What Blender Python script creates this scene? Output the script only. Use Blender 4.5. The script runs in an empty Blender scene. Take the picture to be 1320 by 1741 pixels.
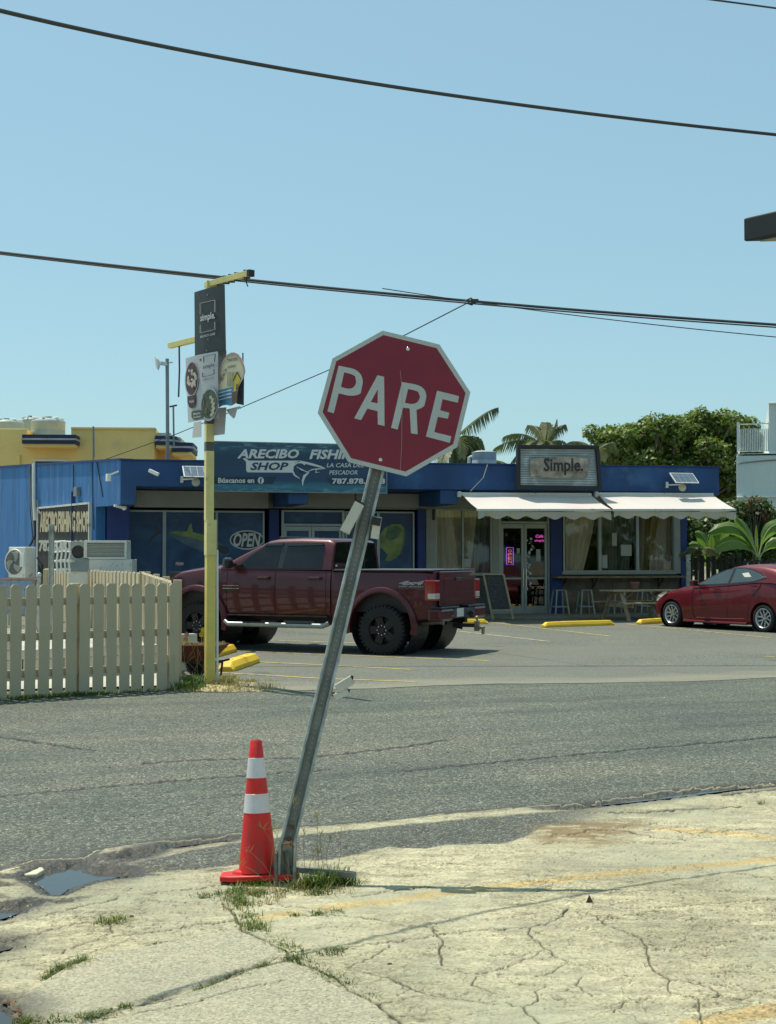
import bpy, bmesh, math, random
import numpy as np
from mathutils import Vector, Matrix, noise as mnoise
random.seed(7)
PI = math.pi
sc = bpy.context.scene
col = sc.collection
# ------------------------------------------------------------------ camera
FPX = 2300.0; CH = 1.62; TH = math.atan(75.5 / FPX)
cd = bpy.data.cameras.new('camera'); cam = bpy.data.objects.new('camera', cd); col.objects.link(cam)
cam.location = (0, 0, CH); cam.rotation_euler = (PI / 2 + TH, 0, 0)
cd.sensor_fit = 'VERTICAL'; cd.sensor_height = 24; cd.lens = 24 * FPX / 1741
cd.clip_start = 0.05; cd.clip_end = 3000
sc.camera = cam
# ------------------------------------------------------------------ sky and sun
SUN = Vector((-0.269, 0.2365, 0.934)).normalized()
w = bpy.data.worlds.new('World'); sc.world = w; w.use_nodes = True
nt = w.node_tree; nt.nodes.clear()
sky = nt.nodes.new('ShaderNodeTexSky'); sky.sky_type = 'NISHITA'; sky.sun_disc = False
sky.sun_elevation = math.asin(SUN.z); sky.sun_rotation = math.atan2(SUN.x, SUN.y)
sky.altitude = 0; sky.air_density = 1.0; sky.dust_density = 1.2; sky.ozone_density = 1.0
tint = nt.nodes.new('ShaderNodeMix'); tint.data_type = 'RGBA'; tint.blend_type = 'MULTIPLY'
tint.inputs[0].default_value = 1; tint.inputs[7].default_value = (0.84, 1.02, 0.93, 1)
bg = nt.nodes.new('ShaderNodeBackground'); bg.inputs[1].default_value = 0.146
wo = nt.nodes.new('ShaderNodeOutputWorld')
nt.links.new(sky.outputs[0], tint.inputs[6]); hz = nt.nodes.new('ShaderNodeMix'); hz.data_type = 'RGBA'; hz.inputs[0].default_value = .55      # bright even sea haze over the clear sky
hz.inputs[7].default_value = (2.3, 3.8, 4.5, 1); nt.links.new(tint.outputs[2], hz.inputs[6]); nt.links.new(hz.outputs[2], bg.inputs[0]); nt.links.new(bg.outputs[0], wo.inputs[0])
sl = bpy.data.lights.new('sun', 'SUN'); sl.energy = 4.9; sl.angle = math.radians(0.4); sl.color = (1.0, 0.955, 0.80)
so = bpy.data.objects.new('sun', sl); col.objects.link(so); so.location = (-8, 7, 30)
so.rotation_euler = (-SUN).to_track_quat('-Z', 'Y').to_euler()
sc.view_settings.view_transform = 'Standard'; sc.view_settings.look = 'None'
sc.view_settings.exposure = 0.08; sc.view_settings.gamma = 1.0; sc.view_settings.use_curve_mapping = False
# ------------------------------------------------------------------ pixel -> world layout helpers
def ray(px, py):
    x = (px - 660) / FPX; y = (870.5 - py) / FPX
    return Vector((x, math.cos(TH) - y * math.sin(TH), math.sin(TH) + y * math.cos(TH)))
def G(px, py, z=0.0):
    d = ray(px, py); t = (z - CH) / d.z
    return Vector((d.x * t, d.y * t, z))
def P(px, py, Y):
    d = ray(px, py); t = Y / d.y
    return Vector((d.x * t, Y, CH + d.z * t))
class Plane:
    """upright plane: u = direction to the right, up = z, n = outward (towards the viewer's side)"""
    def __init__(s, o, u):
        s.o = Vector((o[0], o[1], 0)); s.u = Vector((u[0], u[1], 0)).normalized(); s.n = Vector((s.u.y, -s.u.x, 0))
        s.M = Matrix(((s.u.x, 0, s.n.x, s.o.x), (s.u.y, 0, s.n.y, s.o.y), (0, 1, 0, 0), (0, 0, 0, 1)))
    def pix(s, px, py, off=0.0):
        o = s.o + s.n * off; c = Vector((0, 0, CH)); d = ray(px, py)
        t = s.n.dot(o - c) / s.n.dot(d); p = c + d * t
        return ((p - o).dot(s.u), p.z)
    def w(s, a, z, off=0.0):
        return s.o + s.u * a + s.n * off + Vector((0, 0, z))
    def rect(s, mb, x0, y0, x1, y1, n0, n1):
        a = s.pix(x0, y1, n1); b = s.pix(x1, y0, n1)
        mb.M = s.M; mb.box(a[0], b[0], a[1], b[1], n0, n1); mb.M = Matrix()
        return a[0], b[0], a[1], b[1]
    def poly(s, mb, pts, n0, n1):
        q = [s.pix(x, y, n1) for x, y in pts]
        mb.M = s.M; mb.prism(q, n0, n1); mb.M = Matrix()
# ------------------------------------------------------------------ mesh builder
WM = {}
def cross2(o, a, b): return (a[0]-o[0])*(b[1]-o[1])-(a[1]-o[1])*(b[0]-o[0])
def area2(p): return 0.5*sum(p[i][0]*p[(i+1)%len(p)][1]-p[(i+1)%len(p)][0]*p[i][1] for i in range(len(p)))
class MB:
    def __init__(s): s.v = []; s.f = []; s.M = Matrix()
    def add(s, vs, fs):
        b = len(s.v); M = s.M
        s.v += [tuple(M @ Vector(q)) for q in vs]; s.f += [tuple(b + i for i in f) for f in fs]
    def box(s, x0, x1, y0, y1, z0, z1):
        s.add([(x0,y0,z0),(x1,y0,z0),(x1,y1,z0),(x0,y1,z0),(x0,y0,z1),(x1,y0,z1),(x1,y1,z1),(x0,y1,z1)],
              [(0,3,2,1),(4,5,6,7),(0,1,5,4),(1,2,6,5),(2,3,7,6),(3,0,4,7)])
    def prism(s, pts, z0, z1):
        p = list(pts)
        if area2(p) < 0: p.reverse()
        n = len(p)
        s.add([(a, b, z0) for a, b in p] + [(a, b, z1) for a, b in p],
              [tuple(range(n - 1, -1, -1)), tuple(range(n, 2 * n))] + [(i, (i + 1) % n, n + (i + 1) % n, n + i) for i in range(n)])
    def ring_prism(s, outer, inner, z0, z1):
        n = len(outer)
        v = [(a,b,z0) for a,b in outer]+[(a,b,z0) for a,b in inner]+[(a,b,z1) for a,b in outer]+[(a,b,z1) for a,b in inner]
        f = []
        for i in range(n):
            j = (i+1)%n
            f += [(2*n+i,2*n+j,3*n+j,3*n+i),(i,n+i,n+j,j),(i,j,2*n+j,2*n+i),(n+i,3*n+i,3*n+j,n+j)]
        s.add(v, f)
    def beam(s, a, b, w, h=None, up=(0, 0, 1)):
        h = h or w; a = Vector(a); b = Vector(b); d = (b - a).normalized(); U = Vector(up)
        if abs(d.dot(U)) > .98: U = Vector((0, 1, 0))
        r = d.cross(U).normalized(); t = r.cross(d)
        v = [p + r * sx * w / 2 + t * sz * h / 2 for p in (a, b) for sx, sz in ((-1,-1),(1,-1),(1,1),(-1,1))]
        s.add(v, [(0,1,2,3),(7,6,5,4),(0,4,5,1),(1,5,6,2),(2,6,7,3),(3,7,4,0)])
    def tube(s, pts, r, n=8, cap=True):
        pts = [Vector(p) for p in pts]; k = len(pts); R = r if isinstance(r, (list, tuple)) else [r] * k
        vs = []; fs = []; ref = None
        for i, p in enumerate(pts):
            d = (pts[min(i+1,k-1)] - pts[max(i-1,0)]).normalized()
            if ref is None: ref = Vector((0,0,1)) if abs(d.z) < .9 else Vector((1,0,0))
            a = d.cross(ref).normalized(); b = d.cross(a).normalized(); ref = (ref - d*ref.dot(d)).normalized()
            for j in range(n):
                t = 2*PI*j/n; vs.append(p + (a*math.cos(t) + b*math.sin(t)) * R[i])
        for i in range(k-1):
            for j in range(n): fs.append((i*n+j, i*n+(j+1)%n, (i+1)*n+(j+1)%n, (i+1)*n+j))
        if cap: fs += [tuple(range(n)), tuple(range((k-1)*n, k*n))[::-1]]
        s.add(vs, fs)
    def lathe(s, prof, n=24, c=(0,0,0), axis='z', cap=True):
        vs = []; k = len(prof)
        for r, z in prof:
            for j in range(n):
                t = 2*PI*j/n; q = (r*math.cos(t), r*math.sin(t), z)
                if axis == 'y': q = (q[0], q[2], q[1])
                vs.append((q[0]+c[0], q[1]+c[1], q[2]+c[2]))
        fs = [(i*n+j, i*n+(j+1)%n, (i+1)*n+(j+1)%n, (i+1)*n+j) for i in range(k-1) for j in range(n)]
        if cap: fs += [tuple(range(n))[::-1], tuple(range((k-1)*n, k*n))]
        s.add(vs, fs)
    def ball(s, c, r, n=10, m=6, sq=(1,1,1)):
        vs = []; 
        for i in range(m+1):
            a = PI*i/m
            for j in range(n):
                t = 2*PI*j/n; vs.append((c[0]+r*sq[0]*math.sin(a)*math.cos(t), c[1]+r*sq[1]*math.sin(a)*math.sin(t), c[2]+r*sq[2]*math.cos(a)))
        s.add(vs, [(i*n+j, (i+1)*n+j, (i+1)*n+(j+1)%n, i*n+(j+1)%n) for i in range(m) for j in range(n)])
    def quad(s, a, b, c, d): s.add([a, b, c, d], [(0,1,2,3)])
    def loft(s, rings, cap=True):
        n = len(rings[0]); vs = [p for r in rings for p in r]
        fs = [(i*n+j, i*n+(j+1)%n, (i+1)*n+(j+1)%n, (i+1)*n+j) for i in range(len(rings)-1) for j in range(n)]
        if cap: fs += [tuple(range(n))[::-1], tuple(range((len(rings)-1)*n, len(rings)*n))]
        s.add(vs, fs)
    def mesh(s, name, mat, inv=None, smooth=False):
        vs = s.v
        if inv is not None: vs = [tuple(inv @ Vector(q)) for q in vs]
        me = bpy.data.meshes.new(name); me.from_pydata(vs, [], s.f); me.update()
        bm = bmesh.new(); bm.from_mesh(me); bmesh.ops.remove_doubles(bm, verts=bm.verts, dist=1e-5)
        bmesh.ops.recalc_face_normals(bm, faces=bm.faces)
        bm.to_mesh(me); bm.free()
        if mat: me.materials.append(mat)
        if smooth:
            me.shade_smooth() if hasattr(me, 'shade_smooth') else [setattr(p, 'use_smooth', True) for p in me.polygons]
            try: me.set_sharp_from_angle(angle=math.radians(smooth if smooth is not True else 40))
            except Exception: pass
        return me
    def build(s, name, mat, parent=None, smooth=False, bevel=0, base=None):
        if parent is not None: W = WM[parent.name]
        else:
            a = np.array(s.v); lo = a.min(0); hi = a.max(0)
            W = Matrix.Translation(base if base is not None else ((lo[0]+hi[0])/2, (lo[1]+hi[1])/2, lo[2]))
        o = bpy.data.objects.new(name, s.mesh(name, mat, W.inverted(), smooth)); col.objects.link(o)
        if parent is not None: o.parent = parent
        else: o.matrix_world = W; o.location = W.to_translation()
        WM[o.name] = W
        if bevel:
            m = o.modifiers.new('bevel', 'BEVEL'); m.width = bevel; m.segments = 2; m.limit_method = 'ANGLE'; m.angle_limit = math.radians(40)
        return o
def tag(o, label=None, cat=None, group=None, kind=None):
    if label: o['label'] = label
    if cat: o['category'] = cat
    if group: o['group'] = group
    if kind: o['kind'] = kind
    return o
def thing(name, loc, label, cat, group=None, rz=0.0):
    o = bpy.data.objects.new(name, None); col.objects.link(o); o.empty_display_size = .2
    o.location = loc; o.rotation_euler = (0, 0, rz)
    WM[o.name] = Matrix.Translation(loc) @ Matrix.Rotation(rz, 4, 'Z')
    return tag(o, label, cat, group)
def inst(name, me, parent, mat):
    """a piece that shares its mesh; mat = world matrix"""
    o = bpy.data.objects.new(name, me); col.objects.link(o)
    if parent is not None:
        o.parent = parent; L = WM[parent.name].inverted() @ mat
    else: L = mat
    o.matrix_local = L if parent is None else L
    o.location, r, o.scale = L.decompose()[0], L.decompose()[1], L.decompose()[2]; o.rotation_euler = r.to_euler()
    WM[o.name] = mat
    return o
def children(o): return [c for c in KIDS.get(o.name, [])]
def copy_tree(o, loc=None, rz=None, parent=None, label=None):
    c = o.copy(); col.objects.link(c)
    if parent is not None: c.parent = parent
    if loc is not None: c.location = loc
    if rz is not None: c.rotation_euler = (0, 0, rz)
    if label: c['label'] = label
    for ch in [x for x in col.objects if x.parent == o]: copy_tree(ch, parent=c)
    return c
# ------------------------------------------------------------------ materials
def new_mat(name):
    m = bpy.data.materials.new(name); m.use_nodes = True; nt = m.node_tree
    return m, nt, nt.nodes['Principled BSDF']
def N(nt, t, **k):
    n = nt.nodes.new('ShaderNode' + t)
    for a, b in k.items():
        if a.startswith('i_'): n.inputs[a[2:].replace('_', ' ')].default_value = b
        elif a.startswith('n'): n.inputs[int(a[1:])].default_value = b
        else: setattr(n, a, b)
    return n
def ramp(nt, src, stops, interp='LINEAR'):
    r = nt.nodes.new('ShaderNodeValToRGB'); r.color_ramp.interpolation = interp
    e = r.color_ramp.elements
    while len(e) < len(stops): e.new(0.5)
    for el, (p, c) in zip(e, stops):
        el.position = p; el.color = c if len(c) == 4 else (*c, 1)
    nt.links.new(src, r.inputs[0]); return r.outputs[0]
def mixc(nt, fac, a, b, mode='MIX'):
    m = nt.nodes.new('ShaderNodeMix'); m.data_type = 'RGBA'; m.blend_type = mode
    for i, x in ((0, fac), (6, a), (7, b)):
        if isinstance(x, (float, int)): m.inputs[i].default_value = x
        elif isinstance(x, tuple): m.inputs[i].default_value = x if len(x) == 4 else (*x, 1)
        else: nt.links.new(x, m.inputs[i])
    return m.outputs[2]
def fmath(nt, op, a, b=0.0, clamp=False):
    m = nt.nodes.new('ShaderNodeMath'); m.operation = op; m.use_clamp = clamp
    for i, x in ((0, a), (1, b)):
        if isinstance(x, (float, int)): m.inputs[i].default_value = x
        else: nt.links.new(x, m.inputs[i])
    return m.outputs[0]
def tex(nt, kind, scale, detail=4, vec=None, dist=0.0, stretch=None, rough=.55):
    n = nt.nodes.new('ShaderNodeTex' + kind)
    n.inputs['Scale'].default_value = scale
    if kind == 'Noise':
        n.inputs['Detail'].default_value = detail; n.inputs['Distortion'].default_value = dist; n.inputs['Roughness'].default_value = rough
    if vec is None:
        tc = nt.nodes.new('ShaderNodeNewGeometry'); vec = tc.outputs['Position']
    if stretch:
        mp = nt.nodes.new('ShaderNodeMapping'); mp.inputs['Scale'].default_value = stretch
        nt.links.new(vec, mp.inputs[0]); vec = mp.outputs[0]
    nt.links.new(vec, n.inputs['Vector']); return n
def objvec(nt):
    return nt.nodes.new('ShaderNodeTexCoord').outputs['Object']
def bump(nt, b, h, strength=.3, dist=.01):
    n = nt.nodes.new('ShaderNodeBump'); n.inputs['Strength'].default_value = strength; n.inputs['Distance'].default_value = dist
    nt.links.new(h, n.inputs['Height']); nt.links.new(n.outputs[0], b.inputs['Normal'])
def mat(name, c, rough=.6, metal=0.0, var=.18, scale=3.0, bmp=0.0, bscale=60, spec=.5, coat=0.0, dirt=None, streak=False, fine=.0):
    m, nt, b = new_mat(name)
    v = objvec(nt)
    st = (6, 6, .5) if streak else None
    n1 = tex(nt, 'Noise', scale, 5, v, stretch=st)
    lo = tuple(x * (1 - var) for x in c); hi = tuple(min(1, x * (1 + var)) for x in c)
    cc = ramp(nt, n1.outputs[0], [(.3, lo), (.7, hi)])
    if dirt:
        n2 = tex(nt, 'Noise', dirt[2], 6, v, stretch=(4, 4, .6) if len(dirt) > 3 else None)
        f = ramp(nt, n2.outputs[0], [(dirt[1], (0,0,0)), (dirt[1] + .12, (1,1,1))])
        cc = mixc(nt, f, cc, dirt[0])
    if fine:
        n3 = tex(nt, 'Noise', 140, 2, v)
        cc = mixc(nt, fine, cc, ramp(nt, n3.outputs[0], [(.35, (.25,.25,.25)), (.65, (1,1,1))]), 'MULTIPLY')
    nt.links.new(cc, b.inputs['Base Color'])
    r1 = tex(nt, 'Noise', scale * 4, 3, v)
    mr = nt.nodes.new('ShaderNodeMapRange'); mr.inputs[3].default_value = max(0.02, rough - .08); mr.inputs[4].default_value = min(1, rough + .1)
    nt.links.new(r1.outputs[0], mr.inputs[0]); nt.links.new(mr.outputs[0], b.inputs['Roughness'])
    b.inputs['Metallic'].default_value = metal; b.inputs['Specular IOR Level'].default_value = spec
    b.inputs['Coat Weight'].default_value = coat; b.inputs['Coat Roughness'].default_value = .04
    if bmp:
        bump(nt, b, tex(nt, 'Noise', bscale, 4, v).outputs[0], bmp, .01)
    return m
def emat(name, c, s):
    m, nt, b = new_mat(name); b.inputs['Base Color'].default_value = (*c, 1)
    b.inputs['Emission Color'].default_value = (*c, 1); b.inputs['Emission Strength'].default_value = s
    return m
def glass(name, tintc=(.8,.9,.9), refl=.25, rough=.02):
    m, nt, b = new_mat(name); nt.nodes.remove(b)
    t = N(nt, 'BsdfTransparent'); t.inputs[0].default_value = (*tintc, 1)
    g = N(nt, 'BsdfGlossy'); g.inputs[0].default_value = (.9,.9,.9,1); g.inputs['Roughness'].default_value = rough
    lw = N(nt, 'LayerWeight'); lw.inputs[0].default_value = .3
    f = fmath(nt, 'ADD', fmath(nt, 'MULTIPLY', lw.outputs['Fresnel'], .9), refl, True)
    mx = N(nt, 'MixShader'); nt.links.new(f, mx.inputs[0]); nt.links.new(t.outputs[0], mx.inputs[1]); nt.links.new(g.outputs[0], mx.inputs[2])
    nt.links.new(mx.outputs[0], nt.nodes['Material Output'].inputs[0]); return m
def leafmat(name, c1, c2, c3=None, trans=.35):
    m, nt, b = new_mat(name)
    n1 = tex(nt, 'Noise', 1.6, 4); n2 = tex(nt, 'WhiteNoise', 1) if False else tex(nt, 'Noise', 9, 2)
    cc = mixc(nt, ramp(nt, n1.outputs[0], [(.35, (0,0,0)), (.65, (1,1,1))]), c1, c2)
    if c3: cc = mixc(nt, ramp(nt, n2.outputs[0], [(.62, (0,0,0)), (.7, (1,1,1))]), cc, c3)
    nt.links.new(cc, b.inputs['Base Color']); b.inputs['Roughness'].default_value = .45; b.inputs['Specular IOR Level'].default_value = .4
    t = N(nt, 'BsdfTranslucent'); nt.links.new(mixc(nt, 1.0, cc, (1.3, 1.5, .6), 'MULTIPLY'), t.inputs[0])
    mx = N(nt, 'MixShader'); mx.inputs[0].default_value = trans
    nt.links.new(b.outputs[0], mx.inputs[1]); nt.links.new(t.outputs[0], mx.inputs[2])
    nt.links.new(mx.outputs[0], nt.nodes['Material Output'].inputs[0]); return m
K = {}
K['white'] = mat('white_paint', (.72,.72,.68), .5, var=.06, bmp=.1)
K['offwhite'] = mat('off_white_plastic', (.62,.62,.56), .45, var=.08, dirt=((.3,.28,.22), .6, 6))
K['grey'] = mat('grey_metal', (.22,.23,.23), .45, .4, var=.12)
K['dgrey'] = mat('dark_grey', (.05,.052,.055), .6, var=.2)
K['black'] = mat('black_plastic', (.015,.015,.016), .5, var=.2)
K['rubber'] = mat('tyre_rubber', (.018,.018,.018), .85, var=.3, bmp=.3, bscale=80)
K['alu'] = mat('aluminium_frame', (.30,.33,.33), .4, .5, var=.1)
K['galv'] = None
K['blue'] = mat('blue_wall_paint', (.014,.060,.175), .65, var=.22, scale=1.5, bmp=.15, bscale=40, dirt=((.03,.10,.22), .55, 1.2))
K['bluedk'] = mat('blue_column_paint', (.012,.035,.16), .6, var=.15)
K['soffit'] = mat('grey_shutter_box', (.29,.305,.28), .7, var=.1)
K['wood'] = mat('weathered_wood', (.22,.16,.10), .8, var=.35, scale=4, bmp=.3, bscale=30)
K['woodlt'] = mat('pale_picnic_wood', (.34,.27,.18), .8, var=.3, scale=5, bmp=.3, bscale=40)
K['yellow'] = mat('yellow_kerb_paint', (.80,.50,.03), .6, var=.1, scale=6, bmp=.3, bscale=60, dirt=((.38,.30,.16), .66, 9))
K['redpaint'] = None
def carpaint(name, c, dust):
    m, nt, b = new_mat(name)
    v = objvec(nt); n = tex(nt, 'Noise', 2.5, 5, v)
    cc = mixc(nt, ramp(nt, n.outputs[0], [(.4,(0,0,0)),(.8,(dust,dust,dust))]), c, (.25,.2,.17))
    fl = tex(nt, 'Noise', 900, 1, v)
    cc = mixc(nt, .25, cc, ramp(nt, fl.outputs[0], [(.4,(.7,.7,.7)),(.6,(1,1,1))]), 'MULTIPLY')
    nt.links.new(cc, b.inputs['Base Color']); b.inputs['Metallic'].default_value = .2; b.inputs['Roughness'].default_value = .42
    b.inputs['Coat Weight'].default_value = .6; b.inputs['Coat Roughness'].default_value = .05; b.inputs['Specular IOR Level'].default_value = .3
    return m
K['truck'] = carpaint('maroon_truck_paint', (.075,.007,.013), .05)
K['sedan'] = carpaint('bright_red_car_paint', (.135,.004,.010), .03)
def carglass():
    m, nt, b = new_mat('tinted_car_glass'); n = tex(nt, 'Noise', 3, 4, objvec(nt))
    nt.links.new(ramp(nt, n.outputs[0], [(.3,(.006,.008,.008)),(.7,(.014,.018,.017))]), b.inputs['Base Color'])
    b.inputs['Roughness'].default_value = .04; b.inputs['Specular IOR Level'].default_value = .5; return m
K['carglass'] = carglass()
K['glass'] = glass('window_glass', (.90,.88,.85), .02)
K['chrome'] = mat('chrome', (.6,.6,.6), .12, 1, var=.05)
K['alloy'] = mat('alloy_silver', (.55,.55,.56), .3, .8, var=.08)
K['leaf'] = leafmat('tree_leaf', (.085,.13,.03), (.175,.225,.055), (.30,.30,.09))
K['palm'] = leafmat('palm_leaf', (.10,.12,.05), (.19,.20,.09), (.32,.27,.13))
K['banana'] = leafmat('banana_leaf', (.10,.18,.05), (.17,.26,.08), None, .45)
K['grass'] = leafmat('grass_blade', (.06,.11,.02), (.13,.18,.045), (.28,.24,.10))
K['dry'] = leafmat('dry_grass', (.24,.19,.09), (.34,.27,.13), None)
K['hedge'] = leafmat('hedge_leaf', (.04,.07,.018), (.075,.12,.03), (.19,.13,.06))
K['bark'] = mat('bark', (.12,.095,.07), .9, var=.3, bmp=.5, bscale=20)
# ------------------------------------------------------------------ text helper
def textmesh(st, shear=0.0, bold=0.0, space=1.0):
    c = bpy.data.curves.new('txt', 'FONT'); c.body = st; c.shear = shear; c.offset = bold; c.space_character = space; c.resolution_u = 2
    o = bpy.data.objects.new('txt', c); col.objects.link(o)
    me = bpy.data.meshes.new_from_object(o.evaluated_get(bpy.context.evaluated_depsgraph_get()))
    vs = [tuple(v.co) for v in me.vertices]; fs = [tuple(p.vertices) for p in me.polygons]
    bpy.data.objects.remove(o); bpy.data.curves.remove(c); bpy.data.meshes.remove(me)
    return vs, fs
def text(mb, st, x0, x1, z0, z1, n, shear=0.0, bold=0.0, space=1.0, quad=None, thick=0.0):
    """fit the text in the frame's rectangle (mb.M = frame). quad warps to four (s,t) corners BL BR TR TL"""
    vs, fs = textmesh(st, shear, bold, space)
    a = np.array(vs); lo = a.min(0); hi = a.max(0)
    out = []
    for v in vs:
        fx = (v[0]-lo[0])/(hi[0]-lo[0]); fy = (v[1]-lo[1])/(hi[1]-lo[1])
        if quad:
            bl, br, tr, tl = quad
            x = (bl[0]*(1-fx)+br[0]*fx)*(1-fy)+(tl[0]*(1-fx)+tr[0]*fx)*fy
            y = (bl[1]*(1-fx)+br[1]*fx)*(1-fy)+(tl[1]*(1-fx)+tr[1]*fx)*fy
        else: x = x0+(x1-x0)*fx; y = z0+(z1-z0)*fy
        out.append((x, y, n))
    if thick:   # a raised letter: front face plus skirt
        k = len(out); ed = {}
        for f in fs:
            for i in range(len(f)):
                e = (f[i], f[(i+1)%len(f)]); ed[e] = 1
        sk = [(a, b) for (a, b) in ed if (b, a) not in ed]
        mb.add(out + [(x, y, n-thick) for x, y, _ in out], list(fs) + [(b, a, a+k, b+k) for a, b in sk])
    else: mb.add(out, fs)
def ptext(pl, mb, st, px0, py0, px1, py1, n, **k):
    """text in a pixel rectangle of the photograph, laid on plane pl"""
    q = [pl.pix(px0, py1, n), pl.pix(px1, py1, n), pl.pix(px1, py0, n), pl.pix(px0, py0, n)]
    mb.M = pl.M; text(mb, st, 0, 0, 0, 0, n, quad=q, **k); mb.M = Matrix()
def boolean_cut(o, mb):
    c = bpy.data.objects.new('cut', mb.mesh('cut', None)); col.objects.link(c)
    c.parent = None
    bpy.context.view_layer.update()
    m = o.modifiers.new('b', 'BOOLEAN'); m.operation = 'DIFFERENCE'; m.object = c; m.solver = 'EXACT'
    bpy.context.view_layer.update()
    me = bpy.data.meshes.new_from_object(o.evaluated_get(bpy.context.evaluated_depsgraph_get()))
    o.modifiers.clear(); o.data = me
    bpy.data.objects.remove(c)
    me.shade_smooth()
    try: me.set_sharp_from_angle(angle=math.radians(35))
    except Exception: pass
# ================================================================== GROUND
def vnoise(x, y, seed=0):
    xi = np.floor(x).astype(np.int64); yi = np.floor(y).astype(np.int64); fx = x-xi; fy = y-yi
    fx = fx*fx*(3-2*fx); fy = fy*fy*(3-2*fy)
    def h(a, b):
        n = (a*374761393 + b*668265263 + seed*974634777) & 0xffffffff
        n = ((n ^ (n >> 13)) * 1274126177) & 0xffffffff
        return ((n ^ (n >> 16)) & 0xffff) / 65535.0
    return (h(xi,yi)*(1-fx)+h(xi+1,yi)*fx)*(1-fy)+(h(xi,yi+1)*(1-fx)+h(xi+1,yi+1)*fx)*fy
def fbm(x, y, seed=0, o=4):
    s = 0; a = .5
    for i in range(o): s = s + a*vnoise(x*2**i, y*2**i, seed+i*17); a *= .5
    return s/(1-.5**o)
def seg_dist(px, py, poly, closed=True):
    d = np.full(px.shape, 1e9); n = len(poly)
    for i in range(n if closed else n-1):
        ax, ay = poly[i]; bx, by = poly[(i+1)%n]; dx = bx-ax; dy = by-ay
        t = np.clip(((px-ax)*dx+(py-ay)*dy)/(dx*dx+dy*dy+1e-9), 0, 1)
        d = np.minimum(d, (px-ax-t*dx)**2 + (py-ay-t*dy)**2)
    return np.sqrt(d)
def inside(px, py, poly):
    r = np.zeros(px.shape, bool); n = len(poly)
    for i in range(n):
        ax, ay = poly[i]; bx, by = poly[(i+1)%n]
        if ay == by: continue
        c = ((ay > py) != (by > py)) & (px < (bx-ax)*(py-ay)/(by-ay)+ax); r ^= c
    return r
def wpts(pts): return [(G(x, y).x, G(x, y).y) for x, y in pts]
def sdf(X, Y, pts):
    w_ = wpts(pts); d = seg_dist(X, Y, w_); return np.where(inside(X, Y, w_), d, -d)      # + inside, metres
def sstep(a, b, x): t = np.clip((x-a)/(b-a), 0, 1); return t*t*(3-2*t)
NC, NR = 980, 540; UM = .40; Y0, Y1 = 3.9, 16.0
us = np.linspace(-UM, UM, NC); ks = np.linspace(1/Y0, 1/Y1, NR)
tt = np.linspace(0, 1, NR); sh = np.clip(tt/.45, 0, 1); sh = sh*sh*(3-2*sh)*np.clip((1-tt)/.2, 0, 1)
YY = 1/(ks[:, None]-.0691*us[None, :]*sh[:, None]); XX = us[None, :]*YY
wx = XX + .035*(fbm(XX*7, YY*7, 1)-.5) + .10*(fbm(XX*1.5, YY*1.5, 2)-.5); wy = YY + .05*(fbm(XX*7, YY*7, 3)-.5)+.12*(fbm(XX*1.5, YY*1.5, 4)-.5)
edge_pts = [(-700,1640),(-300,1540),(0,1480),(57,1464),(151,1458),(167,1445),(284,1430),(413,1416),(505,1409),(660,1395),(860,1375),(999,1362),(1104,1349),(1243,1334),(1320,1329),(1700,1300),(2300,1270)]
roadpoly = edge_pts + [(2600,1150),(-1400,1150)]
d_road = sdf(wx, wy, roadpoly)
road = d_road > 0
d_kerb = -d_road
patch = [(225,1468),(330,1445),(410,1434),(505,1423),(660,1406),(860,1389),(1000,1377),(1110,1368),(1230,1372),(1174,1380),(1069,1401),(1000,1406),(930,1404),(905,1422),(860,1438),(757,1440),(723,1445),(668,1441),(634,1446),(566,1462),(501,1463),(430,1464),(340,1478),(280,1482)]
gutter = [(-700,1640),(-300,1540),(0,1476),(57,1463),(151,1456),(284,1428),(420,1414),(420,1430),(300,1444),(227,1470),(300,1470),(400,1462),(430,1466),(379,1481),(322,1489),(265,1500),(212,1515),(170,1523),(144,1534),(38,1553),(0,1562),(-60,1600),(-30,1680),(20,1700),(35,1760),(-300,1800),(-900,1800)]
puddles = [[(49,1491),(87,1477),(129,1467),(159,1478),(212,1480),(222,1488),(163,1494),(121,1506),(98,1517),(76,1502)],
           [(288,1441),(311,1429),(352,1425),(400,1421),(380,1428),(333,1434)], [(210,1456),(230,1449),(262,1446),(240,1455)],
           [(-120,1560),(-20,1545),(42,1538),(30,1550),(0,1560),(-100,1590)], [(-90,1712),(0,1708),(23,1721),(27,1742),(10,1800),(-100,1800)],
           [(-80,1612),(-20,1598),(22,1600),(8,1612),(-60,1628)]]
strip = [(926,1375),(1034,1360),(1139,1348),(1226,1337),(1320,1330),(1480,1318),(1480,1323),(1320,1335),(1240,1344),(1174,1353),(1069,1365),(965,1375)]
slabs = [[(30,1711),(80,1670),(114,1649),(170,1630),(265,1611),(401,1586),(424,1588),(489,1622),(447,1641),(341,1683),(303,1694),(212,1713),(151,1728),(72,1732)],
         [(120,1800),(190,1741),(303,1702),(450,1649),(494,1639),(528,1653),(562,1677),(603,1694),(655,1724),(690,1800)]]
stain = [(900,1408),(980,1400),(1075,1399),(1055,1420),(1015,1440),(930,1436)]
yl = [[(440,1566),(560,1548),(720,1527),(900,1505),(1100,1483),(1320,1463),(1700,1432)], [(1120,1411),(1200,1417),(1290,1425),(1400,1440)], [(1180,1748),(1320,1722),(1500,1695)]]
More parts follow.
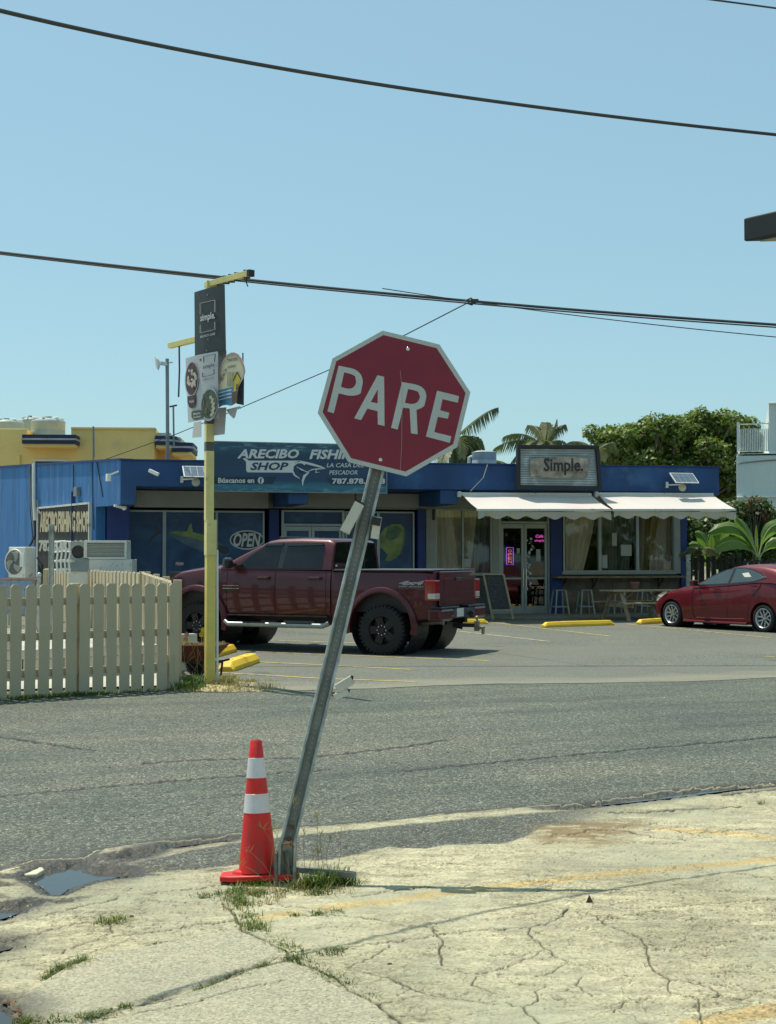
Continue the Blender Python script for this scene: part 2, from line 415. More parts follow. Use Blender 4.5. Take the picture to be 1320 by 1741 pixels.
cracks = [([(150,1730),(212,1716),(260,1708),(310,1697),(345,1683),(400,1660),(447,1642),(490,1625),(530,1619),(586,1617),(640,1606),(700,1599),(760,1591),(850,1583),(930,1574),(955,1560),(967,1548)], 6.0),
  ([(380,1540),(400,1560),(413,1588),(440,1600),(489,1625),(515,1642),(545,1655),(575,1672),(600,1692),(640,1712),(662,1730),(700,1760)], 8.0),
  ([(500,1560),(585,1562),(640,1566),(690,1578),(720,1578),(745,1588)], 4.0), ([(735,1582),(752,1602),(748,1625),(752,1645)], 3.5), ([(663,1609),(645,1628),(615,1640),(590,1650)], 3.5),
  ([(1005,1557),(1020,1565),(1040,1580),(1060,1588),(1090,1600),(1098,1615),(1105,1630),(1108,1650),(1125,1662),(1140,1668),(1170,1672),(1205,1680),(1222,1695),(1215,1702),(1260,1705),(1275,1702)], 5.5),
  ([(1140,1668),(1136,1685),(1150,1695),(1185,1703),(1190,1730),(1200,1760)], 3.5), ([(1170,1668),(1230,1680),(1320,1698),(1400,1702)], 3.0), ([(1222,1697),(1320,1716)], 3.0),
  ([(900,1578),(898,1592),(930,1620),(965,1640),(940,1655),(905,1668)], 2.6), ([(930,1620),(905,1630),(860,1650),(800,1660),(740,1650)], 2.6), ([(860,1712),(890,1720),(910,1738),(930,1760)], 3.2), ([(890,1720),(915,1708),(912,1690),(930,1680)], 2.6),
  ([(620,1658),(660,1666),(740,1700),(790,1702),(850,1712)], 3.2), ([(640,1712),(700,1700),(760,1694)], 3.2), ([(840,1695),(800,1680),(810,1664)], 2.5), ([(1010,1700),(980,1680),(990,1664)], 2.5), ([(1045,1725),(1060,1708),(1110,1702)], 2.5),
  ([(0,1575),(60,1563),(140,1545),(200,1530)], 5), ([(-40,1610),(0,1600),(60,1590),(130,1574),(180,1570)], 7), ([(-40,1650),(0,1640),(60,1632),(110,1620),(170,1600),(250,1588),(330,1575),(400,1570),(440,1558)], 3.5),
  ([(160,1600),(190,1590),(185,1570),(170,1560)], 4), ([(240,1525),(290,1518),(380,1508),(420,1500)], 3.2), ([(40,1648),(90,1640),(150,1625),(230,1600)], 3.0), ([(180,1738),(260,1725),(330,1712),(400,1690),(490,1672)], 4.0),
  ([(960,1426),(1010,1412),(1060,1414),(1110,1425),(1180,1432)], 2.4), ([(1090,1414),(1130,1410),(1180,1420),(1290,1412)], 2.4), ([(1000,1384),(1100,1382),(1180,1378),(1260,1374)], 3.0), ([(1230,1353),(1320,1345),(1400,1338)], 2.0),
  ([(1115,1548),(1200,1540),(1320,1532),(1500,1516)], 2.2), ([(1010,1568),(1060,1560),(1120,1552)], 2.0), ([(600,1528),(700,1514),(800,1508)], 2.0), ([(450,1540),(520,1548),(575,1552)], 3.0), ([(1240,1486),(1320,1500),(1400,1510)],2.2)]
roadcracks = [([(-60,1243),(60,1262),(170,1276)], 2.0), ([(240,1298),(340,1291),(420,1289),(520,1288),(570,1282),(660,1273),(760,1258)], 2.8), ([(-30,1356),(120,1342),(300,1327),(480,1313),(560,1308)], 1.8), ([(690,1310),(900,1290),(1100,1272),(1320,1252),(1500,1236)], 1.6), ([(176,1392),(200,1394)], 3.0)]
conc = ~road
gut = sstep(-.03, .05, sdf(wx, wy, gutter))*conc
pat = sstep(-.015, .015, sdf(wx, wy, patch))*conc*(1-.0*gut)
pat = pat*np.clip(1-sstep(.95, 1.5, XX)*(.35+.9*fbm(XX*5, YY*9, 91, 4)), 0, 1)
kerbline = conc*(d_kerb > .0)*(d_kerb < .16)*(XX > -1.6)
pat = pat*(1-sstep(.13, .10, d_kerb)*(XX > -1.7)*sstep(.02,.05,d_kerb))
pat = np.maximum(pat, sstep(.075, .03, d_kerb+.05*(fbm(XX*20, YY*20, 77, 3)-.5))*conc)
slb = np.zeros_like(XX)
for s_ in slabs: slb = np.maximum(slb, sstep(-.005, .012, sdf(XX+.2*(wx-XX), YY+.2*(wy-YY), s_)))
stn = sstep(-.16, .20, sdf(wx, wy, stain)+.22*(fbm(XX*4, YY*8, 9, 5)-.5)) * sstep(.25, .6, fbm(XX*9, YY*22, 92, 4))
pud = np.zeros_like(XX)-9
for p_ in puddles+[strip]: pud = np.maximum(pud, sdf(XX+.4*(wx-XX), YY+.4*(wy-YY), p_))
pnt = np.zeros_like(XX)
for i, l_ in enumerate(yl):
    d = seg_dist(XX, YY, wpts(l_), False); wd = (.05, .05, .06)[i]
    pnt = np.maximum(pnt, sstep(wd+.008, wd-.01, d + .02*(fbm(XX*18, YY*18, 5)-.5)))
pnt *= sstep(.36, .58, fbm(XX*6, YY*6, 8) + .16*fbm(XX*50, YY*50, 6) + np.clip((XX+.4)*.3, 0, .22) - .02)
def crackfield(lst, seed):
    c = np.zeros_like(XX)
    for pts, wpx in lst:
        q = []
        for (a, b) in zip(pts[:-1], pts[1:]):
            n = max(2, int(math.dist(a, b)/6))
            for i in range(n): q.append((a[0]+(b[0]-a[0])*i/n + random.uniform(-3.2, 3.2), a[1]+(b[1]-a[1])*i/n + random.uniform(-1.5, 1.5)))
        q.append(pts[-1]); W_ = wpts(q)
        for k in range(len(W_)-1):
            (ax, ay), (bx, by) = W_[k], W_[k+1]; ym = (ay+by)/2
            hw = wpx*ym/FPX*.5*.5*random.uniform(.25, 1.5)+.0006; hw = max(hw, (.5 if ym > 8.6 else .22)*ym*ym*(ks[0]-ks[1]))
            ub = (ax+bx)/(ay+by); kr = ks-.0691*ub*sh; r0 = np.searchsorted(-kr, -1/(min(ay,by)-.12)); r1 = np.searchsorted(-kr, -1/(max(ay,by)+.12))
            r0, r1 = max(0, r0-1), min(NR, r1+1)
            if r1 <= r0: continue
            u0 = min(ax/ay, bx/by)-.02; u1 = max(ax/ay, bx/by)+.02
            c0 = int(np.clip((u0+UM)/(2*UM)*(NC-1), 0, NC-1)); c1 = int(np.clip((u1+UM)/(2*UM)*(NC-1)+1, 0, NC))
            if c1 <= c0: continue
            X_ = XX[r0:r1, c0:c1]; Y_ = YY[r0:r1, c0:c1]; dx = bx-ax; dy = by-ay
            t = np.clip(((X_-ax)*dx+(Y_-ay)*dy)/(dx*dx+dy*dy+1e-9), 0, 1)
            d = np.hypot(X_-ax-t*dx, Y_-ay-t*dy)
            c[r0:r1, c0:c1] = np.maximum(c[r0:r1, c0:c1], 1-sstep(hw*.5, hw*1.4+.002, d))
    return c
crk = crackfield(cracks, 1)*conc
ln_ = np.abs(fbm(XX*2.6, YY*6.5, 81, 6)-.5); ln2_ = np.abs(fbm(XX*6+3, YY*13, 83, 5)-.5)
org = np.maximum(1-sstep(.0015, .0065, ln_), .8*(1-sstep(.003, .010, ln2_))*sstep(.5, .6, fbm(XX*1.3, YY*1.3, 84)))
org = org*sstep(.40, .56, fbm(XX*.9, YY*1.4, 85))*conc*(1-slb)*(1-pat)*(1-gut)
pit = sstep(.60, .66, fbm(XX*8, YY*17, 86, 5))*conc*(1-.7*slb)*(1-pat)*(1-gut)
org = np.clip(org, 0, 1); crk = np.maximum(crk, org*.72)
rcrk = crackfield([(p, w_*2.6) for p, w_ in roadcracks], 2)*road
# flaking upper left, worn surface
flake = conc*sstep(.50, .60, fbm(XX*3.2+YY*1.2, YY*7, 21, 5))*(1-slb)*(1-pat)*(1-gut)
Z = np.zeros_like(XX)
Z += np.where(road, -.004+.004*fbm(XX*40, YY*40, 31, 2), 0)
lipw = sstep(0, .05, d_kerb)
Z += np.where(conc, .012*lipw + .008*(fbm(XX*2, YY*2, 33)-.5) + .006*(fbm(XX*16, YY*16, 34, 3)-.5), 0)
Z += conc*(-.006*flake + .004*slb - .003*pit - .006*pat + .004*pat*fbm(XX*45, YY*45, 35, 2))
Z += gut*(-.013 + .008*fbm(XX*20, YY*20, 36, 3) + .008*fbm(XX*70, YY*70, 37, 2))
crk = crk*.95
Z += -.008*np.maximum(crk, rcrk*.7)
Z += .004*np.where(road, sstep(.10, .0, d_road), 0)*fbm(XX*30, YY*30, 40, 2)
pz = -.024
pf_ = sstep(-.09, .04, pud+.09*(fbm(XX*15, YY*15, 71, 4)-.5)+.03*(fbm(XX*60, YY*60, 72, 2)-.5))
Z = Z*(1-pf_) + (pz-.012)*pf_
def grid_obj(name, cellmask, material, attrs):
    idx = np.arange(NR*NC).reshape(NR, NC)
    a = idx[:-1, :-1]; b = idx[:-1, 1:]; c = idx[1:, 1:]; d = idx[1:, :-1]
    q = np.stack([a, b, c, d], -1)[cellmask]
    used, inv = np.unique(q, return_inverse=True); q = inv.reshape(-1, 4)
    co = np.stack([XX.ravel()[used], YY.ravel()[used], Z.ravel()[used]], -1).astype(np.float32)
    me = bpy.data.meshes.new(name); me.vertices.add(len(used)); me.vertices.foreach_set('co', co.ravel())
    n = len(q); me.loops.add(n*4); me.loops.foreach_set('vertex_index', q.ravel().astype(np.int32))
    me.polygons.add(n); me.polygons.foreach_set('loop_start', np.arange(0, n*4, 4, dtype=np.int32))
    me.update(calc_edges=True); me.validate(); me.shade_smooth()
    for k, arr in attrs.items():
        at = me.attributes.new(k, 'FLOAT', 'POINT'); at.data.foreach_set('value', arr.ravel()[used].astype(np.float32))
    me.materials.append(material); o = bpy.data.objects.new(name, me); col.objects.link(o); o['kind'] = 'structure'; return o
def attr(nt, n): a = N(nt, 'Attribute', attribute_name=n); return a.outputs['Fac']
def asphalt_nodes(nt, tone=1.0, coarse=62):
    v = tex(nt, 'Voronoi', coarse); v.feature = 'F1'
    chips = ramp(nt, v.outputs['Color'], [(.0,(.05*tone,.056*tone,.048*tone)),(.35,(.135*tone,.145*tone,.122*tone)),(.7,(.24*tone,.25*tone,.205*tone)),(1,(.50*tone,.49*tone,.38*tone))])
    n2 = tex(nt, 'Noise', .55, 5); big = ramp(nt, n2.outputs[0], [(.3,(.80,.82,.84)),(.7,(1.12,1.1,1.06))])
    c = mixc(nt, 1.0, chips, big, 'MULTIPLY')
    n3 = tex(nt, 'Noise', 3.2, 5, stretch=(.35,1.6,1)); c = mixc(nt, 1.0, c, ramp(nt, n3.outputs[0], [(.3,(.88,.88,.88)),(.7,(1.08,1.08,1.08))]), 'MULTIPLY')
    gap = tex(nt, 'Voronoi', coarse); gap.feature = 'DISTANCE_TO_EDGE'
    g = ramp(nt, gap.outputs[0], [(0,(.12,.14,.14)),(.24,(1,1,1))])
    return mixc(nt, .85, c, g, 'MULTIPLY'), gap.outputs[0]
def along_road(nt, sx=.16, sy=1.3, scale=1.0):
    ge = N(nt, 'NewGeometry'); mp = N(nt, 'Mapping'); mp.inputs['Rotation'].default_value = (0, 0, -.40); nt.links.new(ge.outputs['Position'], mp.inputs[0])
    m2 = N(nt, 'Mapping'); m2.inputs['Scale'].default_value = (sx, sy, 1); nt.links.new(mp.outputs[0], m2.inputs[0]); return tex(nt, 'Noise', scale, 5, m2.outputs[0])
def road_mat():
    m, nt, b = new_mat('road_asphalt'); c, h = asphalt_nodes(nt, .84)
    c = mixc(nt, 1.0, c, ramp(nt, along_road(nt).outputs[0], [(.30,(.58,.62,.62)),(.44,(.88,.91,.89)),(.6,(1.1,1.1,1.04)),(.72,(1.32,1.28,1.12))]), 'MULTIPLY')
    c = mixc(nt, ramp(nt, along_road(nt, .25, 2.5, 1.7).outputs[0], [(.60,(0,0,0)),(.68,(.45,.45,.45))]), c, (.055,.058,.056))
    cr = attr(nt, 'crack'); c = mixc(nt, cr, c, (.012,.012,.012))
    ed = attr(nt, 'edge'); c = mixc(nt, ed, c, (.045,.043,.038))
    # dark patches on the carriageway
    n = tex(nt, 'Noise', .9, 3, stretch=(.35,1,1)); c = mixc(nt, ramp(nt, n.outputs[0], [(.60,(0,0,0)),(.72,(.4,.4,.4))]), c, (.04,.042,.042))
    nt.links.new(c, b.inputs['Base Color']); b.inputs['Roughness'].default_value = .85; bump(nt, b, h, .7, .006); return m
def lot_mat():
    m, nt, b = new_mat('parking_lot_asphalt'); c, h = asphalt_nodes(nt, 1.0, 70)
    n = tex(nt, 'Noise', .35, 5, stretch=(.5,1,1), dist=.4)
    c = mixc(nt, ramp(nt, n.outputs[0], [(.40,(0,0,0)),(.60,(.7,.7,.7))]), c, (.135,.135,.11))
    # oil spots
    o1 = tex(nt, 'Noise', 1.3, 2); c = mixc(nt, ramp(nt, o1.outputs[0], [(.66,(0,0,0)),(.74,(.55,.55,.55))]), c, (.035,.035,.033))
    # sand washed along the joint with the road
    sp = N(nt, 'SeparateXYZ'); ge = N(nt, 'NewGeometry'); nt.links.new(ge.outputs['Position'], sp.inputs[0])
    ln = fmath(nt, 'SUBTRACT', sp.outputs[1], fmath(nt, 'ADD', 16.9, fmath(nt, 'MULTIPLY', sp.outputs[0], .26)))
    n4 = tex(nt, 'Noise', 1.1, 5, stretch=(.5,1.4,1)); ln = fmath(nt, 'ADD', ln, fmath(nt, 'MULTIPLY', fmath(nt, 'SUBTRACT', n4.outputs[0], .5), 3.0))
    band = ramp(nt, fmath(nt, 'ABSOLUTE', ln), [(0,(.75,.75,.75)),(.8,(.25,.25,.25)),(1,(0,0,0))])
    c = mixc(nt, band, c, (.22,.205,.15))
    nt.links.new(c, b.inputs['Base Color']); b.inputs['Roughness'].default_value = .88; bump(nt, b, h, .5, .004); return m
def conc_mat():
    m, nt, b = new_mat('pavement_concrete')
    n1 = tex(nt, 'Noise', 1.1, 6, dist=.3)
    base = ramp(nt, n1.outputs[0], [(.28,(.31,.285,.195)),(.5,(.46,.42,.29)),(.72,(.60,.545,.385))])
    n2 = tex(nt, 'Noise', 7, 7, stretch=(.55,1.5,1), rough=.7)
    base = mixc(nt, 1.0, base, ramp(nt, n2.outputs[0], [(.30,(.42,.42,.40)),(.42,(.80,.80,.77)),(.56,(1.05,1.05,1.02)),(.72,(1.25,1.22,1.15))]), 'MULTIPLY')
    n3 = tex(nt, 'Noise', 55, 5, rough=.7); base = mixc(nt, .9, base, ramp(nt, n3.outputs[0], [(.32,(.42,.41,.38)),(.48,(.95,.95,.93)),(.7,(1.2,1.2,1.15))]), 'MULTIPLY')
    sp = tex(nt, 'Voronoi', 60); spk = ramp(nt, sp.outputs['Color'], [(.90,(0,0,0)),(.96,(1,1,1))]); base = mixc(nt, fmath(nt,'MULTIPLY',spk,.5), base, (.16,.15,.12))
    fl = attr(nt, 'flake'); base = mixc(nt, fmath(nt, 'MULTIPLY', fl, .38), base, (.40,.37,.27))
    base = mixc(nt, fmath(nt, 'MULTIPLY', attr(nt, 'pit'), .55), base, (.27,.245,.17))
    ag = tex(nt, 'Voronoi', 105); base = mixc(nt, .8, base, ramp(nt, ag.outputs['Color'], [(.05,(.50,.49,.46)),(.3,(.88,.87,.84)),(.6,(1.02,1.02,1)),(.95,(1.25,1.23,1.18))]), 'MULTIPLY')
    # grey-green weathering on the right
    n6 = tex(nt, 'Noise', .6, 4); base = mixc(nt, ramp(nt, n6.outputs[0], [(.45,(0,0,0)),(.62,(.6,.6,.6))]), base, (.36,.36,.255))
    # smooth slab
    sb = attr(nt, 'slab'); n4 = tex(nt, 'Noise', 90, 4, rough=.75); sc_ = ramp(nt, n4.outputs[0], [(.34,(.17,.16,.11)),(.45,(.33,.31,.225)),(.62,(.46,.43,.31))]); sc_ = mixc(nt, .7, sc_, ramp(nt, ag.outputs['Color'], [(.05,(.5,.5,.48)),(.5,(1,1,1)),(.95,(1.25,1.23,1.18))]), 'MULTIPLY')
    base = mixc(nt, fmath(nt, 'MULTIPLY', sb, .9), base, sc_)
    # hairline crack network
    wv = tex(nt, 'Noise', 2.2, 5); geo = N(nt, 'NewGeometry')
    off = N(nt, 'VectorMath', operation='MULTIPLY_ADD'); nt.links.new(wv.outputs['Color'], off.inputs[0]); off.inputs[1].default_value = (.7,.7,0); nt.links.new(geo.outputs['Position'], off.inputs[2])
    vo = N(nt, 'TexVoronoi', feature='DISTANCE_TO_EDGE'); vo.inputs['Scale'].default_value = 3.3; nt.links.new(off.outputs[0], vo.inputs['Vector'])
    vo2 = N(nt, 'TexVoronoi', feature='DISTANCE_TO_EDGE'); vo2.inputs['Scale'].default_value = 9; nt.links.new(off.outputs[0], vo2.inputs['Vector'])
    l1 = ramp(nt, vo.outputs[0], [(0,(1,1,1)),(.011,(.5,.5,.5)),(.02,(0,0,0))]); l2 = ramp(nt, vo2.outputs[0], [(0,(.7,.7,.7)),(.02,(0,0,0))])
    nm = tex(nt, 'Noise', .9, 4); mk = ramp(nt, nm.outputs[0], [(.42,(0,0,0)),(.56,(.75,.75,.75))]); mk2 = ramp(nt, nm.outputs[0], [(.52,(0,0,0)),(.62,(.8,.8,.8))])
    hl = fmath(nt, 'MULTIPLY', .5, fmath(nt, 'MAXIMUM', fmath(nt, 'MULTIPLY', l1, mk), fmath(nt, 'MULTIPLY', l2, mk2))); hl = fmath(nt, 'MULTIPLY', hl, fmath(nt, 'SUBTRACT', 1.0, sb))
    hl = fmath(nt, 'MULTIPLY', hl, fmath(nt, 'SUBTRACT', 1.0, attr(nt, 'patch')))
    base = mixc(nt, hl, base, (.12,.11,.08))
    n7 = tex(nt, 'Noise', .8, 4, dist=.5); base = mixc(nt, ramp(nt, n7.outputs[0], [(.56,(0,0,0)),(.66,(.35,.35,.35))]), base, (.22,.205,.155))
    base = mixc(nt, fmath(nt, 'MULTIPLY', attr(nt, 'stain'), .8), base, (.20,.135,.06))
    pf = attr(nt, 'paint'); base = mixc(nt, fmath(nt, 'MULTIPLY', pf, .5), base, mixc(nt, 1.0, base, (1.25,.85,.32), 'MULTIPLY'))
    ac, ah = asphalt_nodes(nt, .80, 75); pm = attr(nt, 'patch'); base = mixc(nt, pm, base, ac)
    base = mixc(nt, fmath(nt, 'MULTIPLY', attr(nt, 'stain'), .45), base, (.20,.135,.06))
    gm = attr(nt, 'gutter'); vg = tex(nt, 'Voronoi', 55); gv = ramp(nt, vg.outputs['Color'], [(.1,(.035,.033,.027)),(.5,(.085,.078,.06)),(.8,(.15,.135,.10)),(1,(.42,.39,.30))])
    base = mixc(nt, gm, base, gv)
    wet = attr(nt, 'wet'); base = mixc(nt, wet, base, mixc(nt, 1.0, base, (.33,.32,.30), 'MULTIPLY'))
    base = mixc(nt, attr(nt, 'crack'), base, (.035,.032,.022))
    nt.links.new(base, b.inputs['Base Color'])
    rr = fmath(nt, 'SUBTRACT', .88, fmath(nt, 'MULTIPLY', wet, .45)); nt.links.new(rr, b.inputs['Roughness'])
    hh = fmath(nt, 'ADD', fmath(nt, 'MULTIPLY', n3.outputs[0], .6), fmath(nt, 'SUBTRACT', n2.outputs[0], fmath(nt, 'MULTIPLY', hl, .8)))
    bump(nt, b, hh, .85, .018); return m
ROADM = road_mat(); LOTM = lot_mat(); CONCM = conc_mat()
cellroad = (road[:-1, :-1] & road[1:, 1:] & road[:-1, 1:] & road[1:, :-1])
redge = np.where(road, sstep(.12, .0, d_road + .10*(fbm(XX*14, YY*14, 50, 3)-.5)), 0)
grid_obj('road', cellroad, ROADM, {'crack': rcrk, 'edge': redge*.85})
kerb_light = conc*(d_kerb > .02)*(d_kerb < .17)
wet = np.clip(sstep(-.22, -.02, pud+.12*(fbm(XX*6, YY*6, 61)-.5)), 0, 1)*1.0
gutd = np.clip(gut, 0, 1)*(1-.9*sstep(.52, .6, fbm(XX*1.8, YY*5, 62)) * (pud < -.1)*(XX > -2.6))
lip = conc*sstep(.045, .0, d_kerb)*.9
grid_obj('pavement', ~cellroad, CONCM, {'crack': np.clip(crk + lip*.35, 0, 1), 'slab': slb*conc, 'patch': pat, 'gutter': gutd, 'stain': np.clip(stn*1.5,0,1)*conc, 'paint': pnt*conc, 'flake': flake*1.0, 'pit': pit, 'wet': wet*conc})
# the rest of the setting
def sheet(name, pts, z, m, kind='structure', sub=None):
    me = bpy.data.meshes.new(name); me.from_pydata([(a, b, z) for a, b in pts], [], [tuple(range(len(pts)))]); me.update()
    if me.polygons[0].normal.z < 0: me.flip_normals()
    me.materials.append(m); o = bpy.data.objects.new(name, me); col.objects.link(o); o['kind'] = kind; return o
earth = mat('sandy_earth', (.20,.18,.12), .95, var=.3, scale=.6, bmp=.4, bscale=12)
sheet('ground', [(-900,-200),(900,-200),(900,1800),(-900,1800)], -.08, earth)
u = UM-.002
sheet('pavement', [(-30,-12),(30,-12),(30,3.9),(u*3.92,3.91),(-u*3.92,3.91),(-30,3.9)], .0, CONCM)
sheet('pavement', [(u*3.9,3.9),(30,3.9),(30,16.5),(u*10.6,10.6)], .012, CONCM)
sheet('pavement', [(-u*3.9,3.9),(-30,3.9),(-30,.5),(-u*6.3,6.3)], -.03, CONCM)
sheet('road', [(u*10.6,10.6),(30,16.5),(60,24),(60,30),(30,25),(u*15.98,15.98)], -.002, ROADM)
sheet('road', [(-u*6.3,6.3),(-30,.5),(-60,-6),(-60,4),(-30,9.2),(-7.0,15.2),(-u*15.98,15.98)], -.002, ROADM)
sheet('road', [(-u*15.98,15.97),(u*15.98,15.97),(30,25),(8,19.3),(4,18.2),(0,17.2),(-2.5,16.7),(-7,15.9)], -.002, ROADM)
lot = []
random.seed(5)
for i in range(60):
    x = -2.6+i*.4; lot.append((x, 16.75+.255*x+.10*(random.random()-.5)+.12*math.sin(x*1.3)))
sheet('parking_lot', [(-2.6,17.1)]+lot[1:]+[(40,27),(60,40),(40,42),(-6,36),(-9,31),(-4.55,26.8),(-2.75,17.1)], .003, LOTM)
yardm = mat('yard_concrete', (.42,.40,.33), .9, var=.2, scale=1, bmp=.3, bscale=15)
sheet('yard_ground', [(-9,15.3),(-2.75,17.1),(-4.55,26.8),(-9,31),(-14,40),(-25,40),(-25,12)], .0, yardm)
# puddles: still water at its own level
m_, nt_, b_ = new_mat('puddle_water'); b_.inputs['Base Color'].default_value = (.045,.05,.05,1); b_.inputs['Roughness'].default_value = .07; b_.inputs['IOR'].default_value = 1.33; b_.inputs['Specular IOR Level'].default_value = .5
bump(nt_, b_, tex(nt_, 'Noise', 9, 2).outputs[0], .04, .01)
for p_ in puddles:
    q = []
    for a, b in zip(p_, p_[1:]+p_[:1]):
        for t in (0, .33, .66): q.append((a[0]+(b[0]-a[0])*t+random.uniform(-3, 3), a[1]+(b[1]-a[1])*t+random.uniform(-1.2, 1.2)))
    cx = sum(x for x, y in q)/len(q); cy = sum(y for x, y in q)/len(q)
    sheet('puddle', [tuple(G(cx+(x-cx)*1.4, cy+(y-cy)*1.45, pz))[:2] for x, y in q], pz, m_)
sheet('puddle', [tuple(G(x, y, pz))[:2] for x, y in strip], pz, m_)
# painted parking lines
pm_ = mat('yellow_line_paint', (.42,.32,.09), .8, var=.2, scale=8, dirt=((.13,.13,.11), .52, 7))
pw_ = mat('cream_line_paint', (.42,.38,.22), .8, var=.2, scale=8, dirt=((.13,.13,.11), .52, 7))
for pts, m in (([(371,1144),(460,1149),(540,1154),(710,1160)], pm_), ([(373,1124),(460,1127),(544,1131),(700,1139)], pm_), ([(398,1107),(549,1113),(700,1119),(832,1124)], pm_), ([(371,1086),(553,1092),(640,1095)], pw_),
               ([(757,1071),(935,1091)], pw_), ([(830,1058),(1037,1082)], pm_), ([(1062,1061),(1190,1073),(1312,1085)], pm_), ([(1300,1117),(1420,1120)], pm_), ([(1225,1066),(1420,1083)], pm_)):
    w_ = wpts(pts); v = []; hw = .042
    L = [Vector(p) for p in w_]; d = (L[-1]-L[0]).normalized(); n = Vector((-d.y, d.x))
    q = [tuple(p+n*hw) for p in L] + [tuple(p-n*hw) for p in reversed(L)]
    sheet('painted_line', q, .0075, m)
# ================================================================== SHOP BUILDING
A0 = P(205, 820, 32.1); E2 = Vector((.963, .27, 0)).normalized()
FA = Plane((A0.x, A0.y), (E2.x, E2.y))              # fascia plane
D = -2.2                                            # recessed shopfront plane (offset along n)
SD = Vector((.53, -.85, 0)).normalized()            # side wall runs away to the left: u points right (towards the corner)
SW = Plane((A0.x, A0.y), (SD.x, SD.y))
def fz(px, py, off=0.0): return FA.pix(px, py, off)
bx_, by_ = fz(1223, 795); LEN = bx_; ZT = 3.90
b = thing('shop_building', (A0.x, A0.y, 0), 'long low blue shop building with deep flat fascia, murals and a curtained cafe front', 'building')
zb = fz(400, 829)[1]; zbr = fz(1100, 836)[1]; zl = fz(205, 858)[1]
# roof slab and fascia
m = MB(); m.M = FA.M
m.prism([(0, zl), (fz(232, 858)[0], zl), (fz(232, 829)[0], zb), (LEN-.55, zbr), (LEN-.55, zbr-.05), (LEN, zbr-.07), (LEN, by_), (0, ZT)], -.35, 0)
m.build('fascia', K['blue'], b, bevel=.012)
m = MB(); m.M = FA.M; m.box(.3, LEN-.02, zb+.02, ZT-.12, -8.0, -.352); m.build('roof', K['blue'], b)
m = MB(); m.M = FA.M; m.box(-.03, LEN+.03, 0, .035, -.32, .02)
for v in range(len(m.v)): pass
m = MB(); m.M = FA.M; m.add([(-.03,ZT,-.34),(LEN+.03,by_,-.34),(LEN+.03,by_,.03),(-.03,ZT,.03),(-.03,ZT+.035,-.34),(LEN+.03,by_+.035,-.34),(LEN+.03,by_+.035,.03),(-.03,ZT+.035,.03)],[(0,3,2,1),(4,5,6,7),(0,1,5,4),(1,2,6,5),(2,3,7,6),(3,0,4,7)])
m.build('coping', K['bluedk'], b)
# sunlit side wall (slopes up towards the back)
s0 = SW.pix(163, 900)[0]; zs = SW.pix(0, 795)
K['blueside'] = mat('sunlit_weathered_blue', (.034,.150,.37), .8, var=.28, scale=.5, bmp=.2, bscale=30, streak=True, dirt=((.08,.19,.38), .55, 2.2, 1))  # weathered blue, painted lighter than the fascia to read as sunlit
m = MB(); m.M = SW.M
sl = (zs[1]-ZT)/(zs[0]); 
m.prism([(-14, 0), (s0, 0), (s0, zl), (-.0, zl), (-.0, ZT), (-14, ZT - 14*sl*-1*-1 if False else ZT+(-14)*sl)], -.25, 0)
m.build('side_wall', K['blueside'], b)
m = MB(); m.M = SW.M; m.prism([(-14, ZT-14*sl), (-14, ZT-14*sl+.05), (.02, ZT+.05), (.02, ZT)], -.3, .04); m.build('coping', K['bluedk'], b)
for pts in ([(125,790),(125,850),(127,865)], [(157,786),(158,850),(160,900)], [(165,786),(175,845)], [(50,800),(52,870),(57,925)]):
    m = MB(); m.tube([SW.w(*SW.pix(x, y, .02), .02) for x, y in pts], .012, 5); m.build('cable', K['black'], b)
# back wall of the recess: columns, spandrels
def wallrect(name, x0, y0, x1, y1, mt, d0=D-.2, d1=D, bevel=0, parent=b):
    m = MB(); FA.rect(m, x0, y0, x1, y1, d0, d1); return m.build(name, mt, parent, bevel=bevel)
m = MB(); m.M = FA.M; m.box(-.2, .35, 0, zb, D-1.0, -1.6); m.box(-1.0, .35, 0, zb, D-3.0, D-.9); m.build('column', K['bluedk'], b)
# dark room behind all the shopfront
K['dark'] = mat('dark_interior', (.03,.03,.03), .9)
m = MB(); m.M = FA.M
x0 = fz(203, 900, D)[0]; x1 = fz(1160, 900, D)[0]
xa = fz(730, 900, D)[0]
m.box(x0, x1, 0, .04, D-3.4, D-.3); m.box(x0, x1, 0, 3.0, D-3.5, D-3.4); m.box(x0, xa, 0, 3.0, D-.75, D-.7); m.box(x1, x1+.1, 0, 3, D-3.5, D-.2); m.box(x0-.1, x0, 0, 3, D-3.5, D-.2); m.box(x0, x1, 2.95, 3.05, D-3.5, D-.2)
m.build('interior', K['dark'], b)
wallrect('pilaster', 183, 866, 203, 1052, K['soffit'], D-.4, D+.25)
wallrect('column', 458, 866, 475, 1052, K['bluedk'], D-.2, D+.12, .01)
wallrect('column', 711, 866, 724, 1052, K['bluedk'], D-.2, D+.10, .01)
wallrect('panel', 725, 866, 741, 1052, K['soffit'], D-.2, D+.04)
wallrect('panel', 838, 866, 848, 1052, K['soffit'], D-.2, D+.04)
wallrect('column', 937, 866, 956, 1052, K['bluedk'], D-.2, D+.10, .01)
wallrect('panel', 1147, 866, 1159, 975, K['soffit'], D-.2, D+.04)
wallrect('column', 1159, 866, 1168, 1052, K['bluedk'], D-.6, D+.06, .01)
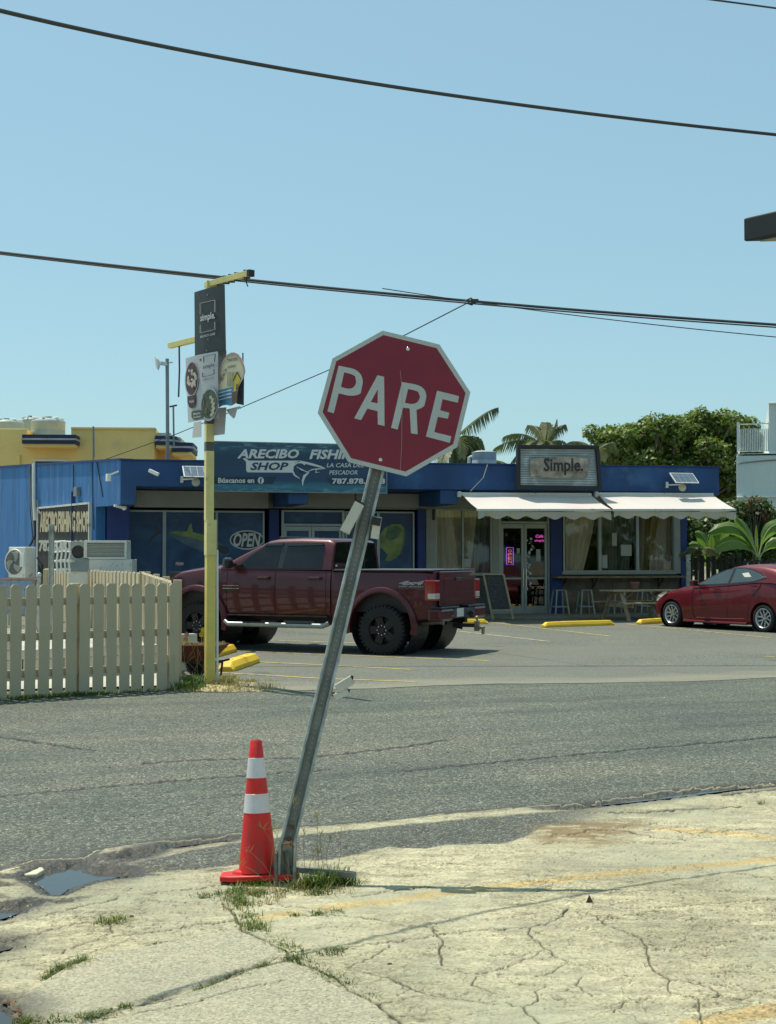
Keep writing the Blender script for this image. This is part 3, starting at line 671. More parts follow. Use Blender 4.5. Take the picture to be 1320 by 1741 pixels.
# top wall above the shopfront
m = MB(); m.M = FA.M; t0 = fz(400, 862, D)[1]; m.box(-.1, x1+.12, t0-.02, zb+.02, D-.25, D-.02); m.build('lintel', K['soffit'], b)
for (xa_, xb_) in ((228, 457), (475, 604), (606, 724)):
    m = MB(); q0 = FA.pix(xa_, 862, D+.3); q1 = FA.pix(xb_, 836, D+.3); m.M = FA.M; m.box(q0[0], q1[0], q0[1], zb-.003, D-.02, D+.3)
    m.build('shutter_box', K['soffit'], b, bevel=.01)
# projecting beams
for (xa_, xb_, ya_) in ((501, 523, 857), (758, 779, 857)):
    q0 = fz(xa_, ya_, -.05); q1 = fz(xb_, ya_, -.05); m = MB(); m.M = FA.M; m.box(q0[0]-.15, q1[0], q0[1], zb+.01, D+.13, -.03); m.build('beam', K['blue'], b, bevel=.01)
# murals: painted film on the shop windows
def mural_mat():
    m, nt, bb = new_mat('window_film'); v = objvec(nt)
    a = tex(nt, 'Noise', .8, 4, v, dist=1.2); c = ramp(nt, a.outputs[0], [(.3,(.020,.046,.105)),(.5,(.038,.090,.175)),(.7,(.060,.130,.23))])
    wv = tex(nt, 'Noise', 3, 4, v, stretch=(1,1,6), dist=1.5); sp = N(nt, 'SeparateXYZ'); nt.links.new(v, sp.inputs[0])
    hi = ramp(nt, fmath(nt, 'MULTIPLY', sp.outputs[2], .33), [(.70,(0,0,0)),(.85,(1,1,1))]); f = fmath(nt, 'MULTIPLY', hi, ramp(nt, wv.outputs[0], [(.5,(0,0,0)),(.62,(1,1,1))]))
    c = mixc(nt, f, c, (.06,.055,.13))
    nt.links.new(c, bb.inputs['Base Color']); bb.inputs['Roughness'].default_value = .35; bb.inputs['Specular IOR Level'].default_value = .25; return m
K['film'] = mural_mat()
def window(panes, y0, y1, mt, frame=(0,0,0,0), name='window', d=D, fw=.045):
    """panes: list of (x0,x1) px; frame part with glass sub-parts"""
    X0 = panes[0][0]; X1 = panes[-1][1]
    a = FA.pix(X0, y1, d); c = FA.pix(X1, y0, d)
    m = MB(); m.M = FA.M
    m.box(a[0]-fw, c[0]+fw, c[1], c[1]+fw, d-.10, d+.02); m.box(a[0]-fw, c[0]+fw, a[1]-fw, a[1], d-.10, d+.02)
    m.box(a[0]-fw, a[0], a[1], c[1], d-.10, d+.018); m.box(c[0], c[0]+fw, a[1], c[1], d-.10, d+.018)
    for (p, q) in zip(panes[:-1], panes[1:]):
        u0 = FA.pix(p[1], y1, d)[0]; u1 = FA.pix(q[0], y1, d)[0]; m.box(u0, u1, a[1], c[1], d-.10, d+.016)
    fr = m.build(name, K['alu'], b, bevel=.004)
    for p in panes:
        u0 = FA.pix(p[0], y1, d)[0]; u1 = FA.pix(p[1], y1, d)[0]
        m = MB(); m.M = FA.M; m.box(u0-.004, u1+.004, a[1]-.004, c[1]+.004, d-.05, d-.042); m.build('pane', mt, fr)
    return fr
w1 = window([(204, 276), (282, 366), (370, 447)], 872, 1049, K['film'])
w2 = window([(590, 641), (646, 702)], 873, 1049, K['film'])
# fish and lettering printed on the film
K['fishy'] = mat('print_yellow_green', (.17,.22,.05), .3, var=.5, scale=2.5)
K['fishd'] = mat('print_dark_blue', (.02,.03,.055), .3, var=.4, scale=2)
K['fishb'] = mat('print_pale_blue', (.08,.13,.17), .3, var=.3, scale=4)
K['print_w'] = mat('print_white', (.60,.60,.58), .4, var=.1)
K['print_k'] = mat('print_black', (.02,.02,.022), .4)
K['print_red'] = mat('print_red', (.22,.04,.05), .4)
FN = D-.038
def fprint(name, pts, mt, par, n=FN, k=.003, pl=FA):
    m = MB(); pl.poly(m, pts, n-k, n); return m.build(name, mt, par)
c1 = lambda *p: [(x/3.882, 680+y/3.882) for x, y in p]
fprint('tuna_tail_print', c1((1012,775),(1050,850),(1065,878),(1040,890),(985,945),(962,965),(1000,900),(1030,872),(1022,830)), K['fishd'], w1)
fprint('tuna_print', [(285,907),(300,906),(330,909),(352,914),(372,922),(388,932),(391,940),(384,944),(368,942),(345,938),(320,928),(300,917)], K['fishb'], w1, FN)
fprint('tuna_print', [(287,905),(300,903),(325,904),(350,910),(368,920),(372,926),(352,922),(325,914),(300,909)], K['fishy'], w1, FN+.002)
fprint('tuna_print', [(318,904),(322,893),(326,889),(328,904)], K['fishy'], w1, FN+.002)
fprint('tuna_print', [(372,926),(388,930),(391,939),(383,943),(370,938)], K['fishd'], w1, FN+.004)
c7 = lambda *p: [(640+x/4.125, 740+y/4.125) for x, y in p]
fprint('dorado_print', c7((25,700),(60,650),(110,625),(175,625),(195,650),(205,700),(190,760),(170,830),(140,860),(90,885),(60,880),(80,840),(45,800),(25,790)), K['fishy'], w2)
fprint('dorado_print', c7((80,650),(140,632),(180,660),(150,720),(100,740),(60,720)), mat('print_green', (.05,.13,.06), .3, var=.5, scale=3), w2, FN+.002)
fprint('dorado_print', c7((195,660),(212,680),(200,760),(176,840),(168,830),(190,740)), mat('print_teal', (.03,.10,.12), .3, var=.4), w2, FN+.003)
# OPEN lettering
def ell(cx, cy, rx, ry, n=28, t0=0, t1=2*PI): return [(cx+rx*math.cos(t0+(t1-t0)*i/n), cy+ry*math.sin(t0+(t1-t0)*i/n)) for i in range(n)]
# the OPEN badge
oc = (420, 918); 
fprint('open_badge', ell(*oc, 29, 16.5), K['print_w'], w1, FN+.006)
fprint('open_badge', ell(*oc, 27, 14.5), K['print_k'], w1, FN+.009)
m = MB(); ptext(FA, m, 'OPEN', 397, 906, 444, 930, FN+.012, shear=.25, bold=.03); m.build('open_lettering', K['print_w'], w1)
m = MB(); ptext(FA, m, 'PENN', 299, 956, 312, 961, FN+.012, bold=.03); fprint('small_sticker', ell(305, 958.5, 8, 4), K['print_red'], w1, FN+.006); m.build('sticker_lettering', K['print_w'], w1)
m = MB(); ptext(FA, m, 'SHIMANO', 237, 967, 268, 975, FN+.01, bold=.01); m.build('sticker_lettering', K['fishb'], w1)
# shop door (double) with film panes
def door(x0, xs, x1, yt, yd, yb, mt, name='door'):
    d = D; m = MB(); m.M = FA.M; a = FA.pix(x0, yb, d); c = FA.pix(x1, yt, d); zz = FA.pix(x0, yd, d)[1]; xm = FA.pix(xs, yb, d)[0]; fw = .07; z0 = .04
    m.box(a[0], a[0]+fw, z0, c[1], d-.12, d+.03); m.box(c[0]-fw, c[0], z0, c[1], d-.12, d+.03); m.box(a[0]+fw, c[0]-fw, c[1]-fw*.7, c[1], d-.12, d+.028); m.box(a[0]+fw, c[0]-fw, zz, zz+.06, d-.12, d+.028)
    fr = m.build(name, K['alu'], b, bevel=.004)
    m = MB(); m.M = FA.M; m.box(a[0]+fw, c[0]-fw, zz+.06, c[1]-fw*.7, d-.06, d-.05); m.build('transom_pane', mt, fr)
    for (l, r, hs) in ((a[0]+fw+.005, xm-.005, 1), (xm+.005, c[0]-fw-.005, 0)):
        m = MB(); m.M = FA.M; t = .075
        m.box(l, l+t, z0, zz-.01, d-.07, d-.01); m.box(r-t, r, z0, zz-.01, d-.07, d-.01); m.box(l+t, r-t, zz-.13, zz-.01, d-.07, d-.012); m.box(l+t, r-t, z0, z0+.22, d-.07, d-.012); m.box(l+t, r-t, z0+.95, z0+1.0, d-.06, d-.014)
        m.box(l+t, r-t, z0+.22, z0+.95, d-.045, d-.04); 
        m.v = m.v[:-8]; m.f = m.f[:-6]
        m.build('door_frame', K['alu'], fr, bevel=.003)
        m = MB(); m.M = FA.M; m.box(l+t-.003, r-t+.003, z0+.2, zz-.12, d-.045, d-.038); m.build('pane', mt, fr)
        m = MB(); hx = (r-t*.5) if hs else (l+t*.5); m.tube([FA.w(hx, z0+.75, d+.05), FA.w(hx, z0+1.25, d+.05)], .014, 6); m.build('handle', K['chrome'], fr)
    return fr
d1 = door(478, 530, 586, 868, 894, 1049, K['film'])
d2 = door(848, 892, 935, 872, 890, 1049, K['glass'])
w3 = window([(743, 786), (789, 834)], 868, 974, K['glass'])
w4 = window([(961, 1018), (1023, 1082), (1087, 1144)], 868, 970, K['glass'], fw=.06)
wallrect('sill', 741, 974, 838, 979, K['soffit'], D-.1, D+.10)
wallrect('spandrel', 741, 978, 838, 1052, mat('dark_spandrel', (.06,.06,.06), .8), D-.15, D+.0)
wallrect('sill', 950, 971, 1150, 977, K['soffit'], D-.1, D+.08)
wallrect('spandrel', 956, 977, 1159, 1052, mat('dark_stone_cladding', (.12,.115,.10), .85, var=.3, bmp=.4), D-.15, D-.05)
# cladding stones under the cafe window
stm = mat('cladding_stone', (.15,.12,.085), .85, var=.4, scale=2.5, bmp=.5, bscale=25)
q0 = FA.pix(957, 1050, D); q1 = FA.pix(1158, 982, D); z = .05; random.seed(3)
while z < q1[1]-.05:
    h_ = min(random.choice((.13,.16,.2)), q1[1]-z); x = q0[0]
    while x < q1[0]-.05:
        l_ = min(random.uniform(.3, .62), q1[0]-x)
        m = MB(); m.M = FA.M; m.box(x+.004, x+l_-.004, z+.004, z+h_-.004, D-.052, D-.02+random.uniform(-.012, .012)); m.build('stone', stm, b); x += l_
    z += h_
# curtains behind the glass
K['curtain'] = leafmat('curtain_cloth', (.78,.77,.72), (.86,.85,.80), None, .05)
K['curtainy'] = leafmat('yellow_curtain_cloth', (.58,.52,.30), (.62,.56,.34), None, .3)
K['curtainb'] = leafmat('blue_curtain_cloth', (.28,.37,.43), (.36,.44,.50), None, .3)
def curtain(xt0, xt1, xb0, xb1, y0, y1, mt, dd, par):
    m = MB(); n = 60; rows = 8; vs = []
    for r in range(rows+1):
        f = r/rows; ff = f**1.4; ya = y0+(y1-y0)*f
        xa = xt0+(xb0-xt0)*ff; xb = xt1+(xb1-xt1)*ff
        for i in range(n+1):
            g = i/n; a = FA.pix(xa+(xb-xa)*g, ya, dd); amp = .05*math.sin(g*n*.5+r*.1)+.02*math.sin(g*23+2)
            vs.append(tuple(FA.w(a[0], a[1], dd+amp)))
    m.add(vs, [(r*(n+1)+i, r*(n+1)+i+1, (r+1)*(n+1)+i+1, (r+1)*(n+1)+i) for r in range(rows) for i in range(n)])
    return m.build('curtain', mt, par, smooth=True)
curtain(742, 772, 742, 786, 866, 972, K['curtain'], D-.25, w3); curtain(770, 786, 779, 786, 866, 972, K['curtain'], D-.30, w3)
curtain(789, 812, 789, 800, 866, 972, K['curtain'], D-.25, w3); curtain(808, 836, 804, 836, 866, 972, K['curtainb'], D-.3, w3)
curtain(961, 1014, 961, 992, 866, 972, K['curtain'], D-.25, w4)
curtain(1023, 1052, 1023, 1050, 866, 972, K['curtainb'], D-.25, w4); curtain(1046, 1080, 1046, 1070, 866, 972, K['curtainb'], D-.32, w4)
curtain(1088, 1098, 1088, 1092, 866, 972, K['curtain'], D-.25, w4); curtain(1094, 1124, 1092, 1100, 866, 972, K['curtainy'], D-.3, w4); curtain(1106, 1146, 1102, 1146, 866, 972, K['curtain'], D-.36, w4)
K['paper'] = mat('paper_notice', (.40,.42,.41), .7, var=.08)
for x0_, y0_, x1_, y1_, w_ in ((789,950,800,964,w3),(1024,944,1033,966,w4),(1041,906,1049,928,w4),(1056,926,1074,945,w4)):
    wallrect('paper_notice', x0_, y0_, x1_, y1_, K['paper'], D-.041, D-.036, parent=w_)
wallrect('wall_sign', 735, 866, 740, 884, K['black'], D+.04, D+.06)
# door stickers, neon, hanging discs
wallrect('paper_notice', 912, 934, 919, 954, K['paper'], D-.037, D-.032, parent=d2); wallrect('paper_notice', 879, 932, 884, 941, K['paper'], D-.037, D-.032, parent=d2)
random.seed(2)
for i in range(34):
    y = 916+i*2.6*1.0; x = 899+random.uniform(-4, 4)+(6*math.exp(-((y-930)/9)**2)); r = random.uniform(.9, 2.3)
    fprint('sticker', ell(x, y, r, r, 8), random.choice([K['print_w'], K['fishb'], K['paper']]), d2, D-.03+.0004*i, .003)
tub = emat('neon_purple', (.35,.12,.9), .9); tub2 = emat('neon_red', (.9,.15,.25), .9); tub3 = emat('neon_pink', (.9,.12,.75), 1.2)
neon = MB(); q = [FA.pix(x, y, D-.1) for x, y in ((861.5,931),(873,931),(873,960),(861.5,960))]
neon.tube([FA.w(a, z, D-.1) for a, z in q+q[:1]], .012, 5); n_ = neon.build('neon_frame', tub, d2)
for i, ch in enumerate('OPEN'):
    m = MB(); ptext(FA, m, ch, 864, 934+i*6.3, 870.5, 939+i*6.3, D-.1); m.build('neon_letter', tub2, d2)
for st_, qd_ in (('Cafe', (911,909,924,914)), ('simple', (909,917,925,922))): m = MB(); ptext(FA, m, st_, *qd_, D-.1, shear=.2); m.build('neon_lettering', tub3, d2)
# counter shelf
m = MB(); q0 = FA.pix(946, 980, D+.35); q1 = FA.pix(1166, 980, D+.35); m.M = FA.M; m.box(q0[0], q1[0], q0[1]-.05, q0[1], D+.10, D+.42); sh = m.build('counter_shelf', K['wood'], b, bevel=.006)
for px in (960, 1013, 1125):
    s_ = FA.pix(px, 980, D+.2)[0]; m = MB(); m.beam(FA.w(s_, q0[1]-.06, D+.36), FA.w(s_, q0[1]-.06, D-.03), .03); m.beam(FA.w(s_, q0[1]-.06, D+.0), FA.w(s_, q0[1]-.36, D+.0), .03); m.beam(FA.w(s_, q0[1]-.07, D+.3), FA.w(s_, q0[1]-.32, D+.0), .022); m.build('bracket', K['black'], sh)
# menu board against wall, small plants etc inside door
# ---- sidewalk in front of the shop
m = MB(); m.M = FA.M; m.box(-1.2, LEN-.2, -.05, .055, D-1.6, -.35+.0); sw_ = m.build('pavement', mat('walkway_concrete', (.20,.19,.17), .9, var=.2, bmp=.2), None); sw_['kind'] = 'structure'
# ================================================================== BANNER
K['banner'] = None
def banner_mat():
    m, nt, bb = new_mat('banner_print'); v = objvec(nt); sp = N(nt, 'SeparateXYZ'); nt.links.new(v, sp.inputs[0])
    c = ramp(nt, fmath(nt, 'DIVIDE', sp.outputs[2], 1.06), [(0,(.02,.11,.18)),(.10,(.035,.17,.24)),(.25,(.016,.06,.13)),(.8,(.014,.048,.10)),(1,(.025,.08,.14))])
    wv = tex(nt, 'Noise', 2.5, 5, v, stretch=(1,1,5), dist=1); e = ramp(nt, fmath(nt, 'DIVIDE', sp.outputs[2], 1.06), [(.05,(1,1,1)),(.22,(0,0,0)),(.9,(0,0,0)),(1,(1,1,1))])
    c = mixc(nt, fmath(nt, 'MULTIPLY', e, ramp(nt, wv.outputs[0], [(.5,(0,0,0)),(.65,(1,1,1))])), c, (.12,.27,.32))
    nt.links.new(c, bb.inputs['Base Color']); bb.inputs['Roughness'].default_value = .45; return m
BN = .10
m = MB(); a = FA.pix(362, 834, BN); c = FA.pix(657, 758, BN); m.M = FA.M
m.box(a[0], c[0], a[1], c[1], BN-.05, BN); org = FA.w((a[0]+c[0])/2, a[1], BN)
bo = thing('shop_banner', org, 'wide teal fishing shop sign banner with shark logo on the blue fascia', 'sign', rz=math.atan2(E2.y, E2.x))
bp = m.build('board', banner_mat(), bo)
m = MB(); m.M = FA.M; fw = .025
for r_ in ((a[0]-fw, c[0]+fw, c[1], c[1]+fw), (a[0]-fw, c[0]+fw, a[1]-fw, a[1]), (a[0]-fw, a[0], a[1], c[1]), (c[0], c[0]+fw, a[1], c[1])): m.box(*r_, BN-.06, BN+.01)
m.build('frame', K['grey'], bo)
c3 = lambda *p: [(340+x/4.125, 740+y/4.125) for x, y in p]
def bprint(name, pts, mt, n): m = MB(); FA.poly(m, pts, BN, BN+n); return m.build(name, mt, bo)
K['silver'] = mat('silver_lettering', (.62,.63,.62), .5, var=.05)
def btext(st, x0, y0, x1, y1, n=.012, mt=K['silver'], name='lettering', **k):
    q = c3((x0,y0),(x1,y1)); m = MB(); ptext(FA, m, st, q[0][0], q[0][1], q[1][0], q[1][1], BN+n, thick=.008, **k); return m.build(name, mt, bo)
btext('ARECIBO', 262, 97, 697, 163, shear=.25, bold=.035); btext('FISHING', 768, 100, 1160, 168, shear=.25, bold=.035)
bprint('shop_plate', c3((300,163),(325,185),(325,245),(335,260),(650,262),(655,225),(672,190),(700,178),(345,178),(318,160)), K['silver'], .008)
btext('SHOP', 354, 190, 622, 245, .014, mat('dark_navy_lettering', (.015,.05,.09), .5), shear=.25, bold=.03)
btext('LA CASA DEL', 890, 195, 1150, 225, shear=.2, bold=.012); btext('PESCADOR', 908, 246, 1107, 276, shear=.2, bold=.012)
navy = mat('navy_band', (.012,.03,.07), .5)
bprint('navy_band', c3((95,290),(545,290),(510,342),(95,342)), navy, .006); bprint('navy_band', c3((888,297),(1300,297),(1300,346),(922,346)), navy, .006)
btext('Búscanos en', 128, 298, 382, 335, .010, K['print_w'], bold=.03); btext('787.878.1188', 928, 302, 1300, 342, .010, K['print_w'], bold=.035)
bprint('round_logo', ell(*c3((428,317))[0], 5.2, 5.8, 20), K['print_w'], .009); btext('f', 420, 300, 437, 336, .013, navy, bold=.04)
# shark logo: curved body strokes
def stroke(pts, ws, name, mt, n):
    L = []; R_ = []
    for i, p in enumerate(pts):
        a_ = Vector(pts[max(i-1,0)]); b_ = Vector(pts[min(i+1,len(pts)-1)]); d_ = (b_-a_).normalized(); nn = Vector((-d_.y, d_.x))*ws[i]/2
        L.append(tuple(Vector(p)+nn)); R_.append(tuple(Vector(p)-nn))
    m = MB()
    for i in range(len(pts)-1): FA.poly(m, c3(L[i], L[i+1], R_[i+1], R_[i]), BN, BN+n)
    return m.build(name, mt, bo)
stroke([(722,355),(722,320),(735,285),(765,262),(735,250),(700,235),(680,222)], [3,14,20,8,8,10,3], 'shark_logo', K['silver'], .010)
stroke([(700,303),(665,280),(650,250),(655,215),(685,192),(730,190),(790,205),(850,222),(880,232)], [4,12,12,10,10,14,16,12,3], 'shark_logo', K['silver'], .011)
stroke([(700,178),(720,190),(740,205)], [3,18,12], 'shark_logo', K['silver'], .012)
stroke([(745,262),(790,240),(830,236),(880,234)], [3,7,8,3], 'shark_logo', K['silver'], .013); stroke([(820,236),(812,262),(840,258)], [6,8,2], 'shark_logo', K['silver'], .014)
stroke([(690,230),(712,262),(735,250)], [4,16,4], 'shark_logo', navy, .015)
# ================================================================== SIMPLE SIGN
SN = .35
q = [FA.pix(880, 831, SN), FA.pix(1024, 833, SN), FA.pix(1019, 757, SN), FA.pix(880, 756, SN)]
so_ = thing('cafe_sign', FA.w((q[0][0]+q[1][0])/2, q[0][1], SN), 'black framed corrugated cafe sign with a rustic plank on the blue roof edge', 'sign', rz=math.atan2(E2.y, E2.x))
m = MB(); m.M = FA.M; W_ = .11
def inset(q, k): 
    cx = sum(a for a, _ in q)/4; cz = sum(c for _, c in q)/4; w_ = abs(q[1][0]-q[0][0])/2; h_ = abs(q[2][1]-q[1][1])/2
    return [(cx+(a-cx)*(w_-k)/w_, cz+(c-cz)*(h_-k)/h_) for a, c in q]
qi = inset(q, .09); m.ring_prism(q, qi, SN-.12, SN); m.build('frame', K['black'], so_, bevel=.006)
m = MB(); m.M = FA.M; m.prism(qi, SN-.12, SN-.09); n_ = 16
for i in range(n_):
    f0 = (i+.15)/n_; f1 = (i+.75)/n_
    l = lambda f: (qi[0][0]*(1-f)+qi[3][0]*f, qi[0][1]*(1-f)+qi[3][1]*f); r = lambda f: (qi[1][0]*(1-f)+qi[2][0]*f, qi[1][1]*(1-f)+qi[2][1]*f)
    m.prism([l(f0), r(f0), r(f1), l(f1)], SN-.089, SN-.062)
m.build('corrugated_panel', mat('corrugated_steel', (.34,.38,.38), .5, .2, var=.2, scale=2, streak=False, dirt=((.48,.52,.52), .55, 4)), so_, bevel=.006)
m = MB(); FA.poly(m, [(902,781),(915,778),(930,779),(950,776),(980,777),(1000,779),(1001,795),(999,811),(985,813),(960,812),(935,813),(915,810),(904,811),(901,800)], SN-.06, SN-.02)
m.build('wood_plank', mat('rough_grey_plank', (.32,.28,.22), .85, var=.6, scale=3.5, bmp=.8, bscale=14), so_, bevel=.01)
m = MB(); ptext(FA, m, 'Simple.', 925, 779, 992, 808, SN-.004, bold=.015, thick=.02); m.build('lettering', K['print_k'], so_)
for px in (892, 1010):
    s_ = FA.pix(px, 800, SN-.12)[0]; m = MB(); m.M = FA.M; m.box(s_-.03, s_+.03, q[0][1]+.1, q[2][1]-.15, .003, SN-.121); m.build('bracket', K['black'], so_)
# ================================================================== AWNINGS
K['canvas'] = leafmat('awning_canvas', (.84,.75,.72), (.88,.79,.75), None, .25)
K['canvasg'] = leafmat('valance_canvas', (.50,.46,.44), (.55,.50,.47), None, .35)
def awning(xl, xr, xfl, xfr, label, sag):
    n0, n1 = .03, 1.45
    bl = FA.pix(xl, 839, n0); br = FA.pix(xr, 840, n0); fl = FA.pix(xfl, 865, n1); fr = FA.pix(xfr, 865, n1)
    t = thing('awning', FA.w((bl[0]+br[0])/2, bl[1], n0), label, 'awning', 'retractable awnings over the cafe front', rz=math.atan2(E2.y, E2.x))
    m = MB(); NX, NY = 28, 8; vs = []
    for j in range(NY+1):
        f = j/NY
        for i in range(NX+1):
            g = i/NX; a = (bl[0]*(1-g)+br[0]*g)*(1-f)+(fl[0]*(1-g)+fr[0]*g)*f; z = (bl[1]*(1-g)+br[1]*g)*(1-f)+(fl[1]*(1-g)+fr[1]*g)*f
            z -= .03*math.sin(PI*f)*(1+.3*math.sin(g*9+sag)) + .008*math.sin(g*17+sag)*(1-f)
            vs.append(FA.w(a, z, n0+(n1-n0)*f))
    k = len(vs); vs2 = [v - Vector((0,0,.006)) for v in vs]
    fs = [(j*(NX+1)+i, j*(NX+1)+i+1, (j+1)*(NX+1)+i+1, (j+1)*(NX+1)+i) for j in range(NY) for i in range(NX)]
    m.add([tuple(v) for v in vs], fs); m.build('canopy', K['canvas'], t, smooth=True)
    # front bar + wavy valance
    m = MB(); m.beam(FA.w(fl[0]-.02, fl[1]-.03, n1+.01), FA.w(fr[0]+.02, fr[1]-.03, n1+.01), .05, .06); m.build('front_bar', K['offwhite'], t, bevel=.01)
    m = MB(); n = 150; vs = []; L_ = fr[0]-fl[0]; nsc = max(5, round(L_/.5))
    for j in range(3):
        for i in range(n+1):
            g = i/n; ph = (g*nsc) % 1; drop = .13+.085*abs(math.sin(PI*(ph)))**.7
            drop = .155+.04*math.cos(2*PI*g*nsc+sag)
            vs.append(tuple(FA.w(fl[0]+L_*g, fl[1]-.055-drop*j/2, n1+.035+.028*math.sin(2*PI*g*nsc*1.0+sag+1)*(j/2)+.012*math.sin(g*40)*(j/2))))
    m.add(vs, [(j*(n+1)+i, j*(n+1)+i+1, (j+1)*(n+1)+i+1, (j+1)*(n+1)+i) for j in range(2) for i in range(n)])
    m.build('valance', K['canvasg'], t, smooth=True)
    m = MB(); m.beam(FA.w(bl[0]-.03, bl[1]-.02, n0+.03), FA.w(br[0]+.03, br[1]-.02, n0+.03), .1, .09); m.build('roller', K['offwhite'], t, bevel=.02)
    for sx, fx, hx in ((bl, fl, 1), (br, fr, -1)):
        m = MB(); a = FA.w(sx[0]+.12*hx, sx[1]-.10, n0+.03); e = FA.w(sx[0]+.75*hx, sx[1]-.50, .8); c = FA.w(fx[0]+.15*hx, fx[1]-.05, n1-.03)
        m.beam(a, e, .04, .06); m.beam(e, c, .035, .05); m.build('folding_arm', K['offwhite'], t)
    m = MB(); m.M = FA.M; m.box(bl[0]-.12, bl[0]-.03, bl[1]-.10, bl[1]+.05, .003, .13); m.build('end_bracket', K['offwhite'], t, bevel=.02)
    return t
awning(785, 1003, 812, 1038, 'left cream fabric awning under the plank cafe sign', 0)
awning(1017, 1210, 1043, 1250, 'right cream fabric awning at the far end of the blue shop', 1.4)
# ================================================================== LAMPS, CAMERAS ON THE FASCIA
def solar(px, py, label, flip=1):
    """solar floodlight; px,py = lamp centre"""
    a = FA.pix(px, py, .3); o = FA.w(a[0], a[1], .3)
    t = thing('solar_lamp', FA.w(a[0], a[1]-.08, .3), label, 'lamp', 'solar floodlights on the blue fascia', rz=math.atan2(E2.y, E2.x))
    m = MB(); m.beam(FA.w(a[0]-.28, a[1]+.08, .02), FA.w(a[0]-.02, a[1]+.08, .30), .035); m.build('arm', K['offwhite'], t)
    m = MB(); m.M = FA.M; m.box(a[0]-.33, a[0]-.26, a[1]-.0, a[1]+.16, .003, .04); m.build('wall_plate', K['offwhite'], t)
    m = MB(); m.M = FA.M; m.lathe([(.03,-.06),(.09,-.05),(.10,.02),(.085,.03)], 16, (a[0], a[1], .32)); m.build('lamp_head', mat('lamp_face', (.42,.40,.30), .4), t, smooth=True)
    m = MB(); m.M = FA.M; m.box(a[0]-.02, a[0]+.02, a[1]+.08, a[1]+.2, .28, .33); m.build('stem', K['offwhite'], t)
    c = Vector((a[0]+.03, a[1]+.25, .36)); R_ = Matrix.Translation(c) @ Matrix.Rotation(math.radians(38), 4, 'X')
    m = MB(); m.M = FA.M @ R_; m.box(-.34, .34, -.012, .012, -.22, .22); m.build('panel_frame', K['offwhite'], t)
    m = MB(); m.M = FA.M @ R_
    for i in range(4):
        for j in range(2): m.box(-.32+i*.16+.004, -.16+i*.16-.004, .0125, .017, -.2+j*.2+.004, j*.2-.004)
    m.build('solar_cell', mat('solar_cell', (.10,.14,.19), .25, var=.1), t); return t
solar(1160, 829, 'small solar floodlight above the right awning')
solar(333, 820, 'small solar floodlight on the fascia behind the yellow pole')
def camera_(pl, px, py, label, sc_=1.0):
    a = pl.pix(px, py, .2); t = thing('security_camera', pl.w(a[0], a[1]-.08, .2), label, 'camera', rz=math.atan2(pl.u.y, pl.u.x))
    m = MB(); m.beam(pl.w(a[0]-.09, a[1]+.06, .2), pl.w(a[0]+.13, a[1]-.05, .30), .085*sc_); m.build('housing', K['white'], t, bevel=.015)
    m = MB(); m.beam(pl.w(a[0]-.06, a[1]+.05, .01), pl.w(a[0], a[1]+.02, .19), .03); m.build('bracket', K['white'], t)
camera_(FA, 260, 804, 'white bullet camera on the dark blue fascia left of the banner')
# white antenna panel on the side wall
a = SW.pix(187, 808, .2); t = thing('wall_antenna', SW.w(a[0], a[1]-.15, .2), 'small white antenna bracket near the top corner of the blue side wall', 'antenna')
m = MB(); m.beam(SW.w(a[0]+.1, a[1]+.1, .01), SW.w(a[0]-.02, a[1], .22), .04); m.build('bracket', K['white'], t)
m = MB(); m.M = SW.M; m.box(a[0]-.10, a[0]+.03, a[1]-.14, a[1]+.03, .18, .27); m.build('antenna_box', K['white'], t, bevel=.01)
a = SW.pix(131, 836, .06); t = thing('junction_box', SW.w(a[0], a[1]-.12, .05), 'grey junction box on the blue side wall', 'box')
m = MB(); m.M = SW.M; m.box(a[0]-.13, a[0]+.13, a[1]-.12, a[1]+.12, .004, .10); m.build('box_body', K['grey'], t, bevel=.01); m = MB(); m.M = SW.M; m.box(a[0]-.12, a[0]+.12, a[1]-.11, a[1]+.11, .10, .112); m.build('box_cover', K['grey'], t)
# eave camera under the corner
p = FA.w(.12, zl-.06, -.3); t = thing('eave_camera', p-Vector((0,0,.06)), 'small white camera under the blue eave corner', 'camera')
m = MB(); m.M = Matrix.Translation(p); m.lathe([(.02,.06),(.06,.03),(.06,-.03),(.03,-.06)], 12); m.build('housing', K['white'], t, smooth=True); m = MB(); m.beam(p+Vector((-.05,-.03,0)), p+Vector((-.22,-.12,.05)), .06); m.build('lens_tube', K['white'], t)
# ---- conduits on side wall
t = thing('conduit_bundle', SW.w(SW.pix(57, 930)[0], 0, .05), 'white and black conduits running down the blue side wall', 'conduit')
m = MB(); m.tube([SW.w(*SW.pix(x, y, .06), .06) for x, y in ((58,788),(58,850),(60,885))], .055, 8); m.build('white_pipe', K['white'], t, smooth=True)
for k_, pts in enumerate(([(51,792),(53,850),(56,885),(60,910),(58,930)], [(64,850),(66,868),(70,874)], [(60,885),(60,910),(50,930)])):
    m = MB(); m.tube([SW.w(*SW.pix(x, y, .05+.02*k_), .05+.02*k_) for x, y in pts], .03, 6); m.build('cable', K['grey'] if k_ != 2 else K['black'], t, smooth=True)
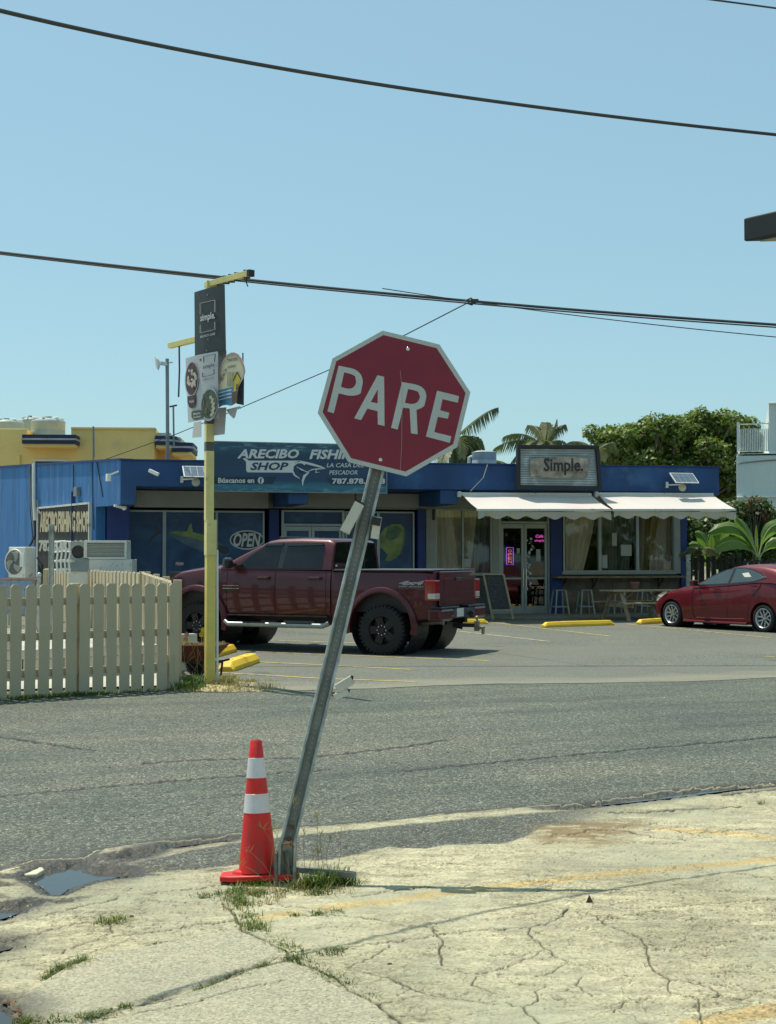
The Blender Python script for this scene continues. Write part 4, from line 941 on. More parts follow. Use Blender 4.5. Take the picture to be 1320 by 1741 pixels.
# ---- sign on the side wall
a = SW.pix(64, 1010, .05); c = SW.pix(153, 857, .05)
t = thing('wall_sign', SW.w((a[0]+c[0])/2, a[1], .05), 'black and cream hand painted fishing shop sign on the blue side wall', 'sign')
m = MB(); m.M = SW.M; m.box(a[0]+.03, c[0]-.03, a[1], c[1], .004, .05); m.build('board', mat('black_sign_board', (.025,.025,.022), .7, var=.3), t)
m = MB(); m.M = SW.M; m.box(a[0]-.03, c[0]+.03, c[1], c[1]+.05, .003, .08); m.box(a[0]-.03, a[0]+.03, a[1], c[1], .003, .08); m.box(c[0]-.03, c[0]+.03, a[1], c[1], .003, .08); m.build('frame', K['offwhite'], t)
cream = mat('cream_sign_letters', (.50,.42,.28), .7, dirt=((.25,.2,.13), .6, 8))
for st, x0_, x1_ in (('ARECIBO', 68, 98), ('FISHING', 99, 128), ('SHOP', 130, 151)):
    m = MB(); ptext(SW, m, st, x0_, 869, x1_, 905, .066, bold=.05, thick=.012); m.build('lettering', cream, t)
m = MB(); ptext(SW, m, '787.878.1188', 66, 918, 150, 938, .066, bold=.05, thick=.012); m.build('lettering', mat('white_sign_letters', (.4,.4,.36), .7), t)
# ================================================================== STOP SIGN (leaning)
def steelmat():
    m, nt, b = new_mat('galvanised_steel'); v = objvec(nt)
    a = tex(nt, 'Noise', 14, 5, v); c = ramp(nt, a.outputs[0], [(.3,(.25,.265,.25)),(.5,(.37,.39,.37)),(.7,(.49,.505,.48))])
    d = tex(nt, 'Noise', 4, 6, v); c = mixc(nt, ramp(nt, d.outputs[0], [(.56,(0,0,0)),(.72,(.7,.7,.7))]), c, (.12,.12,.11))
    s = tex(nt, 'Noise', 60, 3, v); c = mixc(nt, ramp(nt, s.outputs[0], [(.66,(0,0,0)),(.76,(.6,.6,.6))]), c, (.16,.09,.05))
    nt.links.new(c, b.inputs['Base Color']); b.inputs['Metallic'].default_value = .45; b.inputs['Roughness'].default_value = .5; bump(nt, b, a.outputs[0], .12, .004); return m
K['galv'] = steelmat()
HB = G(487, 1505); HB.z = 0
hinge = P(489, 1437, HB.y)
top = P(670.4, 687.4, 7.22)            # plate centre
K['dsteel'] = mat('dark_post_channel', (.20,.20,.175), .6, .3, var=.3, scale=9, dirt=((.17,.14,.10), .6, 12))
ss = thing('stop_sign', HB, 'leaning red octagonal stop sign on a bent perforated steel post', 'road sign')
ax = (top - hinge).normalized()
rx = Vector((1, .04, 0)); rx = (rx - ax * rx.dot(ax)).normalized(); nx = rx.cross(ax).normalized()   # nx points to the viewer
if nx.y > 0: nx = -nx
# aim of the post line in the picture: fit by pixels
ptop = P(641, 800, 7.14)
ax2 = (ptop - hinge).normalized()
rx2 = (Vector((1, .03, 0)) - ax2 * Vector((1, .03, 0)).dot(ax2)).normalized(); nx2 = rx2.cross(ax2).normalized()
if nx2.y > 0: nx2 = -nx2
def frame(o, x, y, z): return Matrix(((x.x, y.x, z.x, o.x), (x.y, y.y, z.y, o.y), (x.z, y.z, z.z, o.z), (0, 0, 0, 1)))
PM = frame(hinge, rx2, ax2, nx2)
PL_ = (ptop - hinge).length + .42
W_ = .081; hw = W_/2
def channel(mb, y0, y1, M_, s=1.0, twist=0.0):
    """rib-back channel: deep dark web, sloping walls, outer lips (open side to the viewer)"""
    prof = [(-hw,.014),(-hw+.004,.018),(-.027,.018),(-.019,-.014),(.019,-.014),(.027,.018),(hw-.004,.018),(hw,.014),(hw,.011),(.031,.013),(.022,-.018),(-.022,-.018),(-.031,.013),(-hw,.011)]
    mb.M = M_; n = len(prof); rings = []
    for y in (y0, y1): rings.append([(a*s, y, c) for a, c in prof])
    vs = [p for r in rings for p in r]
    mb.add(vs, [(j, (j+1)%n, n+(j+1)%n, n+j) for j in range(n)])
    # end caps as strips
    for k in (0, n): mb.add([vs[k+j] for j in range(n)], [(i, i+1, n-2-i, n-1-i) for i in range(0, n//2-1)])
    mb.M = Matrix()
m = MB(); channel(m, 0.0, PL_, PM); post = m.build('post', K['galv'], ss)
# dark web liner and punched holes
m = MB(); m.M = PM; m.box(-.0185, .0185, .02, PL_-.01, -.0135, -.0115); m.build('post_web', K['dsteel'], ss)
m = MB(); nh = int(PL_/.0254)
for i in range(nh):
    m.M = PM @ Matrix.Translation((0, .03+i*.0254*1.0, -.0112)); m.lathe([(.0048,0),(.0048,.0006)], 8)
hol = m.build('hole', mat('hole_shadowed_lot', (.30,.31,.28), .9) , ss); hol['kind'] = 'stuff'
# stub in the ground (two nested bent channels)
SMx = frame(Vector((HB.x, HB.y, -.03)), Vector((1,.05,0)).normalized(), (hinge+Vector((0,0,.03)) - HB).normalized(), Vector((0.05,-1,0)).normalized())
m = MB(); channel(m, 0, hinge.z+.05, SMx, 1.18); m.build('post_base', K['galv'], ss)
m = MB(); B2 = frame(Vector((HB.x-.022, HB.y-.012, -.02)), Vector((.9,.4,0)).normalized(), Vector((-.02,0,1)).normalized(), Vector((.4,-.9,0)).normalized()); channel(m, 0, hinge.z-.01, B2, 1.0); m.build('post_base', K['dsteel'], ss)
m = MB(); m.M = PM
for y in (.03, .09): m.lathe([(.011,-.012),(.011,.0),(.006,.003)], 8, (0, y, 0))
m.build('post_bolt', mat('rusty_bolt', (.16,.07,.03), .8), ss)
m = MB(); m.tube([hinge+nx2*.02+rx2*-.02, hinge+nx2*.03+rx2*.01+ax2*.012, hinge+nx2*.02+rx2*.03], .006, 6); m.M = Matrix(); m.build('wire_tie', mat('rust', (.20,.08,.03), .9), ss)
# plate
def reg_oct(r): return [(r*math.cos(PI/8+i*PI/4), r*math.sin(PI/8+i*PI/4)) for i in range(8)]
SP = frame(top, rx, ax, nx)
def proj(v):
    v = v - Vector((0,0,CH)); f = v.y*math.cos(TH)+v.z*math.sin(TH); u = -v.y*math.sin(TH)+v.z*math.cos(TH); return (660+FPX*v.x/f, 870.5-FPX*u/f)
# in-plane rotation so that the top edge matches
ang = math.radians(-13.8); a0 = proj(SP @ Vector((-.1,0,0))); a1 = proj(SP @ Vector((.1,0,0)))
cur = -math.atan2(a1[1]-a0[1], a1[0]-a0[0]); SP = SP @ Matrix.Rotation(ang-cur, 4, 'Z')
R8 = .762/2/math.cos(PI/8)
SP = SP @ Matrix.Translation((0, 0, .03))
def redsheet():
    m, nt, b = new_mat('red_reflective_sheeting'); v = objvec(nt); a = tex(nt, 'Noise', 5, 4, v)
    c = ramp(nt, a.outputs[0], [(.3,(.19,.007,.017)),(.7,(.235,.010,.022))]); g = tex(nt, 'Noise', 420, 1, v); c = mixc(nt, .3, c, ramp(nt, g.outputs[0], [(.4,(.6,.6,.6)),(.6,(1,1,1))]), 'MULTIPLY')
    nt.links.new(c, b.inputs['Base Color']); b.inputs['Roughness'].default_value = .38; return m
K['wsheet'] = mat('white_reflective_sheeting', (.46,.48,.45), .4, var=.05, fine=.15)
m = MB(); m.M = SP; m.prism(reg_oct(R8), -.003, 0); m.build('plate', K['alu'], ss)
m = MB(); m.M = SP; m.ring_prism(reg_oct(R8-.0005), reg_oct(R8-.026), 0, .0006); m.build('border', K['wsheet'], ss)
m = MB(); m.M = SP; m.prism(reg_oct(R8-.026), 0, .0006); m.build('red_face', redsheet(), ss)
# letters from the photograph: plate coordinates through the plate plane
SPi = SP.inverted(); pn = SP.to_3x3() @ Vector((0,0,1)); po = SP.to_translation()
def onplate(x, y):
    d = ray(520+x/4.4, 540+y/4.4); c = Vector((0,0,CH)); t = pn.dot(po-c)/pn.dot(d); q = SPi @ (c+d*t); return (q.x, q.y)
def arc(c, p0, p1, n=9, k=1.0):
    return p0
def letter(outer, inner=None, name='letter'):
    m = MB(); m.M = SP; o_ = [onplate(*p) for p in outer]
    if inner is None: m.prism(o_, .0006, .0014)
    else:
        import mathutils.geometry as mg
        i_ = [onplate(*p) for p in inner]
        allp = o_+i_; tris = mg.tessellate_polygon([[Vector((a, b, 0)) for a, b in o_], [Vector((a, b, 0)) for a, b in i_]])
        m.add([(a, b, .0014) for a, b in allp], [tuple(t) for t in tris])
    return m.build(name, K['wsheet'], ss)
def bez(p0, p1, p2, p3, n=7):
    return [tuple(Vector(p0)*(1-t)**3+Vector(p1)*3*t*(1-t)**2+Vector(p2)*3*t*t*(1-t)+Vector(p3)*t**3) for t in [i/n for i in range(n+1)]]
letter([(163,703),(247,360)]+bez((335,378),(400,392),(430,435),(427,490))+bez((424,555),(400,590),(330,590),(290,577))[1:]+[(247,567),(211,716)],
       [(288,410),(264,520)]+bez((300,529),(345,542),(372,520),(378,480))+bez((380,450),(360,425),(325,418),(288,410))[1:-1])
letter([(363,754),(537,432),(587,443),(590,811),(540,800),(538,700),(462,681),(414,767)], [(487,632),(538,642),(540,535)])
letter([(639,825),(720,482)]+bez((820,500),(890,515),(905,560),(902,600))+bez((898,650),(875,680),(829,690),(829,690))[1:]+[(838,874),(788,866),(778,680),(729,674),(688,838)],
       [(766,535),(742,638)]+bez((780,646),(830,652),(850,625),(855,590))+bez((850,560),(830,548),(800,540),(766,535))[1:-1])
letter([(900,890),(983,547),(1147,588),(1139,637),(1024,610),(1006,693),(1075,713),(1063,757),(988,742),(962,857),(1090,888),(1078,937)])
for (x, y) in ((765,235),(560,1063)):
    q = onplate(x, y); m = MB(); m.M = SP; m.lathe([(.010,.0006),(.010,.003),(.006,.007),(.002,.008)], 12, (q[0], q[1], 0)); m.build('bolt', K['chrome'], ss, smooth=True)
q0 = onplate(708, 400); q1 = onplate(722, 560); q2 = onplate(718, 960); q3 = onplate(708, 1140)
m = MB(); m.M = SP
for a_, b_ in ((q0, q1), (q1, q2), (q2, q3)): m.prism([(a_[0]-.0011, a_[1]), (b_[0]-.0011, b_[1]), (b_[0]+.0011, b_[1]), (a_[0]+.0011, a_[1])], .0014, .0017)
m.build('scratch', mat('pale_scratch', (.42,.22,.22), .6), ss)
# leftover sign brackets clamped on the post
K['whitemetal'] = mat('old_white_bracket', (.50,.50,.45), .5, var=.1, dirt=((.30,.20,.10), .62, 30))
def stub(px0, py0, px1, py1, w_, Y, ybk, label=None):
    a_ = P(px0, py0, Y); b_ = P(px1, py1, ybk); d = (b_-a_).normalized(); r = d.cross(Vector((0,-1,0))).normalized(); t = d.cross(r)
    m = MB(); L_ = (b_-a_).length; M_ = frame(a_, r, t, d); m.M = M_
    h = w_/2; pr = [(-h,-.035),(h,-.035),(h,-.031),(-h+.004,-.031),(-h+.004,.031),(h,.031),(h,.035),(-h,.035)]
    m.prism(pr, 0, L_); 
    m.box(-h*.2, h*.2, -.012, .012, .004, L_-.004)
    o = m.build('bracket', K['whitemetal'], ss)
    m = MB(); m.M = M_; m.box(-h+.004, h-.001, -.031, .031, L_-.006, L_-.003); m.box(-h+.004, h-.001, -.031, .031, .003, .006); m.build('bracket_shadow_gap', K['black'], ss) if False else None
stub(586, 905, 612, 856, .052, 7.02, 7.02); stub(637, 916, 643, 879, .042, 7.06, 7.06); stub(573, 1171, 600, 1155, .044, 6.86, 6.86); stub(569, 1185, 593, 1175, .03, 6.86, 6.86)
blk = mat('dark_open_end', (.02,.02,.02), .7)  # dark blocks stand in for the shade inside the open bracket ends
for (x0_, y0_, x1_, y1_, Y_, w__) in ((609,862,614,853,7.01,.05),(638,893,641,880,7.03,.042),(596,1163,599,1149,6.85,.022),(590,1182,593,1172,6.85,.018)):
    m = MB(); m.beam(P(x0_, y0_, Y_), P(x1_, y1_, Y_), w__*.8, .05 if y0_ < 1000 else .016); m.build('bracket_end', blk, ss)
for (x_, y_, Y_) in ((602,888,7.03),(597,900,7.04),(632,905,7.05),(634,893,7.05),(567,1180,6.86)):
    m = MB(); m.M = Matrix.Translation(P(x_, y_, Y_)); m.lathe([(.007,-.012),(.007,.012)], 6); m.build('clamp_bolt', mat('rust_bolt', (.17,.09,.04), .8), ss)
# anchor bar across the foot
m = MB(); a_ = P(438, 1471, 6.79); b_ = P(605, 1488, 6.67); m.beam(a_, b_, .035, .028); 
m.build('anchor_bar', K['dsteel'], ss, bevel=.002)
# ================================================================== TRAFFIC CONE
cb = G(441, 1504); CY = 6.80; cx_ = (441-660)/FPX*CY
t = thing('traffic_cone', (cx_, CY, 0), 'orange traffic cone with two white bands behind the leaning post', 'traffic cone')
K['orange'] = mat('orange_cone_plastic', (.64,.016,.012), .45, var=.10, scale=7, dirt=((.34,.04,.03), .56, 9, 1), bmp=.08)
lean = Matrix.Translation((cx_, CY, 0.016)) @ Matrix.Rotation(math.radians(-1.6), 4, 'Y') @ Matrix.Rotation(math.radians(-5), 4, 'X') @ Matrix.Diagonal((1,1,.965,1))
def coner(z): return .030 + (.100-.030)*(1-z/.705)**1.0
m = MB(); m.M = lean; m.lathe([(coner(.035),.035),(coner(.30),.30),(coner(.55),.55),(coner(.70),.70),(.026,.706),(.024,.706),(.022,.60),(.08,.03)], 40, cap=False); m.build('cone_body', K['orange'], t, smooth=True)
m = MB(); m.M = lean @ Matrix.Rotation(.05, 4, 'Z') @ Matrix.Diagonal((1.06,.58,1,1)) @ Matrix.Translation((.008,0,0)); s = .183; k = .05
pts = [(-s+k,-s),(s-k,-s),(s,-s+k),(s,s-k),(s-k,s),(-s+k,s),(-s,s-k),(-s,-s+k)]
m.ring_prism(pts, [(x*.48, y*.48) for x, y in pts], .0, .028); m.lathe([(.135,.026),(.125,.045),(.094,.052)], 32, cap=False); m.build('cone_base', K['orange'], t, bevel=.006, smooth=True)
band = mat('white_reflective_band', (.70,.66,.68), .35, var=.05, fine=.12, dirt=((.45,.42,.42), .66, 10))
for z0_, z1_ in ((.512,.615),(.335,.432)):
    m = MB(); m.M = lean; m.lathe([(coner(z0_)+.0002,z0_),(coner(z0_)+.0016,z0_+.001),(coner(z1_)+.0016,z1_-.001),(coner(z1_)+.0002,z1_)], 40, cap=False); m.build('reflective_band', band, t, smooth=True)
# ================================================================== YELLOW SIGN POLE
K['ypole'] = mat('yellow_pole_paint', (.72,.62,.25), .6, var=.12, scale=4, dirt=((.40,.37,.22), .62, 6))
K['ypole2'] = mat('yellow_post_sleeve', (.70,.57,.15), .55, var=.12, scale=4, dirt=((.30,.25,.10), .66, 7))
YB = G(357, 1162); YP = thing('sign_pole', YB, 'tall yellow square steel pole carrying cafe signs beside the picket fence', 'pole')
def pole_box(z0, z1, s, a, mt, name, dx=0, dy=0):
    m = MB(); m.M = Matrix.Translation((YB.x+dx, YB.y+dy, 0)) @ Matrix.Rotation(a, 4, 'Z'); m.box(-s/2, s/2, -s/2, s/2, z0, z1); return m.build(name, mt, YP, bevel=.004)
pa = math.radians(22)
ztop = P(355, 478, YB.y).z
pole_box(0, P(357, 885, YB.y).z, .118, pa, K['ypole2'], 'post_sleeve'); pole_box(P(357, 885, YB.y).z-.002, ztop, .104, pa, K['ypole'], 'post', -.02)
zc = P(357, 912, YB.y).z; pole_box(zc-.24, zc+.21, .132, pa, K['ypole'], 'collar')
for z_, in ((P(352,758,YB.y).z,), (P(352,712,YB.y).z,)):
    pole_box(z_-.07, z_+.05, .1075, pa, mat('grey_tape', (.10,.10,.09), .7, var=.4), 'tape', -.02)
AD = Vector((.62, -.78, 0)).normalized(); AP = Plane((YB.x-.02, YB.y), (AD.x, AD.y))
def arm(x0, y0, x1, y1, w_, name='arm'):
    a = AP.pix(x0, y0); c = AP.pix(x1, y1); m = MB(); m.beam(AP.w(*a), AP.w(*c), w_); return m.build(name, K['ypole'], YP, bevel=.004)
arm(352, 485, 424, 465, .075); arm(289, 588, 352, 573, .07)
a = AP.pix(424.5, 465); c = AP.pix(428.5, 464); m = MB(); m.beam(AP.w(*a), AP.w(*c), .08); m.build('arm_cap', K['black'], YP)
for x_ in (375, 385, 394, 404, 420):
    a = AP.pix(x_, 485-(x_-352)*.278); m = MB(); m.beam(AP.w(a[0], a[1]-.055), AP.w(a[0], a[1]+.055), .085, .012); m.build('strap', K['dgrey'], YP)
a = AP.pix(421, 468); m = MB(); m.tube([AP.w(a[0], a[1]), AP.w(a[0]-.03, a[1]-.08), AP.w(a[0]+.01, a[1]-.14)], .008, 5); m.build('hook', K['black'], YP)
m = MB(); m.tube([AP.w(*AP.pix(305, 587)), AP.w(*AP.pix(305.5, 630)), AP.w(*AP.pix(304, 675))], .012, 5); m.build('hanging_rod', K['dgrey'], YP)
m = MB(); m.tube([(YB.x+.10, YB.y-.02, 0), (YB.x+.09, YB.y-.01, P(370, 935, YB.y).z)], .016, 6); m.build('conduit', K['white'], YP)
SG = .10
def curved_panel(name, pts, mt, n, bulge=.05, th=.006, par=YP):
    """pts BL BR TR TL in pixels, slightly bowed"""
    q = [AP.pix(x, y, n) for x, y in pts]; m = MB(); nx_ = 10; vs = []
    for j in range(2):
        for i in range(nx_+1):
            g = i/nx_; lo = (q[0][0]*(1-g)+q[1][0]*g, q[0][1]*(1-g)+q[1][1]*g); hi = (q[3][0]*(1-g)+q[2][0]*g, q[3][1]*(1-g)+q[2][1]*g); p = hi if j else lo
            vs.append(AP.w(p[0], p[1], n+bulge*math.sin(PI*g)))
    k = nx_+1; v2 = [v-AP.n*th for v in vs]
    fs = [(i, i+1, k+i+1, k+i) for i in range(nx_)] + [(2*k+i+1, 2*k+i, 3*k+i, 3*k+i+1) for i in range(nx_)]
    fs += [(i, 2*k+i, 2*k+i+1, i+1) for i in range(nx_)] + [(k+i, k+i+1, 3*k+i+1, 3*k+i) for i in range(nx_)] + [(0, k, 3*k, 2*k), (k-1, 3*k-1, 4*k-1, 2*k-1)]
    m.add([tuple(v) for v in vs+v2], fs); return m.build(name, mt, par), q
c2 = lambda *p: [(270+x/5.4386, 440+y/5.4386) for x, y in p]
cz = lambda *p: [(300+x/10.154, 590+y/10.154) for x, y in p]
def sprint_(name, pts, mt, n, par, k=.003): m = MB(); AP.poly(m, pts, n-k, n); return m.build(name, mt, par)
blkp = mat('charcoal_sign_panel', (.028,.030,.032), .5, var=.15)
p1, _ = curved_panel('sign_panel', c2((335,895),(620,850),(608,238),(330,310)), blkp, SG, .02); p1['label'] = 'charcoal cafe sign panel with white lettering'
wt = K['print_w']; L1 = SG+.035
def lin(pts, w_, name, mt, n, par):
    m = MB()
    for a_, b_ in zip(pts[:-1], pts[1:]):
        A_ = AP.w(*AP.pix(*a_, n), n); B_ = AP.w(*AP.pix(*b_, n), n); m.beam(A_, B_, w_, .003, up=tuple(AP.n.cross((B_-A_).normalized())))
    return m.build(name, mt, par)
lin(c2((385,512),(385,412),(520,382),(520,492)), .014, 'logo_frame', wt, L1, p1); lin(c2((386,612),(386,685),(520,655),(520,582)), .014, 'logo_frame', wt, L1, p1)
def qtext(st, quad_px, n, mt, par, name='lettering', **k):
    q = [AP.pix(x, y, n) for x, y in quad_px]; m = MB(); m.M = AP.M; text(m, st, 0, 0, 0, 0, n, quad=q, **k); return m.build(name, mt, par)
qtext('simple.', c2((385,600),(522,570),(522,483),(385,515)), L1+.002, wt, p1, bold=.02)
qtext('BRUNCH CAFE', c2((386,733),(522,703),(522,682),(386,712)), L1+.002, wt, p1, bold=.02)
for x_, y_ in ((448,335),(455,745),(443,848)): sprint_('screw', ell(*c2((x_,y_))[0], 1.0, 1.3, 8), K['grey'], L1+.003, p1)
# rear pale panels
pale = mat('pale_sign_back', (.42,.42,.44), .6, var=.08); pale2 = mat('white_sign_back', (.66,.66,.64), .6, var=.05)
o_, _ = curved_panel('sign_panel_back', cz((600,1535),(830,1505),(860,1040),(600,1060)), pale, -.03, 0); curved_panel('sign_panel_back', cz((275,1565),(428,1555),(428,1280),(300,1300)), pale2, -.02, 0); curved_panel('sign_panel_back', cz((700,1000),(860,900),(860,60),(700,80)), pale, -.05, 0)
# white menu board
wpan = mat('white_menu_board', (.50,.51,.53), .5, var=.06)
p2, _ = curved_panel('menu_board', cz((205,1305),(720,1225),(715,75),(160,195)), wpan, SG+.07, .03); p2['label'] = 'white menu board with two bowl pictures'
L2 = SG+.07+.045
lin(cz((475,270),(475,165),(675,118),(660,255)), .010, 'logo_frame', K['print_k'], L2, p2); lin(cz((458,440),(455,520),(650,470),(655,385)), .010, 'logo_frame', K['print_k'], L2, p2)
qtext('simple', cz((458,400),(655,350),(655,265),(458,310)), L2, K['print_k'], p2, bold=.01); qtext('BRUNCH CAFE', cz((450,583),(650,540),(650,520),(450,562)), L2, K['dgrey'], p2)
sprint_('screw', ell(*cz((412,222))[0], 1.2, 2.1, 10), K['dgrey'], L2, p2)
def disc(cx, cy, rx_, ry_, tilt, mt, n, name, par, nn=28):
    pts = [];
    for i in range(nn):
        t = 2*PI*i/nn; x = rx_*math.cos(t); y = ry_*math.sin(t); pts.append((cx+x, cy+y+x*tilt))
    return sprint_(name, cz(*pts), mt, n, par)
mar = mat('bowl_print_maroon', (.09,.035,.045), .5, var=.5, scale=12); grn = mat('bowl_print_green', (.06,.085,.045), .5, var=.6, scale=14)
disc(262, 560, 118, 300, -.25, wt, L2, 'bowl_rim', p2); disc(265, 545, 106, 282, -.25, mar, L2+.003, 'bowl_picture', p2)
random.seed(11)
fr1 = mat('fruit_print_cream', (.55,.48,.40), .5, var=.2); fr2 = mat('leaf_print', (.06,.12,.04), .5, var=.2); fr3 = mat('berry_print', (.28,.05,.07), .5, var=.2)
for i in range(26):
    t = random.uniform(0, 2*PI); r = random.random()**.5*.75; cx_2 = 262+100*r*math.cos(t); cy_2 = 540+270*r*math.sin(t)
    mt = fr2 if cy_2 < 400 else (fr3 if cy_2 > 690 else fr1); disc(cx_2, cy_2, random.uniform(12, 26), random.uniform(20, 48), -.25, mt, L2+.005+.0004*i, 'fruit_picture', p2, 8)
sprint_('name_tag', cz((190,855),(325,825),(325,980),(300,1040),(262,1062),(225,1040),(195,960)), mar, L2+.004, p2); qtext('Açai', cz((222,975),(302,960),(302,905),(222,920)), L2+.007, wt, p2, bold=.02)
disc(565, 990, 150, 290, -.2, mat('grey_ring_print', (.40,.41,.42), .5), L2, 'bowl_rim', p2); disc(568, 985, 138, 250, -.2, grn, L2+.003, 'bowl_picture', p2)
for i in range(9): disc(600+40*math.sin(i*.35)+(8 if i%2 else -8), 870+i*38, 24, 30, -.2, mat('banana_print', (.42,.38,.28), .5) if i == 0 else bpy.data.materials['banana_print'], L2+.006+.0004*i, 'fruit_picture', p2, 10)
for i in range(16): disc(510+random.uniform(-50,50), 980+random.uniform(-190,190), random.uniform(8,20), random.uniform(12,30), 0, random.choice([fr2, grn, fr3]), L2+.005+.0004*i, 'fruit_picture', p2, 7)
sprint_('name_tag', cz((262,1120),(280,1105),(420,1085),(440,1100),(470,1200),(455,1225),(300,1260),(262,1210)), mat('olive_tag', (.07,.08,.06), .5), L2+.004, p2)
qtext('Matcha', cz((290,1180),(415,1155),(410,1115),(290,1140)), L2+.007, wt, p2, bold=.02); qtext('Sorbet', cz((295,1235),(425,1210),(420,1170),(295,1195)), L2+.0075, wt, p2, bold=.02)
# round topped taco sign, torn at the bottom
navyp = mat('navy_back_panel', (.02,.028,.06), .5)
sprint_('sign_panel_back', cz((1040,980),(1160,1005),(1165,470),(1090,300),(1000,400)), navyp, SG-.02, YP, .006)
tp = mat('taco_sign_print', (.55,.52,.36), .55, var=.15, scale=3); pts = [(730,1045),(720,740),(722,560),(745,400),(800,240),(880,130),(950,95),(1010,95),(1070,125),(1120,190),(1160,290),(1185,420),(1160,520),(1120,590),(1060,700),(1035,960),(990,990),(940,1015),(860,1000),(790,1010)]
p3 = sprint_('taco_sign_panel', cz(*pts), tp, SG+.03, YP, .008); p3['label'] = 'torn round topped food stand sign with a yellow hut'
L3 = SG+.034
rim = mat('pink_sign_rim', (.42,.26,.24), .5); outer = pts[2:13]; cxm, cym = 950, 560
for off, mt in ((1.0, rim),):
    m = MB()
    for a_, b_ in zip(outer[:-1], outer[1:]):
        ia = (cxm+(a_[0]-cxm)*.90, cym+(a_[1]-cym)*.90); ib = (cxm+(b_[0]-cxm)*.90, cym+(b_[1]-cym)*.90); AP.poly(m, cz(a_, b_, ib, ia), L3-.003, L3)
    m.build('sign_rim', mt, p3)
sprint_('sea_print', cz((722,745),(980,690),(985,770),(965,1000),(940,1005),(860,990),(790,1000),(735,1035)), mat('sea_print_blue', (.05,.20,.36), .5, var=.3, scale=10), L3+.003, p3)
for yy in (790, 850, 910): sprint_('wave_print', cz((735,yy),(800,yy-18),(900,yy-50),(955,yy-60),(950,yy-35),(860,yy-22),(740,yy+14)), wt, L3+.005, p3)
sprint_('hut_print', cz((1050,440),(1110,570),(1085,600),(1045,740),(985,780),(1005,600),(990,570)), mat('hut_yellow', (.62,.46,.05), .5), L3+.004, p3)
lin(cz((985,580),(1050,430),(1118,560)), .014, 'roof_print', K['print_k'], L3+.008, p3); sprint_('door_print', cz((1035,640),(1055,635),(1050,740),(1030,745)), mat('door_brown', (.15,.07,.05), .6), L3+.007, p3)
sprint_('wall_print', cz((960,780),(1060,760),(1035,960),(960,990)), mat('wall_brown', (.12,.07,.065), .6), L3+.006, p3)
for st, qd in (('KOKO', cz((885,290),(985,240),(970,190),(870,240))), ('LOKO', cz((900,340),(1050,250),(1050,195),(890,270))), ('TACOS', cz((800,620),(880,420),(835,380),(760,540))), ('TACOS', cz((900,420),(1030,360),(1020,300),(890,360)))):
    pass
for st, qd in (('TACOS', cz((880,262),(1045,232),(1045,180),(880,212))), ('KIOSKO', cz((895,370),(1025,345),(1025,300),(895,325))), ('BEACH', cz((790,600),(880,400),(845,350),(755,540)))):
    qtext(st, qd, L3+.008, K['print_k'], p3, bold=.01)
for i in range(5): lin(cz((890+i*25,430),(880+i*28,680)), .006, 'ray_print', mat('ray_print', (.28,.25,.14), .6) if i == 0 else bpy.data.materials['ray_print'], L3+.004, p3)
sprint_('torn_flap', cz((860,1080),(1060,1030),(1100,1020),(1110,1070),(1050,1050),(1010,1210),(985,1235),(920,1170)), pale, SG-.04, YP, .006)
lin(cz((1150,100),(1150,300)), .02, 'back_rail', K['grey'], SG-.06, YP)
# ================================================================== ANTENNAS
def mast(px, yt, yb, Y, r, label, name='antenna_mast'):
    a = P(px, yt, Y); c = P(px+1, yb, Y); t = thing(name, c, label, 'antenna'); m = MB(); m.tube([c, a], r, 8); m.build('mast', K['grey'], t); return t, a
t, a = mast(284.5, 610, 782, 33.5, .045, 'grey roof mast with a small white dish behind the yellow pole')
m = MB(); m.M = Matrix.Translation(a+Vector((-.16,-.1,-.12))) @ Matrix.Rotation(math.radians(-100), 4, 'Y') @ Matrix.Rotation(math.radians(15),4,'X'); m.lathe([(.0,0),(.08,.01),(.14,.04),(.19,.09),(.185,.092),(.13,.045),(.0,.012)], 20, cap=False); m.build('dish', K['white'], t, smooth=True)
m = MB(); m.beam(a+Vector((-.16,-.1,-.12)), a+Vector((0,0,-.14)), .08); m.beam(a+Vector((0,0,-.1)), a+Vector((.14,0,-.09)), .03); m.build('dish_bracket', K['offwhite'], t)
t, a = mast(295, 690, 760, 44, .03, 'short thin antenna on the yellow building roof')
m = MB(); m.beam(a+Vector((-.12,0,-.03)), a+Vector((.12,0,.02)), .05); m.build('antenna_bar', K['dgrey'], t)
t, a = mast(159, 725, 778, 42, .03, 'thin dark vent pipe on the yellow building', 'vent_pipe'); t['category'] = 'pipe'
